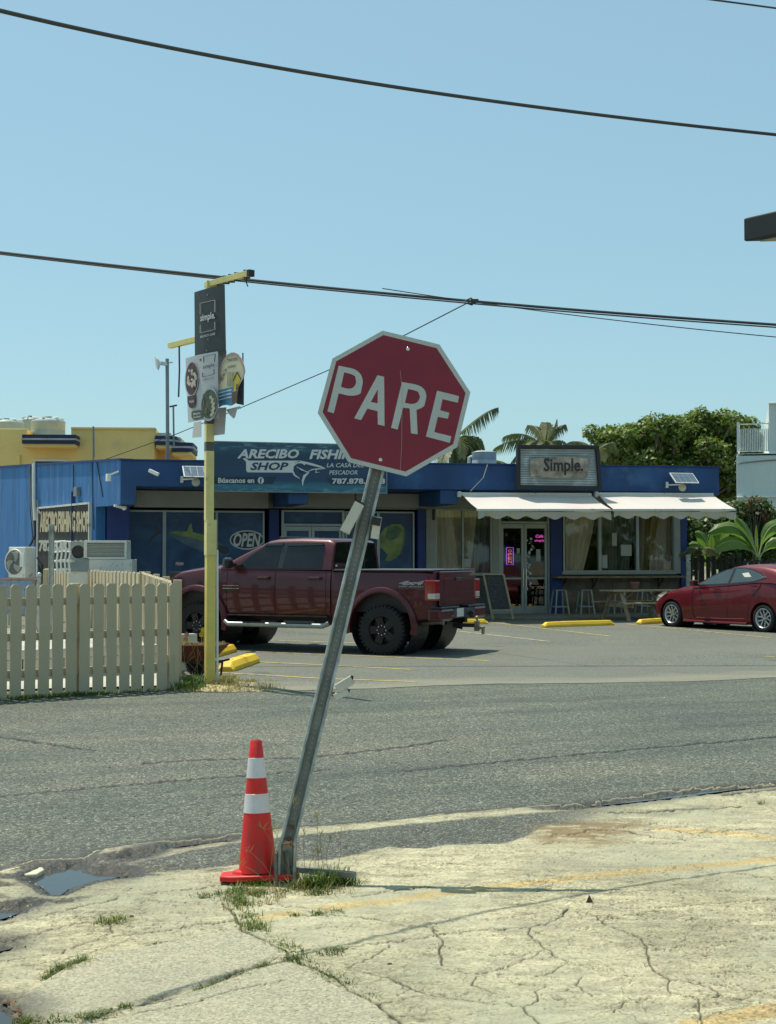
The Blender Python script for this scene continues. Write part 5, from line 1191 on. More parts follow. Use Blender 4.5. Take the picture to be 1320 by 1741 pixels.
# ================================================================== FENCES
K['fence'] = mat('cream_fence_vinyl', (.52,.43,.28), .55, var=.05, scale=2, dirt=((.36,.30,.19), .60, 5))
def picket_mesh(w_, h_, th=.022, dog=.03):
    m = MB(); x = w_/2; pts = [(-x,0),(x,0),(x,h_-dog),(x-dog,h_),(-x+dog,h_),(-x,h_-dog)]
    m.M = Matrix(((1,0,0,0),(0,0,-1,0),(0,1,0,0),(0,0,0,1))); m.prism(pts, -th/2, th/2); return m.mesh('picket', K['fence'])
def fence(A, B, n, h, label, w_, rails, posts, side=-1, centers=None, zt=None):
    A = Vector(A); B = Vector(B); L_ = (B-A).length; d = (B-A).normalized(); nn = Vector((d.y, -d.x, 0)) * (1 if side < 0 else -1)
    t = thing('picket_fence', (A+B)/2, label, 'fence', rz=math.atan2(d.y, d.x)); me = picket_mesh(w_, h)
    random.seed(n)
    for i in range(n):
        f = centers[i] if centers else (i+.5)/n; p = A+(B-A)*f + nn*.035
        M_ = Matrix.Translation(p+Vector((0,0,random.uniform(-.006,.006)))) @ Matrix.Rotation(math.atan2(d.y, d.x), 4, 'Z') @ Matrix.Rotation(random.uniform(-.011,.011), 4, 'Y') @ Matrix.Rotation(random.uniform(-.05,.05), 4, 'Z'); inst('picket', me, t, M_)
    for z in rails: m = MB(); m.beam(A+Vector((0,0,z)), B+Vector((0,0,z)), .038, .09); m.build('rail', K['fence'], t, bevel=.004)
    for f in posts:
        p = A+(B-A)*f - nn*.065; m = MB(); m.M = Matrix.Translation(p) @ Matrix.Rotation(math.atan2(d.y, d.x), 4, 'Z'); m.box(-.05,.05,-.05,.05,0,h+.01); m.build('post', K['fence'], t, bevel=.006)
    return t
FC = G(302, 1171); FL = G(-60, 1193.5)
px_c = [294,273.5,251.5,230.5,210,188,165,141.5,119.5,96.5,72.5,49,25,1,-22,-45]
cent = []
for x in px_c:
    # parameter along the fence from left end to the corner
    d = ray(x, 1100); u_ = d.x/d.y; fx = FL.x; fy = FL.y; gx = FC.x-FL.x; gy = FC.y-FL.y; cent.append((u_*fy-fx)/(gx-u_*gy))
FH = P(300, 991, FC.y).z
fence(FL, FC, len(cent), FH, 'cream picket fence along the road with broad dog-eared boards', .128, (.28,.70,1.10), (.02,.5), centers=cent)
F1 = G(251, 1085); F1 = Vector((-4.80, 26.6, 0)); 
fence(FC+Vector((-.075,.16,0)), F1, 26, FH+.02, 'cream fence run going back from the road corner towards the truck', .13, (.28,.70,1.10), (.03,.3,.6,.95), side=1)
F2 = P(78, 968, 36.0); F2.z = 0
fence(F1+Vector((-.05,.05,0)), F2, 31, 1.31, 'sunlit cream fence run along the back of the yard', .20, (.35,1.02), (.02,.14,.42,.8), side=1)
# loose extra board at the road corner
m = MB(); m.M = Matrix.Translation(FC+Vector((-.12,-.075,0))) ; m.box(-.03,.10,-.012,.012,0,.42); tag(m.build('loose_board', K['fence']), 'short cream board leaning on the fence corner by the road', 'board')
# gate post left of the back fence
# chain link fence on the left
t = thing('chain_link_fence', P(30, 1000, 27.0)-Vector((0,0,P(30,1000,27.0).z)), 'galvanised chain-link fence behind the picket fence at far left', 'fence')
za = P(30, 985, 27).z; xl = P(-60, 985, 27).x; xr = P(67, 985, 27).x; yy = 27.0
m = MB(); m.tube([(xl,yy,za),(xr,yy,za)], .025, 6); m.build('top_rail', mat('rusty_rail', (.22,.13,.08), .8, var=.4, scale=6), t)
m = MB(); m.tube([(xr,yy,0),(xr,yy,za+.05)], .04, 8); m.ball((xr,yy,za+.09), .05); m.build('post', K['galv'], t, smooth=True)
m = MB(); n = 44; st_ = (xr-xl)/n*1.0
for i in range(-12, n+1):
    x0 = xl+i*st_
    for sgn in (1, -1):
        xa = x0 if sgn > 0 else x0+za; xb = x0+za if sgn > 0 else x0; za0, zb0 = .02, za
        pts = []
        for (xx, zz) in ((xa, za0), (xb, zb0)): pts.append((xx, zz))
        (x1_, z1_), (x2_, z2_) = pts
        if x1_ > x2_: x1_, z1_, x2_, z2_ = x2_, z2_, x1_, z1_
        if x2_ <= xl or x1_ >= xr: continue
        if x1_ < xl: z1_ += (z2_-z1_)*(xl-x1_)/(x2_-x1_); x1_ = xl
        if x2_ > xr: z2_ = z1_+(z2_-z1_)*(xr-x1_)/(x2_-x1_); x2_ = xr
        m.beam((x1_,yy,z1_), (x2_,yy,z2_), .005)
m.build('wire_mesh', K['galv'], t)
# ================================================================== YARD CLUTTER
def ac_unit(px0, py0, px1, py1, Y, rz, label):
    a = P(px0, py1, Y); c = P(px1, py0, Y); W_ = c.x-a.x; H_ = c.z-a.z
    t = thing('air_conditioner', ((a.x+c.x)/2, Y, a.z), label, 'air conditioner', rz=rz); T = WM[t.name]
    w2 = W_*.36
    m = MB(); m.M = T; m.box(-w2, w2, -.17, .17, 0, H_); m.build('housing', K['offwhite'], t, bevel=.02)
    cx = -w2*.28; r = H_*.40
    m = MB(); m.M = T; m.lathe([(r,-.172),(r+.02,-.19),(r+.035,-.172)], 28, (cx, 0, H_*.5), axis='y', cap=False); m.build('fan_ring', K['white'], t, smooth=True)
    m = MB(); m.M = T; m.lathe([(0.001,-.174),(r,-.174)], 28, (cx, 0, H_*.5), axis='y', cap=False); m.build('fan_recess', K['dgrey'], t)
    for k in range(3):
        m = MB(); pts = [(cx+math.cos(2*PI*k/3+.2*j+.3)*r*(.15+.2*j), H_*.5+math.sin(2*PI*k/3+.2*j+.3)*r*(.15+.2*j)) for j in range(5)] + [(cx+math.cos(2*PI*k/3+.2*j+1.2)*r*(.15+.2*j), H_*.5+math.sin(2*PI*k/3+.2*j+1.2)*r*(.15+.2*j)) for j in range(4,-1,-1)]
        m.M = T @ Matrix(((1,0,0,0),(0,0,-1,0),(0,1,0,0),(0,0,0,1))); m.prism(pts, .178, .184); m.build('fan_blade', K['soffit'], t)
    m = MB(); m.M = T
    for k in range(7): m.lathe([(r*(k+1)/7.5,-.193),(r*(k+1)/7.5+.003,-.197),(r*(k+1)/7.5+.006,-.193)], 22, (cx, 0, H_*.5), axis='y', cap=False)
    m.build('fan_grille', K['offwhite'], t)
    m = MB(); m.M = T; m.box(w2-.16, w2-.03, -.19, -.171, H_*.35, H_*.8); m.build('service_cover', K['white'], t, bevel=.006); return t
AC = ac_unit(10, 930, 66, 982, 32.0, math.radians(-32), 'white outdoor air conditioner with a round fan by the blue side wall')
m = MB(); za = P(10, 983, 32).z; xa = P(37, 983, 32).x
for dx in (-.28,.28):
    m.beam((xa+dx, 32.0, 0), (xa+dx, 32.0, za), .04)
m.beam((xa-.42,32.0,za-.02),(xa+.42,32.0,za-.02), .05); m.build('stand', K['grey'], AC)
m = MB(); m.tube([P(66,962,31.9), P(70,975,31.8), P(62,985,31.8), P(58,1010,31.8)], .025, 6); m.tube([P(64,948,31.9), P(72,960,31.8), P(71,985,31.8), P(66,1010,31.8)], .03, 6); m.build('pipe', K['black'], AC, smooth=True)
# louvred unit on a white cabinet
Yc = 31.0
def pb(px0, py0, px1, py1, Y, dy, z0=None):
    a = P(px0, py1, Y); c = P(px1, py0, Y); return a.x, c.x, Y, Y+dy, (a.z if z0 is None else z0), c.z
t = thing('cabinet', (P(170,1,Yc).x, Yc+.3, 0), 'white metal cabinet below the louvred unit by the side wall', 'cabinet')
m = MB(); m.box(*pb(116, 951, 225, 990, Yc, .6, 0)); m.build('cabinet_body', K['offwhite'], t, bevel=.015)
a = pb(114, 949, 151, 972, Yc-.02, .02); m = MB(); m.box(*a); m.build('glass_front', mat('dusty_glass', (.22,.27,.27), .15), t)
a_ = pb(143, 919, 216, 951, Yc+.0, .5); t = thing('louvred_unit', ((a_[0]+a_[1])/2, Yc+.25, a_[4]), 'grey white window air conditioner with horizontal louvres on top of the cabinet', 'air conditioner')
m = MB(); m.box(a_[0], a_[1], a_[2]+.03, a_[3], a_[4]+.004, a_[5]); m.build('housing', K['offwhite'], t, bevel=.012)
m = MB(); h = (a_[5]-a_[4]); fw = .05
for r_ in ((a_[0],a_[1],a_[4]+.004,a_[4]+fw),(a_[0],a_[1],a_[5]-fw,a_[5]),(a_[0],a_[0]+fw*1.5,a_[4]+fw,a_[5]-fw),(a_[1]-fw,a_[1],a_[4]+fw,a_[5]-fw)): m.box(r_[0], r_[1], a_[2]-.02, a_[2]+.028, r_[2], r_[3])
m.build('front_frame', K['offwhite'], t, bevel=.005)
for i in range(4):
    z = a_[4]+fw+(i+.5)*(h-2*fw)/4; m = MB(); m.M = Matrix.Translation((0, a_[2]+.012, z)) @ Matrix.Rotation(math.radians(35), 4, 'X'); m.box(a_[0]+fw*1.5, a_[1]-fw, -.012, .012, -.03, .03); m.build('louvre', K['soffit'], t)
# old window unit with round opening beside it
a_ = pb(121, 920, 142, 952, Yc+.1, .45); t = thing('old_fan_unit', ((a_[0]+a_[1])/2, Yc+.3, a_[4]), 'small grey metal box with a dark round opening left of the louvred unit', 'fan unit')
m = MB(); m.box(a_[0], a_[1], a_[2], a_[3], a_[4]+.003, a_[5]); m.build('housing', K['soffit'], t, bevel=.01); m = MB(); m.lathe([(.10,0),(.13,-.02),(.15,0)], 20, ((a_[0]+a_[1])/2+.02, a_[2], (a_[4]+a_[5])/2-.03), axis='y', cap=False); m.build('ring', K['black'], t); m = MB(); m.lathe([(.001,-.003),(.12,-.003)], 20, ((a_[0]+a_[1])/2+.02, a_[2], (a_[4]+a_[5])/2-.03), axis='y', cap=False); m.build('opening', K['black'], t)
t = thing('wire_rack', (P(105,1,30.6).x, 30.6, 0), 'tangled white wire rack standing before the wall sign', 'rack')
m = MB()
for x in (97, 104, 111, 118): m.tube([P(x,921,30.6), P(x+1.5,940,30.6), P(x-.5,955,30.6), P(x+1,975,30.6)], .022, 5)
for y in (921, 938, 953, 968): m.tube([P(92,y+1,30.6), P(106,y-1,30.6), P(121,y,30.6)], .018, 5)
m.build('wire_frame', K['white'], t, smooth=True); m = MB(); m.box(*pb(92, 952, 122, 956, 30.6, .3)); m.build('shelf', K['white'], t)
t = thing('steel_post', (P(88,1,29).x, 29, 0), 'bare grey steel channel post in front of the painted wall sign', 'post'); m = MB(); a_ = pb(83, 891, 92, 1000, 29, .05, 0); m.box(*a_); m.box(a_[0], a_[0]+.015, 28.97, 29.0, 0, a_[5]); m.box(a_[1]-.015, a_[1], 28.97, 29.0, 0, a_[5]); m.build('channel', K['galv'], t)
t = thing('gate_post', (P(77,1,35.5).x, 35.5, 0), 'cream wooden gate post at the left end of the back fence', 'post'); m = MB(); m.box(*pb(73, 968, 81, 1000, 35.5, .12, 0)); m.build('post_body', K['fence'], t, bevel=.01)
# glimpses of pale blocks stacked behind the road fence
bm_ = mat('pale_block', (.52,.50,.42), .9, var=.15, bmp=.3); random.seed(8)
t = thing('block_wall', (-3.9, 18.6, 0), 'low wall of pale concrete blocks just behind the road fence', 'wall', rz=math.atan2(FC.y-FL.y, FC.x-FL.x)); T = WM[t.name]
me_ = MB(); me_.box(-.135,.135,-.07,.07,0,.125); me_ = me_.mesh('block', bm_)
for r in range(4):
    for i in range(10):
        if r == 3 and random.random() < .4: continue
        inst('block', me_, t, T @ Matrix.Translation((-1.45+i*.285+(r%2)*.14, random.uniform(-.01,.01), r*.13+.001)) @ Matrix.Rotation(random.uniform(-.03,.03), 4, 'Z'))
# ================================================================== VEHICLES
def ringpts(cy, w, zb, zt, crown, tum=.06, bulge=.5):
    s = [(w-.12,zb),(w-.035,zb+.02),(w-.012,zb+.10),(w,zb+(zt-zb)*bulge),(w-.012,zt-(zt-zb)*.22),(w-.03,zt-.07),(w-.055,zt-.025),(w-.11,zt),(w*.5,zt+crown*.75),(0,zt+crown)]
    return [(cy+a, z) for a, z in s] + [(cy-a, z) for a, z in reversed(s[:-1])]
def lerp_st(st, x):
    if x <= st[0][0]: return st[0][1:]
    for a, b in zip(st[:-1], st[1:]):
        if x <= b[0]:
            f = (x-a[0])/(b[0]-a[0]); return tuple(p*(1-f)+q*f for p, q in zip(a[1:], b[1:]))
    return st[-1][1:]
def slice_loft(T, st, x0, x1, cy, step=.12, inset=0.0, bulge=.5):
    xs = [x0]+[s[0] for s in st if x0+.01 < s[0] < x1-.01]+[x1]; k = [xs[0]]
    for a, b in zip(xs[:-1], xs[1:]):
        n = max(1, round((b-a)/step)); k += [a+(b-a)*i/n for i in range(1, n+1)]
    m = MB(); m.M = T; rings = []
    for x in k:
        zb, zt, w_, cr = lerp_st(st, x); rings.append([(x, y, z) for y, z in ringpts(cy, w_-inset, zb+inset, zt-inset, cr, bulge=bulge)])
    m.loft(rings); return m
def cyl_cut(T, x, z, r, cy, hw):
    m = MB(); m.M = T; m.lathe([(r,-hw),(r,hw)], 48, (x, cy, z), axis='y'); return m
def sidepoly(T, pts, yf, t, name, mt, par):
    m = MB(); m.M = T; n = len(pts); p = pts if area2(pts) > 0 else list(reversed(pts))
    m.add([(x, yf(x, z), z) for x, z in p]+[(x, yf(x, z)+t, z) for x, z in p], [tuple(range(n)), tuple(range(2*n-1, n-1, -1))]+[(i,(i+1)%n,n+(i+1)%n,n+i) for i in range(n)])
    return m.build(name, mt, par)
def shrink(pts, k):
    cx = sum(p[0] for p in pts)/len(pts); cz_ = sum(p[1] for p in pts)/len(pts)
    return [(cx+(x-cx)*(1-k/max(.05,abs(x-cx)+.15)*1.0 if abs(x-cx) > .02 else 1), cz_+(z-cz_)*(1-k/max(.05,abs(z-cz_)+.05))) for x, z in pts]
def wheel(T, x, y, z, r, w_, rr, par, style, out=1):
    c = (x, y, z)
    m = MB(); m.M = T; o = out
    m.lathe([(rr-.01, o*(w_/2-.04)),(rr+.01, o*(w_/2-.008)),(rr+(r-rr)*.5, o*w_/2),(r-.03, o*(w_/2-.006)),(r-.004, o*(w_/2-.035)),(r, o*(w_/4)),(r, -o*(w_/4)),(r-.004, -o*(w_/2-.035)),(r-.03, -o*(w_/2-.006)),(rr, -o*(w_/2-.01))], 48, c, axis='y', cap=False)
    if style == 'truck':
        n = 36
        for i in range(n):
            t = 2*PI*i/n
            for s_, off in ((1, 0), (-1, .5), (0, .25)):
                tt = t+off*2*PI/n; R_ = Matrix.Translation(c) @ Matrix.Rotation(tt, 4, 'Y'); m.M = T @ R_
                ya = s_*w_*.30; m.box(-.022, .022, ya-.045, ya+.045, r-.008, r+.012)
            m.M = T @ Matrix.Translation(c) @ Matrix.Rotation(t, 4, 'Y'); m.box(-.018, .018, o*(w_/2-.016)-.012, o*(w_/2-.016)+.012, r-.065, r-.01)
        m.M = T
    wh = thing_part('wheel', m, K['rubber'], par)
    # rim barrel and back
    m = MB(); m.M = T; m.lathe([(rr+.012, o*(w_/2-.01)),(rr, o*(w_/2-.004)),(rr-.012, o*(w_/2-.02)),(rr-.03, o*(w_/2-.09)),(rr-.03, -o*(w_/2-.03))], 40, c, axis='y', cap=False)
    m.build('rim', K['rimblack'] if style == 'truck' else K['alloy'], wh, smooth=True)
    m = MB(); m.M = T; m.lathe([(.001, o*(w_/2-.13)),(rr-.03, o*(w_/2-.13))], 32, c, axis='y', cap=False); m.lathe([(.001, o*(w_/2-.125)),(rr*.62, o*(w_/2-.12)),(rr*.62, o*(w_/2-.13))], 32, c, axis='y', cap=False); m.build('brake_disc', K['dgrey'], wh)
    m = MB(); mt = K['rimblack'] if style == 'truck' else K['alloy']
    for i in range(5):
        m.M = T @ Matrix.Translation(c) @ Matrix.Rotation(2*PI*i/5+.3, 4, 'Y')
        yo = o*(w_/2-.05)
        if style == 'truck':
            m.add([(-.050,yo,.03),(.050,yo,.03),(.070,yo+o*.018,rr-.012),(-.070,yo+o*.018,rr-.012),(-.050,yo-o*.04,.03),(.050,yo-o*.04,.03),(.060,yo-o*.03,rr-.012),(-.060,yo-o*.03,rr-.012)], [(0,1,2,3),(4,7,6,5),(0,4,5,1),(1,5,6,2),(2,6,7,3),(3,7,4,0)])
            m.box(-.016,.016, min(yo+o*.004,yo+o*.02), max(yo+o*.004,yo+o*.02), .07, rr-.05)
        else:
            for s_, tw in ((-1,.0),(1,.018)):
                m.add([(s_*.008+tw,yo,.03),(s_*.036+tw,yo,.03),(s_*.052+tw*1.8,yo+o*.01,rr-.01),(s_*.016+tw*2.2,yo+o*.01,rr-.01),(s_*.008,yo-o*.03,.03),(s_*.036,yo-o*.03,.03),(s_*.052+tw*1.8,yo-o*.03,rr-.01),(s_*.016+tw*2.2,yo-o*.03,rr-.01)], [(0,1,2,3),(4,7,6,5),(0,4,5,1),(1,5,6,2),(2,6,7,3),(3,7,4,0)])
    m.M = T; m.lathe([(.001,o*(w_/2-.035)),(.045,o*(w_/2-.037)),(.055,o*(w_/2-.06)),(.055,o*(w_/2-.1))], 20, c, axis='y', cap=False)
    m.build('spokes', mt, wh, bevel=.004)
    m = MB()
    for i in range(8 if style == 'truck' else 5):
        t = 2*PI*i/(8 if style == 'truck' else 5); rr2 = .078 if style == 'truck' else .04
        m.M = T @ Matrix.Translation((c[0]+rr2*math.cos(t), c[1], c[2]+rr2*math.sin(t))); m.lathe([(.011,o*(w_/2-.05)),(.011,o*(w_/2-.02)),(.001,o*(w_/2-.015))], 6, axis='y', cap=False)
    m.build('lug_nuts', K['chrome'] if style == 'truck' else K['grey'], wh)
    return wh
def thing_part(name, m, mt, par): return m.build(name, mt, par, smooth=True)
K['rimblack'] = mat('gloss_black_rim', (.008,.008,.009), .35, .0, var=.1)
K['tail'] = mat('red_tail_lamp', (.30,.006,.012), .12, coat=1, var=.1); K['clearlamp'] = mat('clear_lamp', (.55,.52,.48), .12, coat=1)
K['trim'] = mat('satin_black_trim', (.018,.018,.02), .35, coat=.3)
R = G(648, 1114); F_ = G(329, 1103); uT = (F_-R).normalized()
TR = thing('pickup_truck', (R.x, R.y, 0), 'maroon lifted crew cab pickup truck with black wheels parked before the shop', 'truck', rz=math.atan2(uT.y, uT.x)); T = WM[TR.name]
cy = -.99
TB = T @ Matrix.Translation((.12,0,0))
ST = [(-.93,.66,1.36,.955,.0),(-.88,.60,1.385,.975,.0),(-.6,.56,1.39,.985,.0),(.93,.56,1.39,.985,.0),(.96,.60,1.40,.98,.01),(2.0,.60,1.415,.98,.01),(2.97,.60,1.43,.975,.01),(3.05,.58,1.44,.97,.05),(3.5,.56,1.415,.96,.07),(4.0,.56,1.35,.94,.06),(4.28,.58,1.25,.90,.05),(4.40,.62,1.12,.84,.04),(4.46,.66,.98,.78,.02)]
body = slice_loft(T, ST, 2.985, 4.44, cy); bo_ = body.build('front_body', K['truck'], TR, smooth=35)
core = MB(); core.M = T
bed = slice_loft(T, ST, -.915, .925, cy).build('cargo_bed', K['truck'], TR, smooth=35)
for o, x in ((bo_, 3.60), (bed, 0.0)):
    # the object's own frame equals the truck frame: cut in that frame
    c = MB(); c.lathe([(.555,-1.4),(.555,1.4)], 48, (x, cy, .47), axis='y'); c2_ = MB(); c2_.v = [tuple(T @ Vector(v)) for v in c.v]; c2_.f = c.f
    o_par = o.parent; bpy.context.view_layer.update(); boolean_cut(o, c2_)
for (xa, xb, nm) in ((.95,1.03,'cab_corner'),(1.038,2.008,'rear_door'),(2.018,2.975,'front_door')):
    d_ = slice_loft(T, ST, xa, xb, cy); o = d_.build(nm, K['truck'], TR, smooth=35)
    if 'door' in nm:
        hx = xb-.13 if nm == 'front_door' else xb-.85
        hx = 2.16 if nm == 'front_door' else 1.16
        m = MB(); m.M = T; m.box(hx-.03, hx+.19, -.002, .035, 1.235, 1.268); m.build('handle', K['trim'] if False else K['truck'], o, bevel=.01); m = MB(); m.M = T; m.box(hx-.045, hx+.20, -.012, .006, 1.222, 1.282); m.build('handle_recess', K['trim'], o, bevel=.005)
m = MB(); m.M = T; m.box(-.86, 4.3, cy-.86, cy+.86, .70, 1.34); m.box(.9, 3.1, cy-.94, cy+.94, .63, 1.36); core_o = m.build('chassis_core', K['black'], TR)
# the wheel wells must stay open: cut the core too
c = MB(); c.lathe([(.60,-1.4),(.60,1.4)], 32, (0, cy, .47), axis='y'); c3_ = MB(); c3_.v = [tuple(T @ Vector(v)) for v in c.v]; c3_.f = c.f; 
m = MB(); m.M = T
for x in (0, 3.6):
    pass
# rails, axles, under-body
m.box(-.95, 4.2, cy-.45, cy-.33, .50, .66); m.box(-.95, 4.2, cy+.33, cy+.45, .50, .66); m.lathe([(.045,-.75),(.045,-.12),(.15,-.1),(.15,.1),(.045,.12),(.045,.75)], 16, (0, cy, .42), axis='y'); m.lathe([(.045,-.75),(.045,.75)], 12, (3.6, cy, .42), axis='y')
m.box(.4, 1.4, cy-.3, cy+.7, .46, .62); m.build('frame_rails', K['black'], TR)
# greenhouse
def tside(x, z): return cy+.94-.30*(z-1.40)
gs = [(.955,1.86,0),(.99,1.895,0),(1.08,1.915,0),(1.6,1.93,0),(2.05,1.92,0),(2.25,1.885,0),(2.45,1.795,0),(2.65,1.70,0),(2.85,1.60,0),(3.05,1.49,0),(3.12,1.45,0)]
m = MB(); m.M = T; rings = []
for x, zt, _ in gs:
    h = max(zt-1.395, .05); f = lambda z: .94-.30*(z-1.40); e = min(.06, h*.4)
    s_ = [(f(1.395),1.395),(f(1.395+h*.5),1.395+h*.5),(f(zt-e)-.002,zt-e),(f(zt)-.025,zt-e*.3),(f(zt)-.08,zt),(.35,zt+.012),(0,zt+.016)]
    rings.append([(x, cy+a, z) for a, z in s_]+[(x, cy-a, z) for a, z in reversed(s_[:-1])])
m.loft(rings); cab = m.build('cab', K['truck'], TR, smooth=35)
yf = lambda x, z: tside(x, z)+.002
W1 = [(2.80,1.435),(2.55,1.62),(2.32,1.775),(2.22,1.82),(1.955,1.835),(1.99,1.435)]; W2 = [(1.885,1.435),(1.84,1.832),(1.20,1.825),(1.16,1.80),(1.15,1.47),(1.18,1.435)]
for Wp in (W1, W2):
    big = [(x+(.02 if x > (2.4 if Wp is W1 else 1.5) else -.02), z+(.022 if z > 1.6 else -.018)) for x, z in Wp]
    tr = sidepoly(T, big, yf, .006, 'window_trim', K['trim'], TR); sidepoly(T, Wp, lambda x, z: yf(x, z)+.006, .004, 'window_glass', K['carglass'], tr)
sidepoly(T, [(1.975,1.42),(1.935,1.85),(1.86,1.85),(1.90,1.42)], lambda x, z: yf(x, z)+.001, .006, 'door_pillar', K['trim'], TR)
for (xa, xb) in ((2.30,1.93),(1.85,1.15)):     # rain deflectors
    sidepoly(T, [(xa,1.80),(xa,1.845) if xa < 2 else (xa-.05,1.845),(xb,1.852),(xb,1.81)], lambda x, z: yf(x, z)+.010, .022, 'rain_deflector', K['trim'], TR)
# windscreen and rear screen
m = MB(); m.M = T; a = [(2.28,1.885,.72),(3.02,1.515,.86)]; m.add([(a[0][0],cy-a[0][2],a[0][1]),(a[0][0],cy+a[0][2],a[0][1]),(a[1][0],cy+a[1][2],a[1][1]),(a[1][0],cy-a[1][2],a[1][1])], [(0,1,2,3)]); m.build('windscreen', K['carglass'], TR)
m = MB(); m.M = T; m.add([(.945,cy-.84,1.41),(.945,cy+.84,1.41),(.945,cy+.72,1.86),(.945,cy-.72,1.86)], [(0,1,2,3)]); m.build('rear_window', K['carglass'], TR)
for y_ in (-.28,.28): m = MB(); m.M = T; m.box(.93,.944,cy+y_-.012,cy+y_+.012,1.415,1.85); m.build('rear_window_bar', K['trim'], TR)
m = MB(); m.M = T; m.box(.935,.944,cy+.74,cy+.80,1.45,1.48); m.build('sticker', K['white'], TR)
for i in range(5):
    m = MB(); m.M = T; yy_ = cy+(i-2)*.28; m.box(2.02,2.14,yy_-.05,yy_+.05,1.925,1.965); m.build('cab_light', K['trim'], TR, bevel=.01)
m = MB(); m.M = T; m.box(-.90,.90,cy-.93,cy+.93,1.385,1.405); m.build('tonneau_cover', mat('black_vinyl_cover', (.05,.052,.055), .45, var=.1), TR, bevel=.008)
m = MB(); m.M = T; m.box(-.91,.925,-.10,-.03,1.375,1.398); m.build('bed_rail_cap', K['trim'], TR, bevel=.005)
# flares
def flare(x, ym, sgn, r0=.555, r1=.655, zc=.47, mt=None, proud=.05):
    m = MB(); m.M = T; n = 26; vs = []; a0_ = math.radians(-12); a1_ = math.radians(192)
    for i in range(n+1):
        t = a0_+(a1_-a0_)*i/n; cx_, sz = math.cos(t), math.sin(t)
        for rr_, yo in ((r1,-.01),(r1-.015,proud*.5),(r0+.03,proud),(r0,proud*.9),(r0,-.05)): vs.append((x+rr_*cx_, ym+sgn*yo, zc+rr_*sz))
    m.add(vs, [(i*5+j, i*5+j+1, (i+1)*5+j+1, (i+1)*5+j) for i in range(n) for j in range(4)]); return m.build('wheel_flare', mt or K['truck'], TR, smooth=True)
for x in (0, 3.6): flare(x, -.005, 1); flare(x, 2*cy+.005, -1)
# inner arch liners
for x in (0, 3.6):
    m = MB(); m.M = T; m.lathe([(.56,.30),(.56,.97)], 32, (x, cy, .47), axis='y', cap=False); m.lathe([(.56,-.97),(.56,-.30)], 32, (x, cy, .47), axis='y', cap=False); m.v = [v for v in m.v]; o = m.build('arch_liner', K['black'], TR)
wheel(T, 0, -.145, .405, .405, .29, .235, TR, 'truck', 1); wheel(T, 3.6, -.145, .405, .405, .29, .235, TR, 'truck', 1)
wheel(T, 0, 2*cy+.145, .405, .405, .29, .235, TR, 'truck', -1); wheel(T, 3.6, 2*cy+.145, .405, .405, .29, .235, TR, 'truck', -1)
# tailgate, lamps, bumper
m = MB(); m.M = TB; m.box(-1.075,-1.045,cy-.76,cy+.76,.80,1.375); tg = m.build('tailgate', K['truck'], TR, bevel=.02)
m = MB(); m.M = TB; m.box(-1.079,-1.074,cy-.60,cy+.60,1.02,1.26); m.build('tailgate_panel', K['truck'], tg, bevel=.01); m = MB(); m.M = TB; m.box(-1.10,-1.07,cy-.12,cy+.12,1.22,1.27); m.build('handle', K['trim'], tg, bevel=.01)
for sg in (1, -1):
    y0_ = cy+sg*.775; y1_ = cy+sg*.998; ya, yb = min(y0_, y1_), max(y0_, y1_)
    m = MB(); m.M = TB; m.box(-1.085,-.90,ya,yb,.90,1.24); tl = m.build('tail_lamp', K['tail'], TR, bevel=.02)
    m = MB(); m.M = TB; m.box(-1.089,-.96,ya+.02,yb+(.004 if sg > 0 else -.02),.93,1.02); m.build('reversing_lamp', K['clearlamp'], tl, bevel=.008)
    m = MB(); m.M = TB; m.box(-1.20,-.95,min(cy+sg*.45,cy+sg*1.0),max(cy+sg*.45,cy+sg*1.0),.57,.77); m.build('bumper_end', K['truck'], TR, bevel=.04)
    m = MB(); m.M = TB; m.box(-1.19,-.98,min(cy+sg*.2,cy+sg*.97),max(cy+sg*.2,cy+sg*.97),.772,.80); m.build('bumper_step', K['trim'], TR, bevel=.008)
m = MB(); m.M = TB; m.box(-1.185,-1.0,cy-.45,cy+.45,.60,.76); m.build('bumper_centre', K['dgrey'], TR, bevel=.01); m = MB(); m.M = TB; m.box(-1.195,-1.186,cy+.02,cy+.32,.62,.76); m.build('licence_plate', K['offwhite'], TR, bevel=.004)
m = MB(); m.M = TB; m.lathe([(.05,0),(.05,.05)], 14, (-1.25,cy-.2,.66), axis='y'); m.M = TB; m.box(-1.40,-1.0,cy-.035,cy+.035,.44,.50); m.build('hitch_receiver', K['black'], TR)
hm = mat('cast_hitch', (.30,.27,.19), .55, .5, var=.3, scale=12)
m = MB(); m.M = TB; m.box(-1.46,-1.38,cy-.035,cy+.035,.38,.55); m.lathe([(.02,.55),(.02,.575)], 10, (-1.42,cy,0)); m.ball((-1.42,cy,.60), .032); m.box(-1.54,-1.46,cy-.035,cy+.035,.41,.45); m.lathe([(.028,.33),(.028,.43),(.04,.44),(.04,.46)], 12, (-1.53,cy,0)); m.build('tow_hitch', hm, TR, smooth=True, bevel=.006)
m = MB(); m.M = TB; m.tube([(-.72,-.35,.52),(-1.02,-.33,.55),(-1.1,-.32,.54)], .04, 10); m.build('exhaust_pipe', K['grey'], TR, smooth=True)
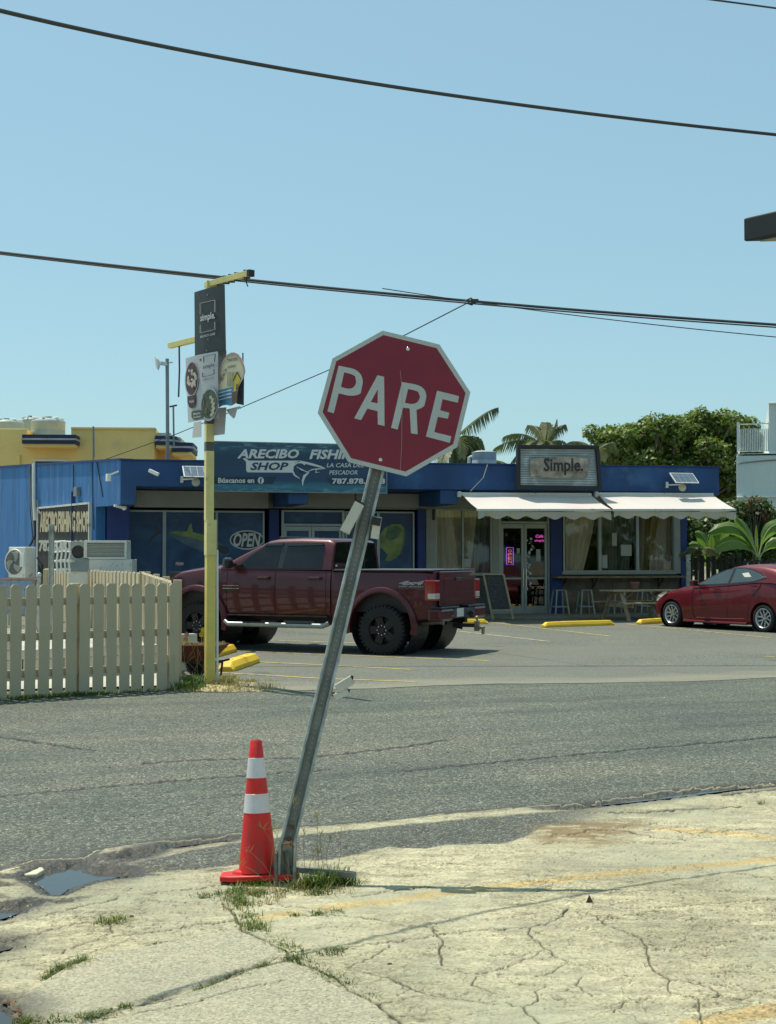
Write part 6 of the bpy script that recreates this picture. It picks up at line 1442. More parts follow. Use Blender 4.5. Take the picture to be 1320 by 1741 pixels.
# mud flap side trim, step bar, mirrors, badges
m = MB(); m.M = T; m.tube([(2.98,.03,.50),(2.90,.06,.455),(1.05,.06,.455),(.95,.03,.50)], .042, 10); m.build('side_step', K['alu'], TR, smooth=True)
for (xa, xb) in ((2.6,2.15),(1.75,1.25)):
    m = MB(); m.M = T; m.box(xb, xa, .02,.10,.492,.502); m.build('step_pad', K['trim'], TR)
m = MB(); m.M = T; m.box(1.0,2.96,-.035,-.004,.60,.625); m.build('sill_trim', K['trim'], TR)
m = MB(); m.M = T; m.beam((2.84,-.06,1.46),(2.84,.12,1.50), .07,.05); m.build('mirror_arm', K['trim'], TR); m = MB(); m.M = T; m.box(2.78,2.90,.06,.28,1.41,1.60); m.build('side_mirror', K['trim'], TR, bevel=.05)
m = MB(); m.M = T; m.beam((2.86,2*cy+.06,1.46),(2.86,2*cy-.12,1.50), .07,.05); m.box(2.78,2.93,2*cy-.30,2*cy-.06,1.40,1.60); m.build('side_mirror', K['trim'], TR, bevel=.02)
for z_ in (1.02,1.06,1.11): m = MB(); m.M = T; m.box(2.72,3.05,-.012,.002,z_,z_+.012); m.build('badge_bar', K['chrome'] if z_ > 1.03 else K['trim'], TR)
LM = T @ Matrix(((-1,0,0,0),(0,0,1,0),(0,1,0,0),(0,0,0,1)))      # lettering frame on the near side: reads towards the tail
dec = mat('grey_decal', (.32,.32,.31), .4)
m = MB(); m.M = LM; text(m, '4x4', .32, .78, 1.155, 1.225, -.002, shear=.35, bold=.045, thick=.004); m.build('decal_lettering', dec, TR)
m = MB(); m.M = LM; text(m, 'OFF ROAD', .32, .76, 1.115, 1.142, -.002, shear=.25, bold=.02, thick=.004); m.build('decal_lettering', dec, TR)
# front end (mostly hidden)
m = MB(); m.M = T; m.box(4.38,4.46,cy-.55,cy+.55,.85,1.12); m.build('grille', K['trim'], TR, bevel=.02); m = MB(); m.M = T; m.box(4.25,4.52,cy-.90,cy+.90,.58,.80); m.build('front_bumper', K['truck'], TR, bevel=.05)
for sg in (1,-1): m = MB(); m.M = T; m.box(4.26,4.42,min(cy+sg*.58,cy+sg*.86),max(cy+sg*.58,cy+sg*.86),.92,1.14); m.build('headlight', K['clearlamp'], TR, bevel=.03)
for i in range(4): sidepoly(T, [(3.95+.10*i,1.262-.012*i),(4.02+.10*i,1.262-.012*i),(4.02+.10*i,1.235-.012*i),(3.95+.10*i,1.235-.012*i)], lambda x, z: -.045-.05*(x-3.9), .01, 'fender_vent', K['trim'], TR)
# ------------------------------------------------------------------ SEDAN
R2 = Vector((7.979, 28.879, 0)); u2 = Vector((-.5487, .836, 0))
SE = thing('sedan', R2, 'shiny red sedan with silver alloy wheels parked at the right edge', 'car', rz=math.atan2(u2.y, u2.x)); T = WM[SE.name]
cy = -.87
SS = [(-.95,.42,.80,.60,.02),(-.90,.30,.93,.70,.04),(-.75,.22,1.02,.79,.05),(-.4,.17,1.07,.85,.03),(0,.165,1.10,.868,.02),(.5,.16,1.055,.875,.02),(1.0,.16,1.01,.876,.03),(1.5,.16,.975,.876,.05),(2.0,.16,.935,.872,.10),(2.3,.165,.90,.868,.11),(2.7,.17,.84,.85,.10),(3.0,.17,.78,.82,.08),(3.2,.19,.71,.77,.06),(3.35,.21,.63,.70,.05),(3.45,.24,.55,.60,.03),(3.49,.28,.48,.50,.02)]
bl = slice_loft(T, SS, -.94, 3.485, cy, .10, bulge=.55).build('body', K['sedan'], SE, smooth=40)
c = MB()
for x in (0, 2.70): c.lathe([(.345,-1.2),(.345,1.2)], 44, (x, cy, .30), axis='y')
c4_ = MB(); c4_.v = [tuple(T @ Vector(v)) for v in c.v]; c4_.f = c.f; boolean_cut(bl, c4_)
gs = [(-.98,1.06),(-.8,1.14),(-.5,1.28),(-.2,1.375),(.1,1.42),(.45,1.437),(.8,1.42),(1.05,1.375),(1.3,1.30),(1.6,1.185),(1.85,1.07),(2.02,.985)]
def sside(x, z):
    zb = lerp_st(SS, x)[1]; return cy+.845-.42*max(0, z-zb+.04)
m = MB(); m.M = T; rings = []
for x, zt in gs:
    zb = lerp_st(SS, x)[1]-.03; h = max(zt-zb, .04); f = lambda z: .845-.42*(z-zb-.01 if z > zb+.01 else 0); e = min(.07, h*.45)
    s_ = [(f(zb),zb),(f(zb+h*.5),zb+h*.5),(f(zt-e),zt-e),(f(zt)-.03,zt-e*.3),(f(zt)-.10,zt),(.30,zt+.02),(0,zt+.026)]
    rings.append([(x, cy+a, z) for a, z in s_]+[(x, cy-a, z) for a, z in reversed(s_[:-1])])
m.loft(rings); m.build('roof', K['sedan'], SE, smooth=40)
cg = mat('clear_car_glass', (.035,.05,.045), .04, spec=.9, coat=1)
yf = lambda x, z: sside(x, z)+.004
V1 = [(1.86,.985),(1.62,1.12),(1.38,1.225),(1.12,1.315),(.93,1.345),(1.00,1.03)]; V2 = [(.92,1.035),(.86,1.35),(.62,1.355),(.35,1.315),(.12,1.235),(-.02,1.165),(.25,1.09)]
for Wp, big in ((V1, [(1.93,.965),(1.64,1.14),(1.39,1.25),(1.12,1.34),(.90,1.37),(.97,1.005)]), (V2, [(.96,1.01),(.90,1.375),(.62,1.38),(.33,1.34),(.08,1.255),(-.08,1.16),(.25,1.065)])):
    tr = sidepoly(T, big, yf, .008, 'window_trim', K['trim'], SE); sidepoly(T, Wp, lambda x, z: yf(x, z)+.008, .004, 'window_glass', cg, tr)
# pale patch painted on the side glass, as reflections and seats read there
sidepoly(T, [(.55,1.17),(.66,1.25),(.48,1.275),(.36,1.18)], lambda x, z: yf(x, z)+.013, .001, 'pale_glass_patch', K['offwhite'], SE)
m = MB(); m.M = T; a = [(1.10,1.372,.60),(1.95,1.015,.72)]; m.add([(a[0][0]+.01,cy-a[0][2],a[0][1]+.02),(a[0][0]+.01,cy+a[0][2],a[0][1]+.02),(a[1][0],cy+a[1][2],a[1][1]+.02),(a[1][0],cy-a[1][2],a[1][1]+.02)], [(0,1,2,3)]); m.build('windscreen', cg, SE)
m = MB(); m.M = T; m.add([(-.27,cy-.56,1.372),(-.27,cy+.56,1.372),(-.86,cy+.68,1.135),(-.86,cy-.68,1.135)], [(0,1,2,3)]); m.build('rear_window', cg, SE)
for x in (0, 2.70):
    for (y_, o_) in ((-.105,1),(2*cy+.105,-1)): wheel(T, x, y_, .30, .30, .20, .205, SE, 'sedan', o_)
    m = MB(); m.M = T; m.lathe([(.347,.40),(.347,.86)], 32, (x, cy, .30), axis='y', cap=False); m.lathe([(.347,-.86),(.347,-.40)], 32, (x, cy, .30), axis='y', cap=False); m.build('arch_liner', K['black'], SE)
m = MB(); m.M = T; m.box(-.7,3.2,cy-.5,cy+.5,.14,.30); m.box(.38,2.3,cy-.78,cy+.78,.14,.3); m.build('underbody', K['black'], SE)
m = MB(); m.M = T; m.tube([(2.28,.012,.17),(1.3,.022,.165),(.42,.012,.17)], .03, 8); m.build('sill', K['sedan'], SE, smooth=True)
sidepoly(T, [(3.40,.60),(3.25,.72),(3.0,.80),(2.86,.815),(2.92,.76),(3.12,.66),(3.28,.58)], lambda x, z: cy+lerp_st(SS, x)[2]-.025, .012, 'headlight', K['clearlamp'], SE)
for nm, xs in (('handle', (1.22,1.42)), ('handle', (.16,.36))):
    m = MB(); m.M = T; m.box(xs[0], xs[1], -.004, .022, .90 if xs[0] > 1 else .985, .925 if xs[0] > 1 else 1.01); m.build(nm, K['sedan'], SE, bevel=.008)
# door shut lines as narrow dark strips let into the skin, and the crease
def shut(pts):
    m = MB(); m.M = T
    for a_, b_ in zip(pts[:-1], pts[1:]):
        m.beam((a_[0], -.003+a_[2], a_[1]), (b_[0], -.003+b_[2], b_[1]), .009, .009)
    return m.build('door_gap', K['black'], SE)
shut([(2.02,.94,-.03),(2.05,.70,.0),(2.03,.45,.004),(1.98,.24,-.002)]); shut([(.98,1.0,-.03),(1.0,.75,.0),(1.0,.50,.004),(1.0,.24,-.002)]); shut([(.02,1.09,-.04),(.10,.95,-.01),(.28,.75,-.003),(.38,.55,.002),(.42,.26,-.004)])
m = MB(); m.M = T
for k_, pts in enumerate(([(1.9,.245),(1.1,.25),(.5,.265)],)):
    m.tube([(x, cy+lerp_st(SS, x)[2]+(-.012), z) for x, z in pts], .018, 6)
m.build('body_crease', K['sedan'], SE, smooth=True)
m = MB(); m.M = T; m.beam((1.86,-.04,.98),(1.86,.06,1.0), .05,.04); m.box(1.80,1.92,.04,.20,.96,1.09); m.build('side_mirror', K['sedan'], SE, bevel=.03); m = MB(); m.M = T; m.box(1.79,1.80,.055,.185,.975,1.075); m.build('mirror_glass', K['carglass'], SE)
# ================================================================== WHEEL STOPS
def wheel_stop(pa_, pb_, label, L=None, W_=.17, H_=.13, nudge=0):
    A = G(*pa_); B = G(*pb_); d = (B-A).normalized(); L_ = L or (B-A).length; mid = (A+B)/2 if L is None else A+d*L/2
    t = thing('wheel_stop', mid, label, 'wheel stop', 'yellow concrete wheel stops', rz=math.atan2(d.y, d.x)); T = WM[t.name]
    m = MB(); h = L_/2
    m.M = T; prof = [(-W_/2,0),(-W_/2,H_*.45),(-W_*.28,H_),(W_*.28,H_),(W_/2,H_*.45),(W_/2,0)]
    rings = [[(x, y*sy, z*sz) for y, z in prof] for x, sy, sz in ((-h,.9,.45),(-h+.10,1,.93),(-h*.4,1,1),(h*.1,1,.98),(h-.10,1,.95),(h,.9,.45))]
    m.loft(rings); m.build('block', K['yellow'], t, bevel=.012)
    m = MB(); m.M = T
    for x in (-h*.55, h*.55): m.lathe([(.001,.004),(.022,.004)], 10, (x, 0, H_*.97))
    m.build('bolt_hole', K['black'], t); return t
wheel_stop((384,1142), (430,1126), 'chipped yellow wheel stop lying askew right of the yellow pole', W_=.25, H_=.15)
wheel_stop((352,1120), (394,1108), 'yellow wheel stop half hidden behind the wheelbarrow planter', W_=.22, H_=.14)
wheel_stop((770,1062), (829,1061), 'yellow wheel stop behind the truck hitch')
wheel_stop((923,1067), (1042,1063), 'full length yellow wheel stop in front of the cafe door')
wheel_stop((1085,1062), (1190,1056), 'yellow wheel stop at the nose of the red sedan')
# ================================================================== WHEELBARROW PLANTER
wb = G(341, 1150); t = thing('wheelbarrow', wb, 'rusty dark red wheelbarrow planted with dry grass and flowers behind the pole', 'wheelbarrow', rz=math.radians(-8)); T = WM[t.name]
ws = 17.6/FPX
zt_ = P(341, 1096, wb.y).z; zb_ = P(341, 1122, wb.y).z
m = MB(); m.M = T; o_ = [(-.36,-.25,zt_),(.34,-.25,zt_),(.34,.25,zt_),(-.36,.25,zt_)]; i_ = [(-.20,-.15,zb_-.02),(.14,-.15,zb_-.02),(.14,.15,zb_-.02),(-.20,.15,zb_-.02)]
m.add(o_+i_, [(0,1,5,4),(1,2,6,5),(2,3,7,6),(3,0,4,7),(4,5,6,7)]); m.tube([o_[0],o_[1],o_[2],o_[3],o_[0]], .012, 6); m.build('tray', mat('rusty_maroon_tray', (.11,.022,.018), .7, var=.4, scale=6, dirt=((.09,.05,.03), .58, 9)), t)
m = MB(); m.M = T; m.box(-.33,.31,-.22,.22,zt_-.05,zt_-.03); m.build('soil', mat('dry_soil', (.10,.07,.04), .95, var=.4, scale=20, bmp=.6), t)
m = MB(); m.M = T; m.lathe([(.10,-.035),(.15,-.03),(.16,0),(.15,.03),(.10,.035)], 24, (-.05,.0,.16), axis='y'); m.build('wheel', K['rubber'], t, smooth=True)
m = MB(); m.M = T
for y in (-.17,.17): m.tube([(-.30,y,zb_+.02),(.05,y,zb_-.05),(.28,y,zb_-.02),(.36,y*1.0,zb_+.0)], .016, 6); m.tube([(.12,y,zb_-.04),(.16,y,0.0),(.24,y,0.0),(.26,y,zb_-.03)], .016, 6); m.tube([(-.05,y*.3,.16),(-.12,y*.8,zb_-.02)], .014, 6)
m.build('frame', K['black'], t)
random.seed(4)
def blades(mb, x, y, z, n, r, h, sp=.5, w_=.004, droop=.35, hv=.5):
    for _ in range(n):
        a = random.uniform(0, 2*PI); rr = r*random.random()**.6; bx = x+rr*math.cos(a); by = y+rr*math.sin(a)
        hh = h*random.uniform(1-hv, 1+hv*.4); t = random.uniform(0, 2*PI); ln = hh*sp*random.uniform(.2, 1.2)
        dx, dy = math.cos(t), math.sin(t); nx_, ny_ = -dy*w_/2, dx*w_/2
        p1 = (bx+dx*ln*.35, by+dy*ln*.35, z+hh*.6); p2 = (bx+dx*ln, by+dy*ln, z+hh*(1-droop*random.random()))
        mb.add([(bx-nx_,by-ny_,z),(bx+nx_,by+ny_,z),(p1[0]+nx_*.8,p1[1]+ny_*.8,p1[2]),(p1[0]-nx_*.8,p1[1]-ny_*.8,p1[2]),p2], [(0,1,2,3),(3,2,4)])
class Fast(MB):
    def mesh(s, name, mat, inv=None, smooth=False):
        vs = np.array(s.v, dtype=np.float64)
        if inv is not None: I = np.array(inv); vs = vs @ I[:3,:3].T + I[:3,3]
        me = bpy.data.meshes.new(name); me.from_pydata(vs.tolist(), [], s.f); me.update(); me.materials.append(mat); return me
    def add(s, vs, fs):
        b = len(s.v)
        if s.M == IDM: s.v += [tuple(v) for v in vs]
        else: s.v += [tuple(s.M @ Vector(v)) for v in vs]
        s.f += [tuple(b+i for i in f) for f in fs]
IDM = Matrix()
m = Fast(); w0 = T @ Vector((0,0,zt_-.03))
for i in range(14): q = T @ Vector((random.uniform(-.28,.28), random.uniform(-.18,.18), zt_-.03)); blades(m, q.x, q.y, q.z, 34, .08, .08, .9, .005)
o = m.build('planter_grass', K['dry'], t); o['kind'] = 'stuff'
m = Fast()
for i in range(10): q = T @ Vector((random.uniform(-.28,.28), random.uniform(-.25,-.1), zt_-.03)); 
for i in range(14):
    x = random.uniform(-.2,.15); z0 = zt_-random.uniform(0,.1); q = [T @ Vector((x,-.27,z0)), T @ Vector((x+random.uniform(-.06,.06),-.30,z0-.12)), T @ Vector((x+random.uniform(-.1,.1),-.28,z0-random.uniform(.2,.38)))]
    m.tube(q, .0035, 3)
o = m.build('trailing_stems', K['dry'], t); o['kind'] = 'stuff'
for (px_, py_, c_) in ((316,1087,'o'),(343,1079,'y'),(346,1071,'y'),(318,1079,'p')):
    q = P(px_, py_, wb.y-.1); m = MB()
    for k in range(6): a = k*PI/3; m.add([tuple(q), tuple(q+Vector((math.cos(a)*.03, -.012, math.sin(a)*.03))), tuple(q+Vector((math.cos(a+.6)*.04, -.01, math.sin(a+.6)*.04))), tuple(q+Vector((math.cos(a+1.1)*.03,-.012,math.sin(a+1.1)*.03)))], [(0,1,2,3)])
    m.tube([q, q+Vector((0,.03,-.14))], .004, 4); m.build('flower', mat('flower_'+c_, {'o':(.6,.3,.03),'y':(.6,.45,.03),'p':(.45,.25,.25)}[c_], .6), t)
# ================================================================== CAFE FURNITURE
ewd = E2
def fpos(px, py, z=.055): return G(px, py, z)
K['stool'] = mat('pale_metal_stool', (.30,.32,.32), .45, .3, var=.15)
def stool(loc, rz):
    t = thing('metal_stool', loc, 'x', 'stool', 'pale metal stools under the counter shelf', rz=rz); T = WM[t.name]; h = .66
    m = MB(); m.M = T; m.box(-.155,.155,-.155,.155,h-.03,h); m.build('seat', K['stool'], t, bevel=.02)
    for sx in (-1,1):
        for sy in (-1,1): m = MB(); m.M = T; m.beam((sx*.13,sy*.13,h-.03),(sx*.20,sy*.20,0), .035,.03); m.build('leg', K['stool'], t)
    m = MB(); m.M = T
    for s in (-1,1): m.beam((-.185,s*.185,.2),(.185,s*.185,.2), .012,.03); m.beam((s*.185,-.185,.2),(s*.185,.185,.2), .012,.03)
    m.build('footrest', K['stool'], t); return t
spots = [((971,1046),'pale metal stool nearest the cafe door'), ((1011,1045),'pale metal stool second from the cafe door, left of the picnic table'), ((1043,1042),'pale metal stool behind the left end of the picnic table'), ((1083,1041),'pale metal stool behind the middle of the picnic table'), ((1121,1040),'pale metal stool behind the right end of the picnic table')]
s0_ = None
for (pp, lb) in spots:
    p = fpos(*pp); a = (p-FA.o).dot(FA.u); p = FA.w(a, .055, D+.62)
    if s0_ is None: s0_ = stool(p, math.atan2(E2.y, E2.x)); s0_['label'] = lb
    else: copy_tree(s0_, loc=p, rz=math.atan2(E2.y, E2.x)+random.uniform(-.25,.25), label=lb)
# picnic table
pc = G(1083, 1054); pc = Vector((pc.x+.1, pc.y+.1, 0)); rzp = math.atan2(.27,.963)+.10
pt = thing('picnic_table', pc, 'weathered wooden picnic table with attached benches under the right awning', 'picnic table', rz=rzp); T = WM[pt.name]
for i in range(5): m = MB(); m.M = T; y = -.34+i*.14; m.box(-.98,.95,y,y+.132,.73,.768); m.build('table_board', K['woodlt'], pt, bevel=.004)
for s in (-1,1):
    for k in range(2): m = MB(); m.M = T; y = s*.68+(k-.5)*.14; m.box(-.95,.92,y-.065,y+.065,.43,.465); m.build('bench_board', K['woodlt'], pt, bevel=.004)
for x in (-.70,.68):
    for s in (-1,1): m = MB(); m.M = T; m.beam((x,s*.24,.73),(x,s*.62,.0), .04,.10, up=(1,0,0)); m.build('leg', K['woodlt'], pt, bevel=.004)
    m = MB(); m.M = T; m.box(x+.022,x+.062,-.74,.74,.33,.43); m.build('bench_beam', K['woodlt'], pt, bevel=.004); m = MB(); m.M = T; m.box(x+.022,x+.06,-.34,.34,.64,.73); m.build('top_beam', K['woodlt'], pt, bevel=.004)
    m = MB(); m.M = T; m.beam((x+.05,0,.40),(x*.35,0,.70), .04,.08, up=(0,1,0)); m.build('brace', K['woodlt'], pt)
q = P(1076, 998, pc.y); q = T @ Vector((-.12,.05,.769)); t = thing('terracotta_pot', q, 'small terracotta pot standing on the picnic table', 'pot'); m = MB(); m.M = Matrix.Translation(q); m.lathe([(.075,0),(.11,.15),(.125,.155),(.125,.2),(.105,.2),(.10,.16),(.0,.14)], 18, cap=False); m.build('pot_body', mat('terracotta', (.20,.10,.06), .8, var=.2), t, smooth=True)
m = Fast(); blades(m, q.x, q.y, q.z+.14, 40, .06, .06, .8, .008); m.build('seedling', K['hedge'], t)
# A-frame chalk board
bbm = G(856, 1055, .0); 
t = thing('chalkboard', bbm, 'leaning wood framed chalk menu board beside the cafe door', 'chalkboard'); Yb = bbm.y
def bq(x, y, dy=0.0): return P(x, y, Yb+ (1054-y)*.0026 + dy)
cor = [bq(838.5,1054), bq(873,1053), bq(856.5,976.5), bq(822.5,976.5)]
m = MB()
for a_, c_ in ((0,3),(1,2)): m.beam(cor[a_], cor[c_], .045, .03); 
m.beam(cor[3], cor[2], .045, .03); m.beam(cor[0]*.24+cor[3]*.76-(cor[0]-cor[3])*0, cor[1]*.24+cor[2]*.76, .001); 
lo_l = cor[0]*.79+cor[3]*.21; lo_r = cor[1]*.79+cor[2]*.21; m.beam(lo_l, lo_r, .04, .03); m.build('frame', K['woodlt'], t)
m = MB(); e_ = Vector((0,.012,0)); m.add([tuple(v+e_) for v in (lo_l, lo_r, cor[2], cor[3])]+[tuple(v+e_*1.8) for v in (lo_l, lo_r, cor[2], cor[3])], [(0,1,2,3),(7,6,5,4),(0,4,5,1),(1,5,6,2),(2,6,7,3),(3,7,4,0)]); m.build('board', K['black'], t)
m = MB(); 
for a_, c_ in ((cor[0], cor[3]), (cor[1], cor[2])): m.beam(c_+Vector((0,.03,0)), Vector((a_.x+.05, a_.y+.55, .055)), .035,.025)
m.build('rear_leg', K['woodlt'], t)
ch = mat('chalk', (.22,.24,.22), .9); m = MB(); random.seed(9)
for r in range(15):
    f = .12+r*.05
    for k in range(random.randint(3, 6)):
        g0 = .12+random.random()*.6; g1 = g0+random.uniform(.05,.18); P_ = lambda g, f: (lo_l*(1-g)+lo_r*g)*(1-f)+(cor[3]*(1-g)+cor[2]*g)*f - Vector((0,.004,0))
        m.beam(P_(g0, f), P_(min(.92, g1), f+random.uniform(-.004,.004)), .008, .002)
m.beam(P_(.2,.88), P_(.32,.97), .01,.002); m.beam(P_(.32,.97), P_(.45,.87), .01,.002); m.beam(P_(.2,.86), P_(.8,.9), .008,.002); o = m.build('chalk_writing', ch, t); o['kind'] = 'stuff'
# ================================================================== CABLES
def cable(pts3, r, label, name='overhead_cable', sag=0.0, n=24, rr=None):
    A, B = Vector(pts3[0]), Vector(pts3[1]); q = []
    for i in range(n+1):
        t = i/n; p = A*(1-t)+B*t; p = p-Vector((0,0,4*sag*t*(1-t))); q.append(p)
    m = MB(); m.tube(q, r, 7); return tag(m.build(name, K['cable'], smooth=True), label, 'cable')
K['cable'] = mat('cable_black', (.035,.038,.04), .6)
def ext(p0, p1, f0, f1):
    d = p1-p0; return p0-d*f0, p1+d*f1
a = P(0, 18, 6.3); c = P(1320, 229, 9.3); mid = P(660, 144, 7.8)
def curve_cable(P0, Pm, P1, r, label, e=.25, n=40):
    """parabola through three points, carried on beyond both ends"""
    q = []
    for i in range(n+1):
        t = -e+(1+2*e)*i/n; q.append(P0*(2*(t-.5)*(t-1))+Pm*(4*t*(1-t))+P1*(2*t*(t-.5)))
    m = MB(); m.tube(q, r, 7); return tag(m.build('overhead_cable', K['cable'], smooth=True), label, 'cable')
zc_ = lambda x, y, Y: P(x, y, Y)
curve_cable(P(0, 18, 6.3), P(660, 146, 7.8), P(1320, 229, 8.95), .0108, 'uppermost long black cable sagging across the top of the sky', .22)
curve_cable(P(1215, 0, 11), P(1268, 7, 11.3), P(1320, 14, 11.6), .008, 'short stretch of thin cable in the top right corner', 1.2)
curve_cable(P(0, 429, 21.5), P(660, 499, 21.5), P(1320, 552, 21.5), .022, 'thick black cable passing just above the yellow pole arm', .3)
curve_cable(P(0, 432, 21.4), P(660, 503, 21.4), P(1320, 556.5, 21.4), .012, 'thinner cable lashed just below the thick one', .3)
curve_cable(P(803, 513, 21.45), P(1060, 546, 21.45), P(1320, 573, 21.45), .008, 'thin cable drooping below the thick bundle on the right', .3)
q = [P(803, 511, 21.45), P(690, 569, 24), P(555, 631, 27), P(415, 691, 30), P(300, 738, 32.5), P(180, 781, 34.2)]
m = MB(); m.tube(q, .010, 6); tag(m.build('service_drop', K['cable'], smooth=True), 'thin service cable dropping from the bundle to the blue roof', 'cable')
q = P(803, 512, 21.42); m = MB(); m.tube([q+Vector((-.12,0,.0)), q+Vector((-.02,0,.05)), q+Vector((.06,0,-.02)), q+Vector((.0,0,-.06)), q+Vector((-.09,0,-.03))], .014, 6); m.box(q.x-.02, q.x+.10, q.y-.03, q.y+.03, q.z-.025, q.z+.03); tag(m.build('cable_clamp', K['cable']), 'small knot and clamp where the service cable leaves the bundle', 'clamp')
m = MB(); m.tube([P(829, 790, 31.9), P(822, 812, 31.95), P(800, 835, 32.3)], .012, 5); tag(m.build('loose_wire', K['offwhite']), 'thin pale wire hanging over the blue fascia left of the cafe sign', 'wire')
# ================================================================== DARK CANOPY CORNER at right
t = thing('canopy', P(1420, 400, 9.0)-Vector((0,0,P(1420,400,9.0).z)), 'corner of a flat black metal canopy at the right edge of the sky', 'canopy')
c0 = P(1264, 371, 9.0); zb0 = P(1267, 411, 9.0).z; ce = P(1320, 358, 8.8)
d1 = Vector((ce.x-c0.x, ce.y-c0.y, 0)).normalized(); ce2 = P(1320, 406.5, 8.93); c02 = P(1267, 411, 9.0); d2_ = Vector((ce2.x-c02.x, ce2.y-c02.y+.05, 0)).normalized()
o = Vector((c0.x, c0.y, 0)); pts = [o, o+d1*2.2, o+d1*2.2+d2_*3.2, o+d2_*3.2]
m = MB(); m.prism([(p.x, p.y) for p in pts], zb0, c0.z); m.build('fascia', K['black'], t, bevel=.01)
m = MB(); m.prism([(p.x, p.y) for p in [o+(d1+d2_)*.06, o+d1*2.1+d2_*.06, o+d1*2.1+d2_*3.1, o+d2_*3.1+d1*.06]], zb0-.012, zb0-.002); m.build('soffit', K['soffit'], t)
pp = o+d1*.8+d2_*2.0; m = MB(); m.box(pp.x-.08,pp.x+.08,pp.y-.08,pp.y+.08,-.02,zb0-.012); m.build('post', K['black'], t)
# ================================================================== BACKGROUND BUILDINGS
K['ybld'] = mat('yellow_stucco', (.84,.60,.22), .8, var=.05, scale=.8, bmp=.3, bscale=30, dirt=((.70,.52,.22), .62, 1.5))
K['navy'] = mat('navy_ledge', (.012,.020,.055), .6); K['ledgew'] = mat('pale_ledge_stripe', (.38,.38,.42), .6)
YB_ = Plane((P(0,900,50).x, 50), (1,.06)); t = thing('yellow_building', (P(120,900,50).x, 50, 0), 'yellow stucco building with navy striped ledges behind the blue wall', 'building')
def yrect(x0, y0, x1, y1, n0, n1, mt, name, zmin=None, bevel=0, pl=YB_):
    a = pl.pix(x0, y1, n1); c = pl.pix(x1, y0, n1); m = MB(); m.M = pl.M; m.box(a[0], c[0], a[1] if zmin is None else zmin, c[1], n0, n1); return m.build(name, mt, t, bevel=bevel)
yrect(-80, 743, 263, 800, -7, 0, K['ybld'], 'wall', 0); yrect(-80, 729, 46, 744, -7, -.004, K['ybld'], 'parapet', bevel=.02); yrect(121, 727.5, 263, 744, -7, -.003, K['ybld'], 'parapet', bevel=.02)
yrect(121, 727, 264, 729.5, -.5, .06, K['ybld'], 'coping'); yrect(158, 728, 160, 790, -.1, .02, mat('joint_grey', (.25,.2,.12), .8), 'expansion_joint')
yrect(263, 743, 306, 800, -9, -1.2, K['ybld'], 'wing_wall', 0)
for (x0, x1, y0, y1, nn) in ((37.5,129,739,754,.9),(264,300,741,756,.3),(292,328,752,768,.2)):
    a = YB_.pix(x0, y1, nn); c = YB_.pix(x1, y0, nn); H_ = c[1]-a[1]
    r = .35 if x0 > 100 else .06
    for f0, f1, mt, nm, ex in ((0,.40,K['navy'],'ledge_band',0),(.40,.60,K['ledgew'],'ledge_stripe',.015),(.60,1,K['navy'],'ledge_band',0)):
        m = MB(); m.M = YB_.M @ Matrix(((1,0,0,0),(0,0,1,0),(0,1,0,0),(0,0,0,1)))
        pts = [(a[0]-ex,-2.0),(c[0]+ex,-2.0)]+[(c[0]-r+(r+ex)*math.cos(q_), nn-r+(r+ex)*math.sin(q_)) for q_ in [PI/2*k/6 for k in range(7)]]+[(a[0]-ex,nn+ex)]
        m.prism(pts, a[1]+H_*f0, a[1]+H_*f1-.001); m.build(nm, mt, t)
    m = MB(); m.M = YB_.M; m.box(a[0]+.02, c[0]-.05, a[1]-.12, a[1]-.002, -2, nn-.1); m.build('ledge_soffit', K['ybld'], t)
w_ = yrect(57, 781, 113, 800, .0, .03, K['white'], 'window_frame'); yrect(60, 784.5, 111, 799, .0, .035, K['dgrey'], 'window_pane')
yrect(28, 774, 34, 795, 0, .12, K['ybld'], 'pipe_cover', bevel=.02)
for (x0, x1, y0, y1) in ((245,251,775,781),(303,308,746,752),(268,290,736,743)): yrect(x0, y0, x1, y1, -1.0, -.6, K['offwhite'], 'roof_vent')
# water tanks
def tank(px0, px1, py0, py1, Y, label, mt=None, lid=True, grp='pale water tanks on the roofs'):
    a = P(px0, py1, Y); c = P(px1, py0, Y); r = (c.x-a.x)/2; H_ = c.z-a.z; o = Vector(((a.x+c.x)/2, Y+r, a.z))
    t = thing('water_tank', o, label, 'water tank', grp); T = WM[t.name]
    m = MB(); m.M = T; m.lathe([(r,0),(r,H_*.45),(r*.99,H_*.46),(r,H_*.47),(r,H_*.84),(r*1.03,H_*.85),(r*1.03,H_*.88),(r*.6,H_*.97),(.01,H_)] if not lid else [(r,0),(r,H_*.34),(r*.985,H_*.36),(r,H_*.38),(r,H_*.70),(r*1.015,H_*.72),(r*1.015,H_*.76),(r*.96,H_*.82),(r*.55,H_*.93),(r*.28,H_*.95)], 32); m.build('tank_body', mt or mat('grey_tank_plastic', (.25,.33,.35), .5, var=.08, dirt=((.32,.38,.39), .6, 1)), t, smooth=35)
    if lid:
        m = MB(); m.M = T; m.lathe([(r*.27,H_*.93),(r*.27,H_*.99),(r*.2,H_*1.02),(.001,H_*1.02)], 20); m.build('lid', K['dgrey'], t)
        for k in range(6): m = MB(); m.M = T @ Matrix.Rotation(k*PI/3+.4, 4, 'Z'); m.box(r*.35, r*.93, -.06*r, .06*r, H_*.86, H_*.97); m.build('rib', K['white'], t, bevel=.03)
    return t
tank(46, 104, 706, 743, 51, 'larger grey water tank with a pale ribbed top on the yellow building')
tank(-28, 32, 709, 740, 53, 'pale water tank cut by the left edge of the picture')
tank(33, 62, 706, 742, 56, 'pale water tank half hidden behind the larger one')
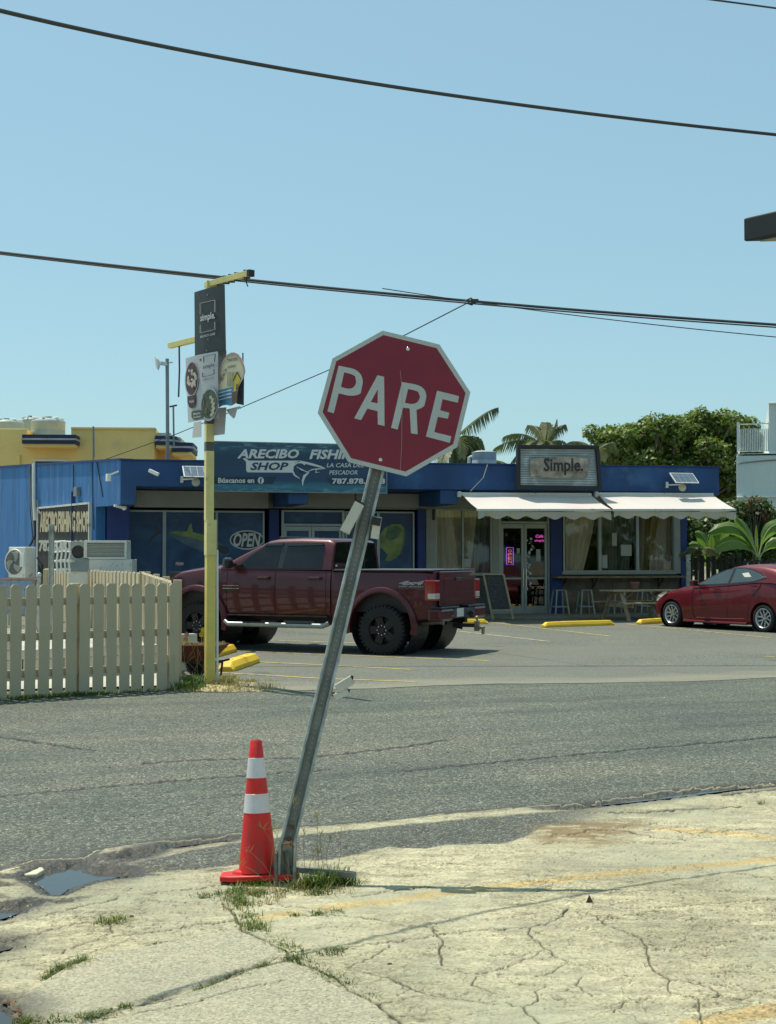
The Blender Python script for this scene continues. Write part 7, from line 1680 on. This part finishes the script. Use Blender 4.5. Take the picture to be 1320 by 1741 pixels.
tank(804, 846, 764, 796, 38.5, 'small squat grey tank on the blue roof left of the cafe sign', mat('galv_tank', (.36,.38,.36), .5, .3, var=.25, scale=3, dirt=((.20,.19,.15), .62, 4)), False)
q = P(798, 778, 38.4); m = MB(); m.tube([P(803,776,38.4), q, P(797.5,797,38.4)], .045, 8); tag(m.build('tank_pipe', K['offwhite'], smooth=True), 'short pale bent pipe left of the small roof tank', 'pipe')
# pale building on the right
K['pale'] = mat('pale_green_stucco', (.64,.70,.66), .85, var=.05, scale=.6, bmp=.3, bscale=25, dirt=((.57,.63,.60), .6, 1.2, 1))
PB = Plane((P(1255,900,46).x, 46), (.97,-.25)); t = thing('pale_building', (P(1300,900,46).x, 46, 0), 'pale green stucco house with a white balustraded terrace at the right edge', 'building')
def prect(x0, y0, x1, y1, n0, n1, mt, name, zmin=None, bevel=0): return yrect(x0, y0, x1, y1, n0, n1, mt, name, zmin, bevel, PB)
prect(1254, 771, 1480, 960, -9, 0, K['pale'], 'wall', 0, .02); prect(1308, 680, 1480, 772, -9, -.01, K['pale'], 'upper_wall', bevel=.02)
prect(1307, 679, 1482, 687, -9.1, .08, mat('pale_trim', (.75,.80,.78), .7), 'cornice', bevel=.02); prect(1253, 842, 1482, 846, -.1, .10, bpy.data.materials['pale_trim'], 'ledge', bevel=.01)
prect(1253, 768, 1482, 771.5, -9.05, .05, bpy.data.materials['pale_trim'], 'terrace_edge')
rt = prect(1254, 719, 1309, 722, -.20, -.13, K['white'], 'balustrade_rail'); prect(1254, 766, 1309, 768, -.20, -.13, K['white'], 'balustrade_rail'); prect(1254, 728, 1309, 729.5, -.19, -.14, K['white'], 'balustrade_rail')
for i in range(19):
    x = 1256+i*2.95; prect(x-.75, 729.5, x+.75, 766, -.19, -.14, K['white'], 'baluster')
for x in (1254.5, 1308): prect(x-1.2, 718, x+1.2, 768, -.22, -.11, K['white'], 'balustrade_post')
m = MB(); m.M = PB.M; a = PB.pix(1256, 720, -.2); c = PB.pix(1256, 768, -.2)
for k in range(12): m.box(a[0]-.02, a[0]+.03, c[1], a[1], -.5-k*.3, -.46-k*.3)
m.box(a[0]-.03, a[0]+.04, a[1]-.06, a[1], -4, -.2); m.build('side_balusters', K['white'], t)
m = MB(); m.tube([PB.w(*PB.pix(1254,788,.03),.03), PB.w(*PB.pix(1290,784,.03),.03), PB.w(*PB.pix(1330,781,.03),.03)], .02, 5); m.build('wall_cable', K['grey'], t)
# ================================================================== TREES AND PLANTS
def leafcloud(name, blobs, n, size, mt, parent, seed, flat=.5, shell=.55):
    rs = np.random.RandomState(seed); vol = np.array([b[3]*b[4]*b[5] for b in blobs])**.67; pr = vol/vol.sum()
    idx = rs.choice(len(blobs), n, p=pr); B = np.array(blobs)[idx]
    d = rs.normal(size=(n,3)); d /= np.linalg.norm(d, axis=1)[:,None]; r = (shell+(1-shell)*rs.rand(n)**.5); r = r*(1+.10*rs.normal(size=n))
    c = B[:,:3]+d*r[:,None]*B[:,3:6]
    nrm = d*.7+rs.normal(size=(n,3))*.6+np.array([0,0,.6]); nrm /= np.linalg.norm(nrm, axis=1)[:,None]
    t = np.cross(nrm, rs.normal(size=(n,3))); t /= np.linalg.norm(t, axis=1)[:,None]; bt = np.cross(nrm, t)
    s = size*(.6+.8*rs.rand(n))[:,None]; w_ = .62
    v = np.stack([c-t*s, c+bt*s*w_-t*s*.1+nrm*s*.15, c+t*s, c-bt*s*w_-t*s*.1+nrm*s*.15], 1).reshape(-1,3)
    W = WM[parent.name]; v = v-np.array(W.to_translation())
    me = bpy.data.meshes.new(name); me.vertices.add(4*n); me.vertices.foreach_set('co', v.astype(np.float32).ravel())
    me.loops.add(4*n); me.loops.foreach_set('vertex_index', np.arange(4*n, dtype=np.int32)); me.polygons.add(n); me.polygons.foreach_set('loop_start', np.arange(0,4*n,4,dtype=np.int32)); me.update(calc_edges=True)
    me.materials.append(mt); o = bpy.data.objects.new(name, me); col.objects.link(o); o.parent = parent; return o
def ntree(base, pts, n, size, label, mt, name='tree', seed=1, trunk=.22, cat='tree'):
    """pts: blobs given as (px, py, Y, radius x, radius z)"""
    t = thing(name, base, label, cat); B = []; random.seed(seed)
    for (x, y, Y, rx_, rz_) in pts: q = P(x, y, Y); B.append((q.x, q.y, q.z, rx_, rx_*.8, rz_))
    top_ = max(b[2] for b in B); mid = Vector(base)+Vector((0,0,max(.3, min(b[2] for b in B)*.6)))
    m = MB(); m.tube([base, Vector(base)*.5+mid*.5+Vector((.08,0,0)), mid], [trunk, trunk*.8, trunk*.65], 9); m.build('trunk', K['bark'], t, smooth=True)
    m = MB()
    for b_ in B:
        e = Vector(b_[:3]); k = mid.lerp(e, .5)+Vector((random.uniform(-.4,.4), random.uniform(-.3,.3), .2)); m.tube([mid, k, e, e+Vector((random.uniform(-1,1)*b_[3]*.6, 0, b_[5]*.6))], [trunk*.5, trunk*.28, trunk*.14, .01], 6)
        for _ in range(4): m.tube([e, e+Vector((random.uniform(-.7,.7)*b_[3], random.uniform(-.7,.7)*b_[4], random.uniform(-.6,.8)*b_[5]))], [trunk*.12, .01], 5)
    m.build('branches', K['bark'], t, smooth=True)
    leafcloud('crown', B, n, size, mt, t, seed); return t
random.seed(21)
b1 = []
outline = [(1010,728),(1030,735),(1050,728),(1075,722),(1100,718),(1125,716),(1150,712),(1175,711),(1200,711),(1225,709),(1248,706),(1262,712),(1280,716)]
for (x, y) in outline:
    b1.append((x, y+8, 57+random.uniform(-1.5,1.5), random.uniform(.35,.6), random.uniform(.25,.42)))
for i in range(210):
    x = random.uniform(1012, 1285); f = (x-1000)/290; ytop = 738-28*min(1, f*1.6); y = ytop+random.random()*(90 if x < 1225 else 170); b1.append((x, y, 57.5+random.uniform(-2.2,1.5), random.uniform(.3,.72), random.uniform(.24,.5)))
ntree(Vector((P(1130,900,57).x, 57.5, 0)), b1, 40000, .095, 'large broad leafed tree with a dense dappled crown behind the blue roof', K['leaf'], seed=3, trunk=.30)
b2 = [(x, y, 43+random.uniform(-.8,.8), random.uniform(.4,.7), random.uniform(.35,.6)) for x, y in [(1160+random.random()*150, 885+random.random()*70) for _ in range(26)]]
b2 += [(1262,880,42.5,.6,.5),(1285,868,42.5,.55,.4),(1300,880,42.5,.5,.4),(1240,870,43,.5,.4),(1310,915,42.5,.4,.6)]
ntree(Vector((P(1240,940,43).x, 43, 0)), b2, 17000, .07, 'dark green hedge of mixed shrubs at the foot of the pale building', K['hedge'], 'hedge', 5, .08, 'hedge')
# dry flower stalks above the hedge
t = thing('dry_shrub', Vector((P(1280,940,42).x, 42, 0)), 'thin brown seeding twigs rising above the hedge', 'shrub'); m = MB(); random.seed(6)
for (x, y) in ((1272,858),(1278,848),(1285,852),(1292,846),(1296,870),(1302,880),(1310,890),(1270,870)):
    q0 = P(1284+random.uniform(-5,5), 940, 42); q1 = P(x, y, 42); m.tube([(q0.x,42,0), tuple((q0*.4+q1*.6)), tuple(q1)], [.02,.012,.006], 5)
m.build('twigs', K['bark'], t); B = [(*P(x, y, 42), .12,.12,.12) for x, y in ((1272,858),(1278,850),(1292,848),(1302,880),(1308,892),(1298,872),(1311,900))]; leafcloud('seed_heads', B, 260, .04, leafmat('brown_seed', (.10,.05,.03), (.16,.09,.05), None), t, 3)
# far tree line hidden behind the shop keeps the horizon green
b3 = []
for i in range(60): x = random.uniform(-900, 2300); b3.append((x, 935+random.uniform(-18,8), 150+random.uniform(-10,20), random.uniform(5,9), random.uniform(2.5,4)))
t = thing('distant_trees', (0,150,0), 'distant line of trees on the horizon', 'trees'); t['kind'] = 'stuff'
B = [(*P(x, y, Y), a, a, c) for x, y, Y, a, c in b3]; o = leafcloud('foliage', B, 9000, .5, K['leaf'], t, 8)
# unseen trees added behind and right of view to darken glass reflections
t = thing('reflection_trees', (0,-26,0), 'unseen leafy trees added behind the viewer and to the right for dark reflections', 'trees'); t['kind'] = 'stuff'; random.seed(41)
B = [(random.uniform(-60,60), -26+random.uniform(-3,2), random.uniform(1.0,5.5), random.uniform(1.6,3), random.uniform(1.2,2), random.uniform(1.2,2.2)) for _ in range(90)]
B += [(random.uniform(29,33), random.uniform(8,62), random.uniform(1.0,5), random.uniform(1.4,2.6), random.uniform(1.2,2), random.uniform(1.2,2)) for _ in range(60)]
o = leafcloud('foliage', B, 44000, .32, K['hedge'], t, 9, shell=.3)
# palms
def frond(mb, base, ang, L, rise, droop, nleaf=34, ll=.55, wind=(0,0)):
    d = Vector((math.cos(ang), math.sin(ang), 0)); pts = []
    for i in range(13):
        t = i/12; p = base+d*(L*t*(1-.12*t))+Vector((0,0,rise*t-droop*t*t))+Vector((wind[0], wind[1], 0))*t*t; pts.append(p)
    mb.tube(pts, [.045*(1-.9*i/12) for i in range(13)], 5)
    for k in range(nleaf):
        t = .12+.86*k/nleaf; i = min(11, int(t*12)); p = pts[i].lerp(pts[i+1], t*12-i); tg_ = (pts[i+1]-pts[i]).normalized()
        for s in (-1,1):
            sd = tg_.cross(Vector((0,0,1))).normalized()*s; l = ll*(.55+.75*math.sin(PI*min(1,t*1.05)**.8))*random.uniform(.8,1.15)
            q = p+(sd*.55+tg_*.55+Vector((0,0,-.10)))*l*.55; e = q+(sd*.20+tg_*.35+Vector((0,0,-.85-.4*random.random())))*l*.6+Vector((wind[0], wind[1], 0))*.12
            w_ = .022; n = tg_*w_
            mb.add([tuple(p-n), tuple(p+n), tuple(q+n), tuple(q-n), tuple(e)], [(0,1,2,3),(3,2,4)])
def palm(cx, cy_, Y, label, seed, fr, scale=1.0, dead=True):
    c = P(cx, cy_, Y); t = thing('palm_tree', (c.x+.1, c.y, 0), label, 'palm tree', 'coconut palms behind the blue shop'); random.seed(seed)
    m = MB(); m.tube([(c.x+.1,c.y,0),(c.x+.18,c.y,c.z*.5),(c.x,c.y,c.z)], [.17,.13,.12], 10)
    m.build('trunk', K['bark'], t, smooth=True)
    for (a, L, r_, dr) in fr:
        m = Fast(); frond(m, c, math.radians(a), L*scale, r_*scale, dr*scale, 46, .62*scale, (-.25,.0)); m.build('frond', K['palm'], t)
    m = MB(); 
    for k in range(5): a = k*1.3; m.ball((c.x+.18*math.cos(a), c.y+.18*math.sin(a), c.z-.18), .11)
    m.build('coconuts', K['hedge'], t, smooth=True)
palm(768, 752, 43, 'palm with wind-blown fronds directly right of the stop sign', 2, [(0,1.9,1.9,.8),(20,1.5,1.0,1.2),(-20,1.3,.6,1.4),(175,1.4,1.2,1.2),(-60,1.2,.8,1.4),(80,1.2,1.4,1.0),(120,1.3,1.0,1.3),(-100,1.4,.4,1.5),(40,1.2,.2,1.3),(-35,1.0,.1,1.4)])
palm(925, 762, 46, 'bushy palm rising behind the black cafe sign', 5, [(178,1.9,1.3,1.3),(160,1.5,1.7,1.2),(-170,1.2,.9,1.5),(100,1.0,1.9,.9),(60,1.0,1.9,.8),(10,1.2,1.9,1.0),(-10,1.4,1.2,1.3),(-60,1.2,1.1,1.4),(-100,1.3,1.2,1.4),(-130,1.4,1.3,1.6),(30,1.2,.8,1.5),(-30,1.0,.6,1.5),(140,1.1,.7,1.4),(0,.9,1.6,.5),(190,1.1,.3,1.4)], .86)
palm(1012, 768, 50, 'small palm fronds between the cafe sign and the large tree', 9, [(178,.9,.7,.9),(140,.9,1.0,.6),(20,1.0,1.0,.8),(-60,.9,.6,1.0),(-120,.9,.7,.9),(70,.8,.6,.8)])
palm(872, 800, 52, 'low far palm tips left of the cafe sign', 12, [(178,1.0,.8,.9),(140,.9,1.0,.6),(20,1.0,.8,.8),(-60,.9,.6,1.0),(-120,.9,.7,.9)])
# banana plants
def banana(base, leaves, label, s=1.0):
    t = thing('banana_plant', base, label, 'banana plant', 'banana plants behind the black fence'); B = Vector(base)
    m = MB(); m.tube([B, B+Vector((.02,0,.9)), B+Vector((0,0,1.6*s))], [.11,.09,.06], 10); m.build('stem', mat('banana_stem', (.20,.22,.08), .6, var=.3) if 'banana_stem' not in bpy.data.materials else bpy.data.materials['banana_stem'], t, smooth=True)
    for (tipx, tipy, midx, midy, wd, bowl) in leaves:
        e = P(tipx, tipy, B.y-.1); q = P(midx, midy, B.y); b0 = B+Vector((0,0,1.52*s)); m = Fast(); n = 12; vs = []
        for i in range(n+1):
            u_ = i/n; p = b0*(1-u_)**2+q*2*u_*(1-u_)+e*u_*u_; tg_ = ((q-b0)*(1-u_)+(e-q)*u_).normalized(); sd = tg_.cross(Vector((.1,-1,.25))).normalized()
            w_ = wd*max(.015/wd, math.sin(PI*min(1, max(0, (u_-.22)/.80)))**.6 if u_ > .22 else .02)
            for k in (-1,-.5,0,.5,1): vs.append(tuple(p+sd*w_*k+Vector((0,.10*bowl*(abs(k)),-.06*abs(k)+.012*math.sin(u_*40)*abs(k)))))
        m.add(vs, [(i*5+j, i*5+j+1, (i+1)*5+j+1, (i+1)*5+j) for i in range(n) for j in range(4)]); o = m.build('leaf', K['banana'], t); o.data.shade_smooth()
        m = Fast(); m.tube([tuple(b0*(1-u_)**2+q*2*u_*(1-u_)+e*u_*u_+Vector((0,-.012,0))) for u_ in [i/10 for i in range(11)]], [.022*(1-.08*i) for i in range(11)], 5); m.build('midrib', K['banana_rib'], o)
K['banana_rib'] = mat('banana_rib', (.36,.42,.16), .5)
banana(Vector((P(1290,960,39).x, 39, 0)), [(1206,905,1262,868,.19,1),(1208,938,1256,895,.20,-1),(1250,878,1274,895,.16,1),(1352,902,1302,865,.21,1),(1286,892,1286,925,.05,0),(1352,930,1315,898,.17,1)], 'bright green banana plant right of the large split leaf, by the red sedan', 1.0)
banana(Vector((P(1213,968,39.5).x, 39.5, 0)), [(1240,885,1222,915,.2,1),(1182,905,1200,900,.17,1),(1172,925,1195,915,.15,1),(1210,905,1210,930,.1,0),(1215,960,1205,925,.14,1)], 'smaller banana plant beside the end of the blue shop', .8)
# palm seedling with yellow fronds
c = P(1190, 938, 38.6); t = thing('areca_palm', (c.x, c.y, 0), 'small yellowing feathery palm next to the blue shop corner', 'palm'); m = MB(); m.tube([(c.x,c.y,0),(c.x,c.y,c.z)], .05, 7); m.build('stem', K['bark'], t)
for (a, L) in ((170,.8),(190,.7),(20,.7),(-30,.6),(-90,.6),(100,.6),(150,.6)):
    m = Fast(); frond(m, c, math.radians(a), L, .45, .5, 26, .26); m.build('frond', K['palm'], t)
# black fence at the right
K['blackwood'] = mat('black_fence_paint', (.018,.018,.018), .6, var=.3)
fa, fb = P(1169, 970, 37.2), P(1262, 972, 36.0); fb2 = P(1420, 972, 34.5)
t = thing('black_fence', (fa.x, fa.y, 0), 'black board fence with a thin rail between the blue shop and the sedan', 'fence', rz=math.atan2(fb.y-fa.y, fb.x-fa.x))
ztf = P(1200, 946, 36.8).z; random.seed(2)
for i in range(9):
    p = fa.lerp(fb, (i+.5)/9); L_ = MB(); wd = .057*random.uniform(.9,1.1); h = ztf+random.uniform(-.04,.06); a_ = math.atan2(fb.y-fa.y, fb.x-fa.x)
    L_.M = Matrix.Translation((p.x, p.y, 0)) @ Matrix.Rotation(a_, 4, 'Z'); L_.box(-wd,wd,-.02,.02,0,h); L_.build('board', K['blackwood'], t, bevel=.01)
for i in range(16):
    p = fb.lerp(fb2, (i+.5)/16); m = MB(); m.box(p.x-.045,p.x+.045,p.y-.02,p.y+.02,0,ztf-.12); m.build('board', K['blackwood'], t)
for z in (ztf-.12, .4): m = MB(); m.beam((fa.x-.1,fa.y-.03,z),(fb2.x,fb2.y-.03,z), .03,.03); m.build('rail', K['blackwood'], t)
m = MB(); m.box(fa.x-.06, fa.x+.06, fa.y-.15, fa.y-.05, 0, ztf+.05); m.build('post', K['galv'], t)
# ================================================================== GRASS, WEEDS, DEBRIS
random.seed(31)
def tufts(name, spots_, mt, label=None, kind='stuff', parent=None):
    m = Fast()
    for (x, y, n, r, h, sp, w_) in spots_:
        g = G(x, y); blades(m, g.x, g.y, -.008, n, r, h, sp, w_)
    o = m.build(name, mt, parent, base=tuple(G(spots_[0][0], spots_[0][1])) if parent is None else None)
    if parent is None: o['kind'] = kind; o['label'] = label; o['category'] = 'grass' 
    return o
wb_ = G(540, 1512); t = thing('weed_clump', wb_, 'clump of green and dry weeds growing round the foot of the sign post', 'weeds')
sp_g = [(500,1515,60,.035,.07,.9,.005),(520,1512,110,.05,.10,.9,.006),(545,1512,150,.07,.12,.9,.006),(570,1505,130,.06,.12,.9,.006),(590,1508,70,.05,.08,1,.006),(480,1520,40,.04,.05,1,.005),(545,1520,120,.08,.06,1,.006),(600,1508,30,.05,.05,1,.006)]
tufts('green_blades', sp_g, K['grass'], parent=t)
sp_d = [(505,1518,50,.05,.08,.9,.004),(530,1522,60,.08,.06,1.2,.004),(575,1520,60,.08,.06,1.2,.004),(610,1503,20,.04,.05,1,.004),(465,1518,20,.04,.07,1,.004),(560,1508,50,.08,.12,.8,.004)]
tufts('dry_blades', sp_d, K['dry'], parent=t)
# tall seeding stalks
def stalk(bx, by, tx, ty, Yb, Yt, head, parent):
    a = G(bx, by); a.y = Yb if Yb else a.y; b_ = P(tx, ty, Yt or a.y); m = Fast(); k = a.lerp(b_, .55)+Vector((random.uniform(-.02,.02),0,.02)); m.tube([a, k, b_], [.0014,.0011,.0008], 4)
    for i in range(head):
        an = random.uniform(-.9,.9); L_ = random.uniform(.02,.05); st_ = b_-(b_-k).normalized()*random.uniform(0,.035); d = Vector((math.sin(an), random.uniform(-.3,.3), math.cos(an)*random.choice((1,1,.4,-.3))))
        e = st_+d*L_; w_ = .0016; m.add([tuple(st_), tuple(st_+d*L_*.5+Vector((w_,0,0))), tuple(e), tuple(st_+d*L_*.5-Vector((w_,0,0)))], [(0,1,2,3)])
    return m.build('seed_stalk', K['dry'], parent)
for (bx, by, tx, ty, h) in ((545,1505,541,1384,16),(520,1505,517,1412,10),(555,1505,544,1414,12),(560,1505,563,1424,14),(570,1503,578,1416,10),(500,1512,462,1405,12),(505,1510,443,1402,10),(480,1518,418,1441,10),(535,1505,545,1443,18),(520,1508,540,1446,8),(470,1515,404,1466,8),(455,1520,478,1398,0),(585,1503,600,1480,5),(510,1512,500,1358,22)):
    stalk(bx, by, tx, ty, None, None, h, t)
t = thing('weed_clump', G(405, 1528), 'low trailing weeds in front of the cone base', 'weeds')
tufts('green_blades', [(x, y, n, r, h, 1.1, .006) for x, y, n, r, h in [(345,1528,50,.04,.035),(360,1527,60,.04,.035),(380,1523,60,.04,.04),(400,1520,60,.05,.05),(415,1516,50,.05,.05),(450,1512,40,.05,.05),(330,1530,30,.04,.03),(425,1508,40,.03,.05),(440,1508,30,.03,.06)]], K['grass'], parent=t)
tufts('dry_blades', [(x, y, n, r, h, 1.1, .004) for x, y, n, r, h in [(400,1530,60,.06,.04),(430,1522,60,.06,.06),(450,1540,50,.06,.05),(470,1530,40,.05,.06),(345,1525,20,.04,.05)]], K['dry'], parent=t)
cr = []
def along(pts, n, nb, r, h, sp=1.0, w_=.005):
    for (a_, b_) in zip(pts[:-1], pts[1:]):
        for i in range(n): f = random.random(); cr.append((a_[0]+(b_[0]-a_[0])*f+random.uniform(-3,3), a_[1]+(b_[1]-a_[1])*f+random.uniform(-2,2), max(4,int(1.7*nb*random.uniform(.4,1.5))), r, h*random.uniform(.5,1.3), sp, w_))
along([(400,1530),(420,1560),(440,1592)], 10, 22, .06, .045); along([(470,1605),(500,1625),(540,1655),(580,1674)], 14, 20, .06, .03); along([(400,1520),(440,1524)], 6, 30, .05, .04)
along([(500,1560),(540,1556),(575,1556)], 6, 22, .035, .03); along([(500,1632),(560,1626),(590,1618)], 8, 26, .035, .035); along([(330,1690),(400,1668),(470,1640)], 12, 26, .035, .025); along([(80,1668),(110,1650),(150,1636)], 9, 26, .03, .035)
along([(40,1735),(120,1738),(190,1728)], 9, 24, .04, .03); along([(340,1692),(380,1680),(440,1660)], 5, 18, .03, .025); along([(190,1720),(215,1716)], 3, 20, .03, .03)
for s_ in ((185,1572,60,.05,.06,1.1,.004),(205,1566,40,.04,.05,1.1,.004),(265,1608,30,.03,.03,1,.004),(740,1498,50,.03,.02,1,.005),(760,1496,30,.03,.02,1,.005),(770,1586,12,.02,.025,1,.004),(750,1592,18,.03,.03,1,.005),(752,1612,14,.03,.03,1,.005),(1050,1587,20,.03,.02,1,.005),(1040,1586,20,.03,.02,1,.005),(1108,1645,24,.03,.025,1,.005),(1105,1628,12,.02,.02,1,.005),(620,1700,30,.03,.03,1,.005),(640,1703,16,.03,.03,1,.005),(860,1486,14,.02,.02,1,.005),(1292,1371,16,.02,.06,.6,.004),(1230,1420,30,.04,.03,1,.005),(1250,1417,20,.04,.03,1,.005),(1205,1426,30,.05,.02,1,.005),(600,1493,12,.02,.03,1,.004)): cr.append(s_)
tufts('crack_weeds', cr, K['grass'], 'short green weeds growing along the cracks of the concrete')
random.seed(77)
dr = [(x+random.uniform(-8,8), y+random.uniform(-3,3), max(3,int(n*.6)), r*1.3, h*.9, 1.3, .004) for (x, y, n, r, h, s, w_) in cr]
tufts('dry_crack_weeds', dr, K['dry'], 'dry straw coloured weeds along the concrete cracks')
# verge under the road fence and round the yellow pole
vg = []
for i in range(150):
    x = random.uniform(-60, 300); yb = 1193-(x+60)*.062; vg.append((x, yb+random.uniform(-3,2.5), 24 if x < 160 else 12, .10, .07 if x < 160 else .05, .9, .010))
for i in range(60): vg.append((random.uniform(295, 345), random.uniform(1160, 1174), 14, .10, .14, .8, .010))
tufts('verge_grass', vg, K['grass'], 'low green grass along the foot of the picket fence')
vg = []
for i in range(110): vg.append((random.uniform(290, 470), random.uniform(1158, 1178), 10, .12, .07, 1, .008))
for i in range(40): vg.append((random.uniform(360, 400), random.uniform(1155, 1166), 10, .08, .12, .8, .008))
tufts('dry_verge_grass', vg, K['dry'], 'straw and dead grass round the foot of the yellow pole')
# straw patch, pebbles, leaf litter as loose real pieces
def bits(name, region, n, s0, s1, mt, label, z=.0, flat=.5, seed=1):
    rs = random.Random(seed); m = Fast()
    for _ in range(n):
        (x0, y0, x1, y1) = rs.choice(region); gx_, gy_ = rs.uniform(x0, x1), rs.uniform(y0, y1)
        if any(inside(np.array([gx_]), np.array([gy_]), [(sum(q[0] for q in p_)/len(p_)+(q0-sum(q[0] for q in p_)/len(p_))*1.1, sum(q[1] for q in p_)/len(p_)+(q1-sum(q[1] for q in p_)/len(p_))*1.25) for q0, q1 in p_])[0] for p_ in puddles): continue
        g = G(gx_, gy_); s = rs.uniform(s0, s1); a = rs.uniform(0, PI); c_, s_ = math.cos(a)*s, math.sin(a)*s; h = s*flat*rs.uniform(.6,1.3)
        k = rs.uniform(.5,.9); z_ = z-.003
        m.add([(g.x-c_,g.y-s_,z_),(g.x+s_*k,g.y-c_*k,z_),(g.x+c_,g.y+s_,z_),(g.x-s_*k,g.y+c_*k,z_),(g.x+rs.uniform(-.2,.2)*s,g.y+rs.uniform(-.2,.2)*s,z_+h)], [(0,1,4),(1,2,4),(2,3,4),(3,0,4)])
    o = m.build(name, mt); o['kind'] = 'stuff'; o['label'] = label; o['category'] = 'gravel'; return o
K['straw'] = mat('straw', (.46,.38,.20), .9, var=.3, scale=30); K['stone'] = mat('grey_pebble', (.20,.19,.16), .9, var=.5, scale=20); K['dstone'] = mat('dark_pebble', (.05,.045,.04), .9, var=.5, scale=20); K['lstone'] = mat('pale_pebble', (.50,.47,.38), .9, var=.3, scale=20); K['lit'] = mat('brown_leaf', (.14,.085,.045), .8, var=.5, scale=20)
bits('straw_litter', [(300,1160,440,1176),(330,1164,400,1174)], 900, .012, .04, K['straw'], 'pale straw litter round the yellow pole foot', .005, .25, 1)
bits('gutter_gravel', [(0,1490,120,1530),(60,1470,260,1500),(150,1450,420,1480),(0,1520,150,1545)], 1500, .003, .010, K['stone'], 'fine wet gravel in the gutter', -.018, .6, 2)
bits('dark_grit', [(0,1465,420,1530),(0,1690,60,1741),(500,1440,900,1460),(660,1395,900,1400)], 900, .003, .008, K['dstone'], 'dark grit scattered at the road edge', -.004, .6, 3)
bits('scattered_pebbles', [(150,1500,640,1741),(640,1440,1320,1741),(0,1560,300,1700)], 420, .003, .008, K['dstone'], 'small dark stones scattered over the concrete', .004, .7, 4)
bits('pale_grit', [(0,1490,420,1560),(600,1440,1320,1500),(900,1400,1320,1470),(0,1560,1320,1741)], 1700, .002, .007, K['lstone'], 'pale grit over the worn concrete', .002, .5, 5)
bits('leaf_litter', [(0,1640,60,1712),(20,1690,90,1715),(0,1660,40,1741)], 320, .008, .022, K['lit'], 'brown dead leaves at the bottom left corner', -.006, .35, 6)
bits('road_grit', [(0,1200,1320,1400),(300,1150,1320,1200)], 500, .004, .012, K['dstone'], 'sparse dark grit over the road', .002, .5, 7)
# stones by the post
random.seed(13)
for i, (x, y, s) in enumerate(((582,1490,.022),(590,1494,.026),(596,1498,.02),(573,1488,.016),(600,1500,.024))):
    g = G(x, y); m = MB(); m.M = Matrix.Translation((g.x, g.y, s*.35)) @ Matrix.Rotation(i*1.1, 4, 'Z'); m.ball((0,0,0), s, 7, 5, (1,.75,.6)); o = tag(m.build('stone', K['stone'] if i % 2 else K['lstone'], smooth=True), ('flat grey stone on the left of the row by the anchor bar end','largest pale stone of the row by the anchor bar end','small grey stone between the larger ones by the anchor bar','smallest stone, tucked behind the anchor bar end','outermost grey stone right of the anchor bar end')[i], 'stone', 'stones by the anchor bar')
g = G(1003, 1538); m = MB(); m.add([(g.x-.022,g.y,0),(g.x+.022,g.y-.006,0),(g.x+.004,g.y+.02,0),(g.x-.002,g.y,.045),(g.x-.02,g.y-.012,.012)], [(0,1,3),(1,2,3),(2,0,3),(0,4,3)]); tag(m.build('dry_leaf', K['lit']), 'curled brown dry leaf standing on the concrete by the cable shadow', 'leaf')
for (x, y, s, lb) in ((224,1561,.012,'dark pebble on the pale concrete left of the cone'),(663,1643,.012,'dark pebble below the long diagonal crack'),(491,1642,.014,'dark pebble beside the weedy slab joint'),(223,1515,.012,'dark pebble at the edge of the gutter')):
    g = G(x, y); m = MB(); m.M = Matrix.Translation((g.x, g.y, s*.5)); m.ball((0,0,0), s, 7, 5, (1,.8,.7)); tag(m.build('pebble', K['dstone'], smooth=True), lb, 'pebble')
# pale rock at the puddle
m = MB(); pts = [(-20,1487),(10,1478),(40,1472),(70,1471),(76,1478),(62,1486),(30,1488),(0,1491)]; q = [tuple(G(x, y))[:2] for x, y in pts]; m.prism(q, -.03, .001); tag(m.build('broken_slab', mat('broken_slab', (.50,.46,.33), .9, var=.25, scale=12, bmp=.6, bscale=40), bevel=.008), 'flat pale piece of broken concrete beside the left puddle', 'slab')
print('objects', len(bpy.data.objects), 'tris', sum(len(m.loop_triangles) or len(m.polygons) for m in bpy.data.meshes))
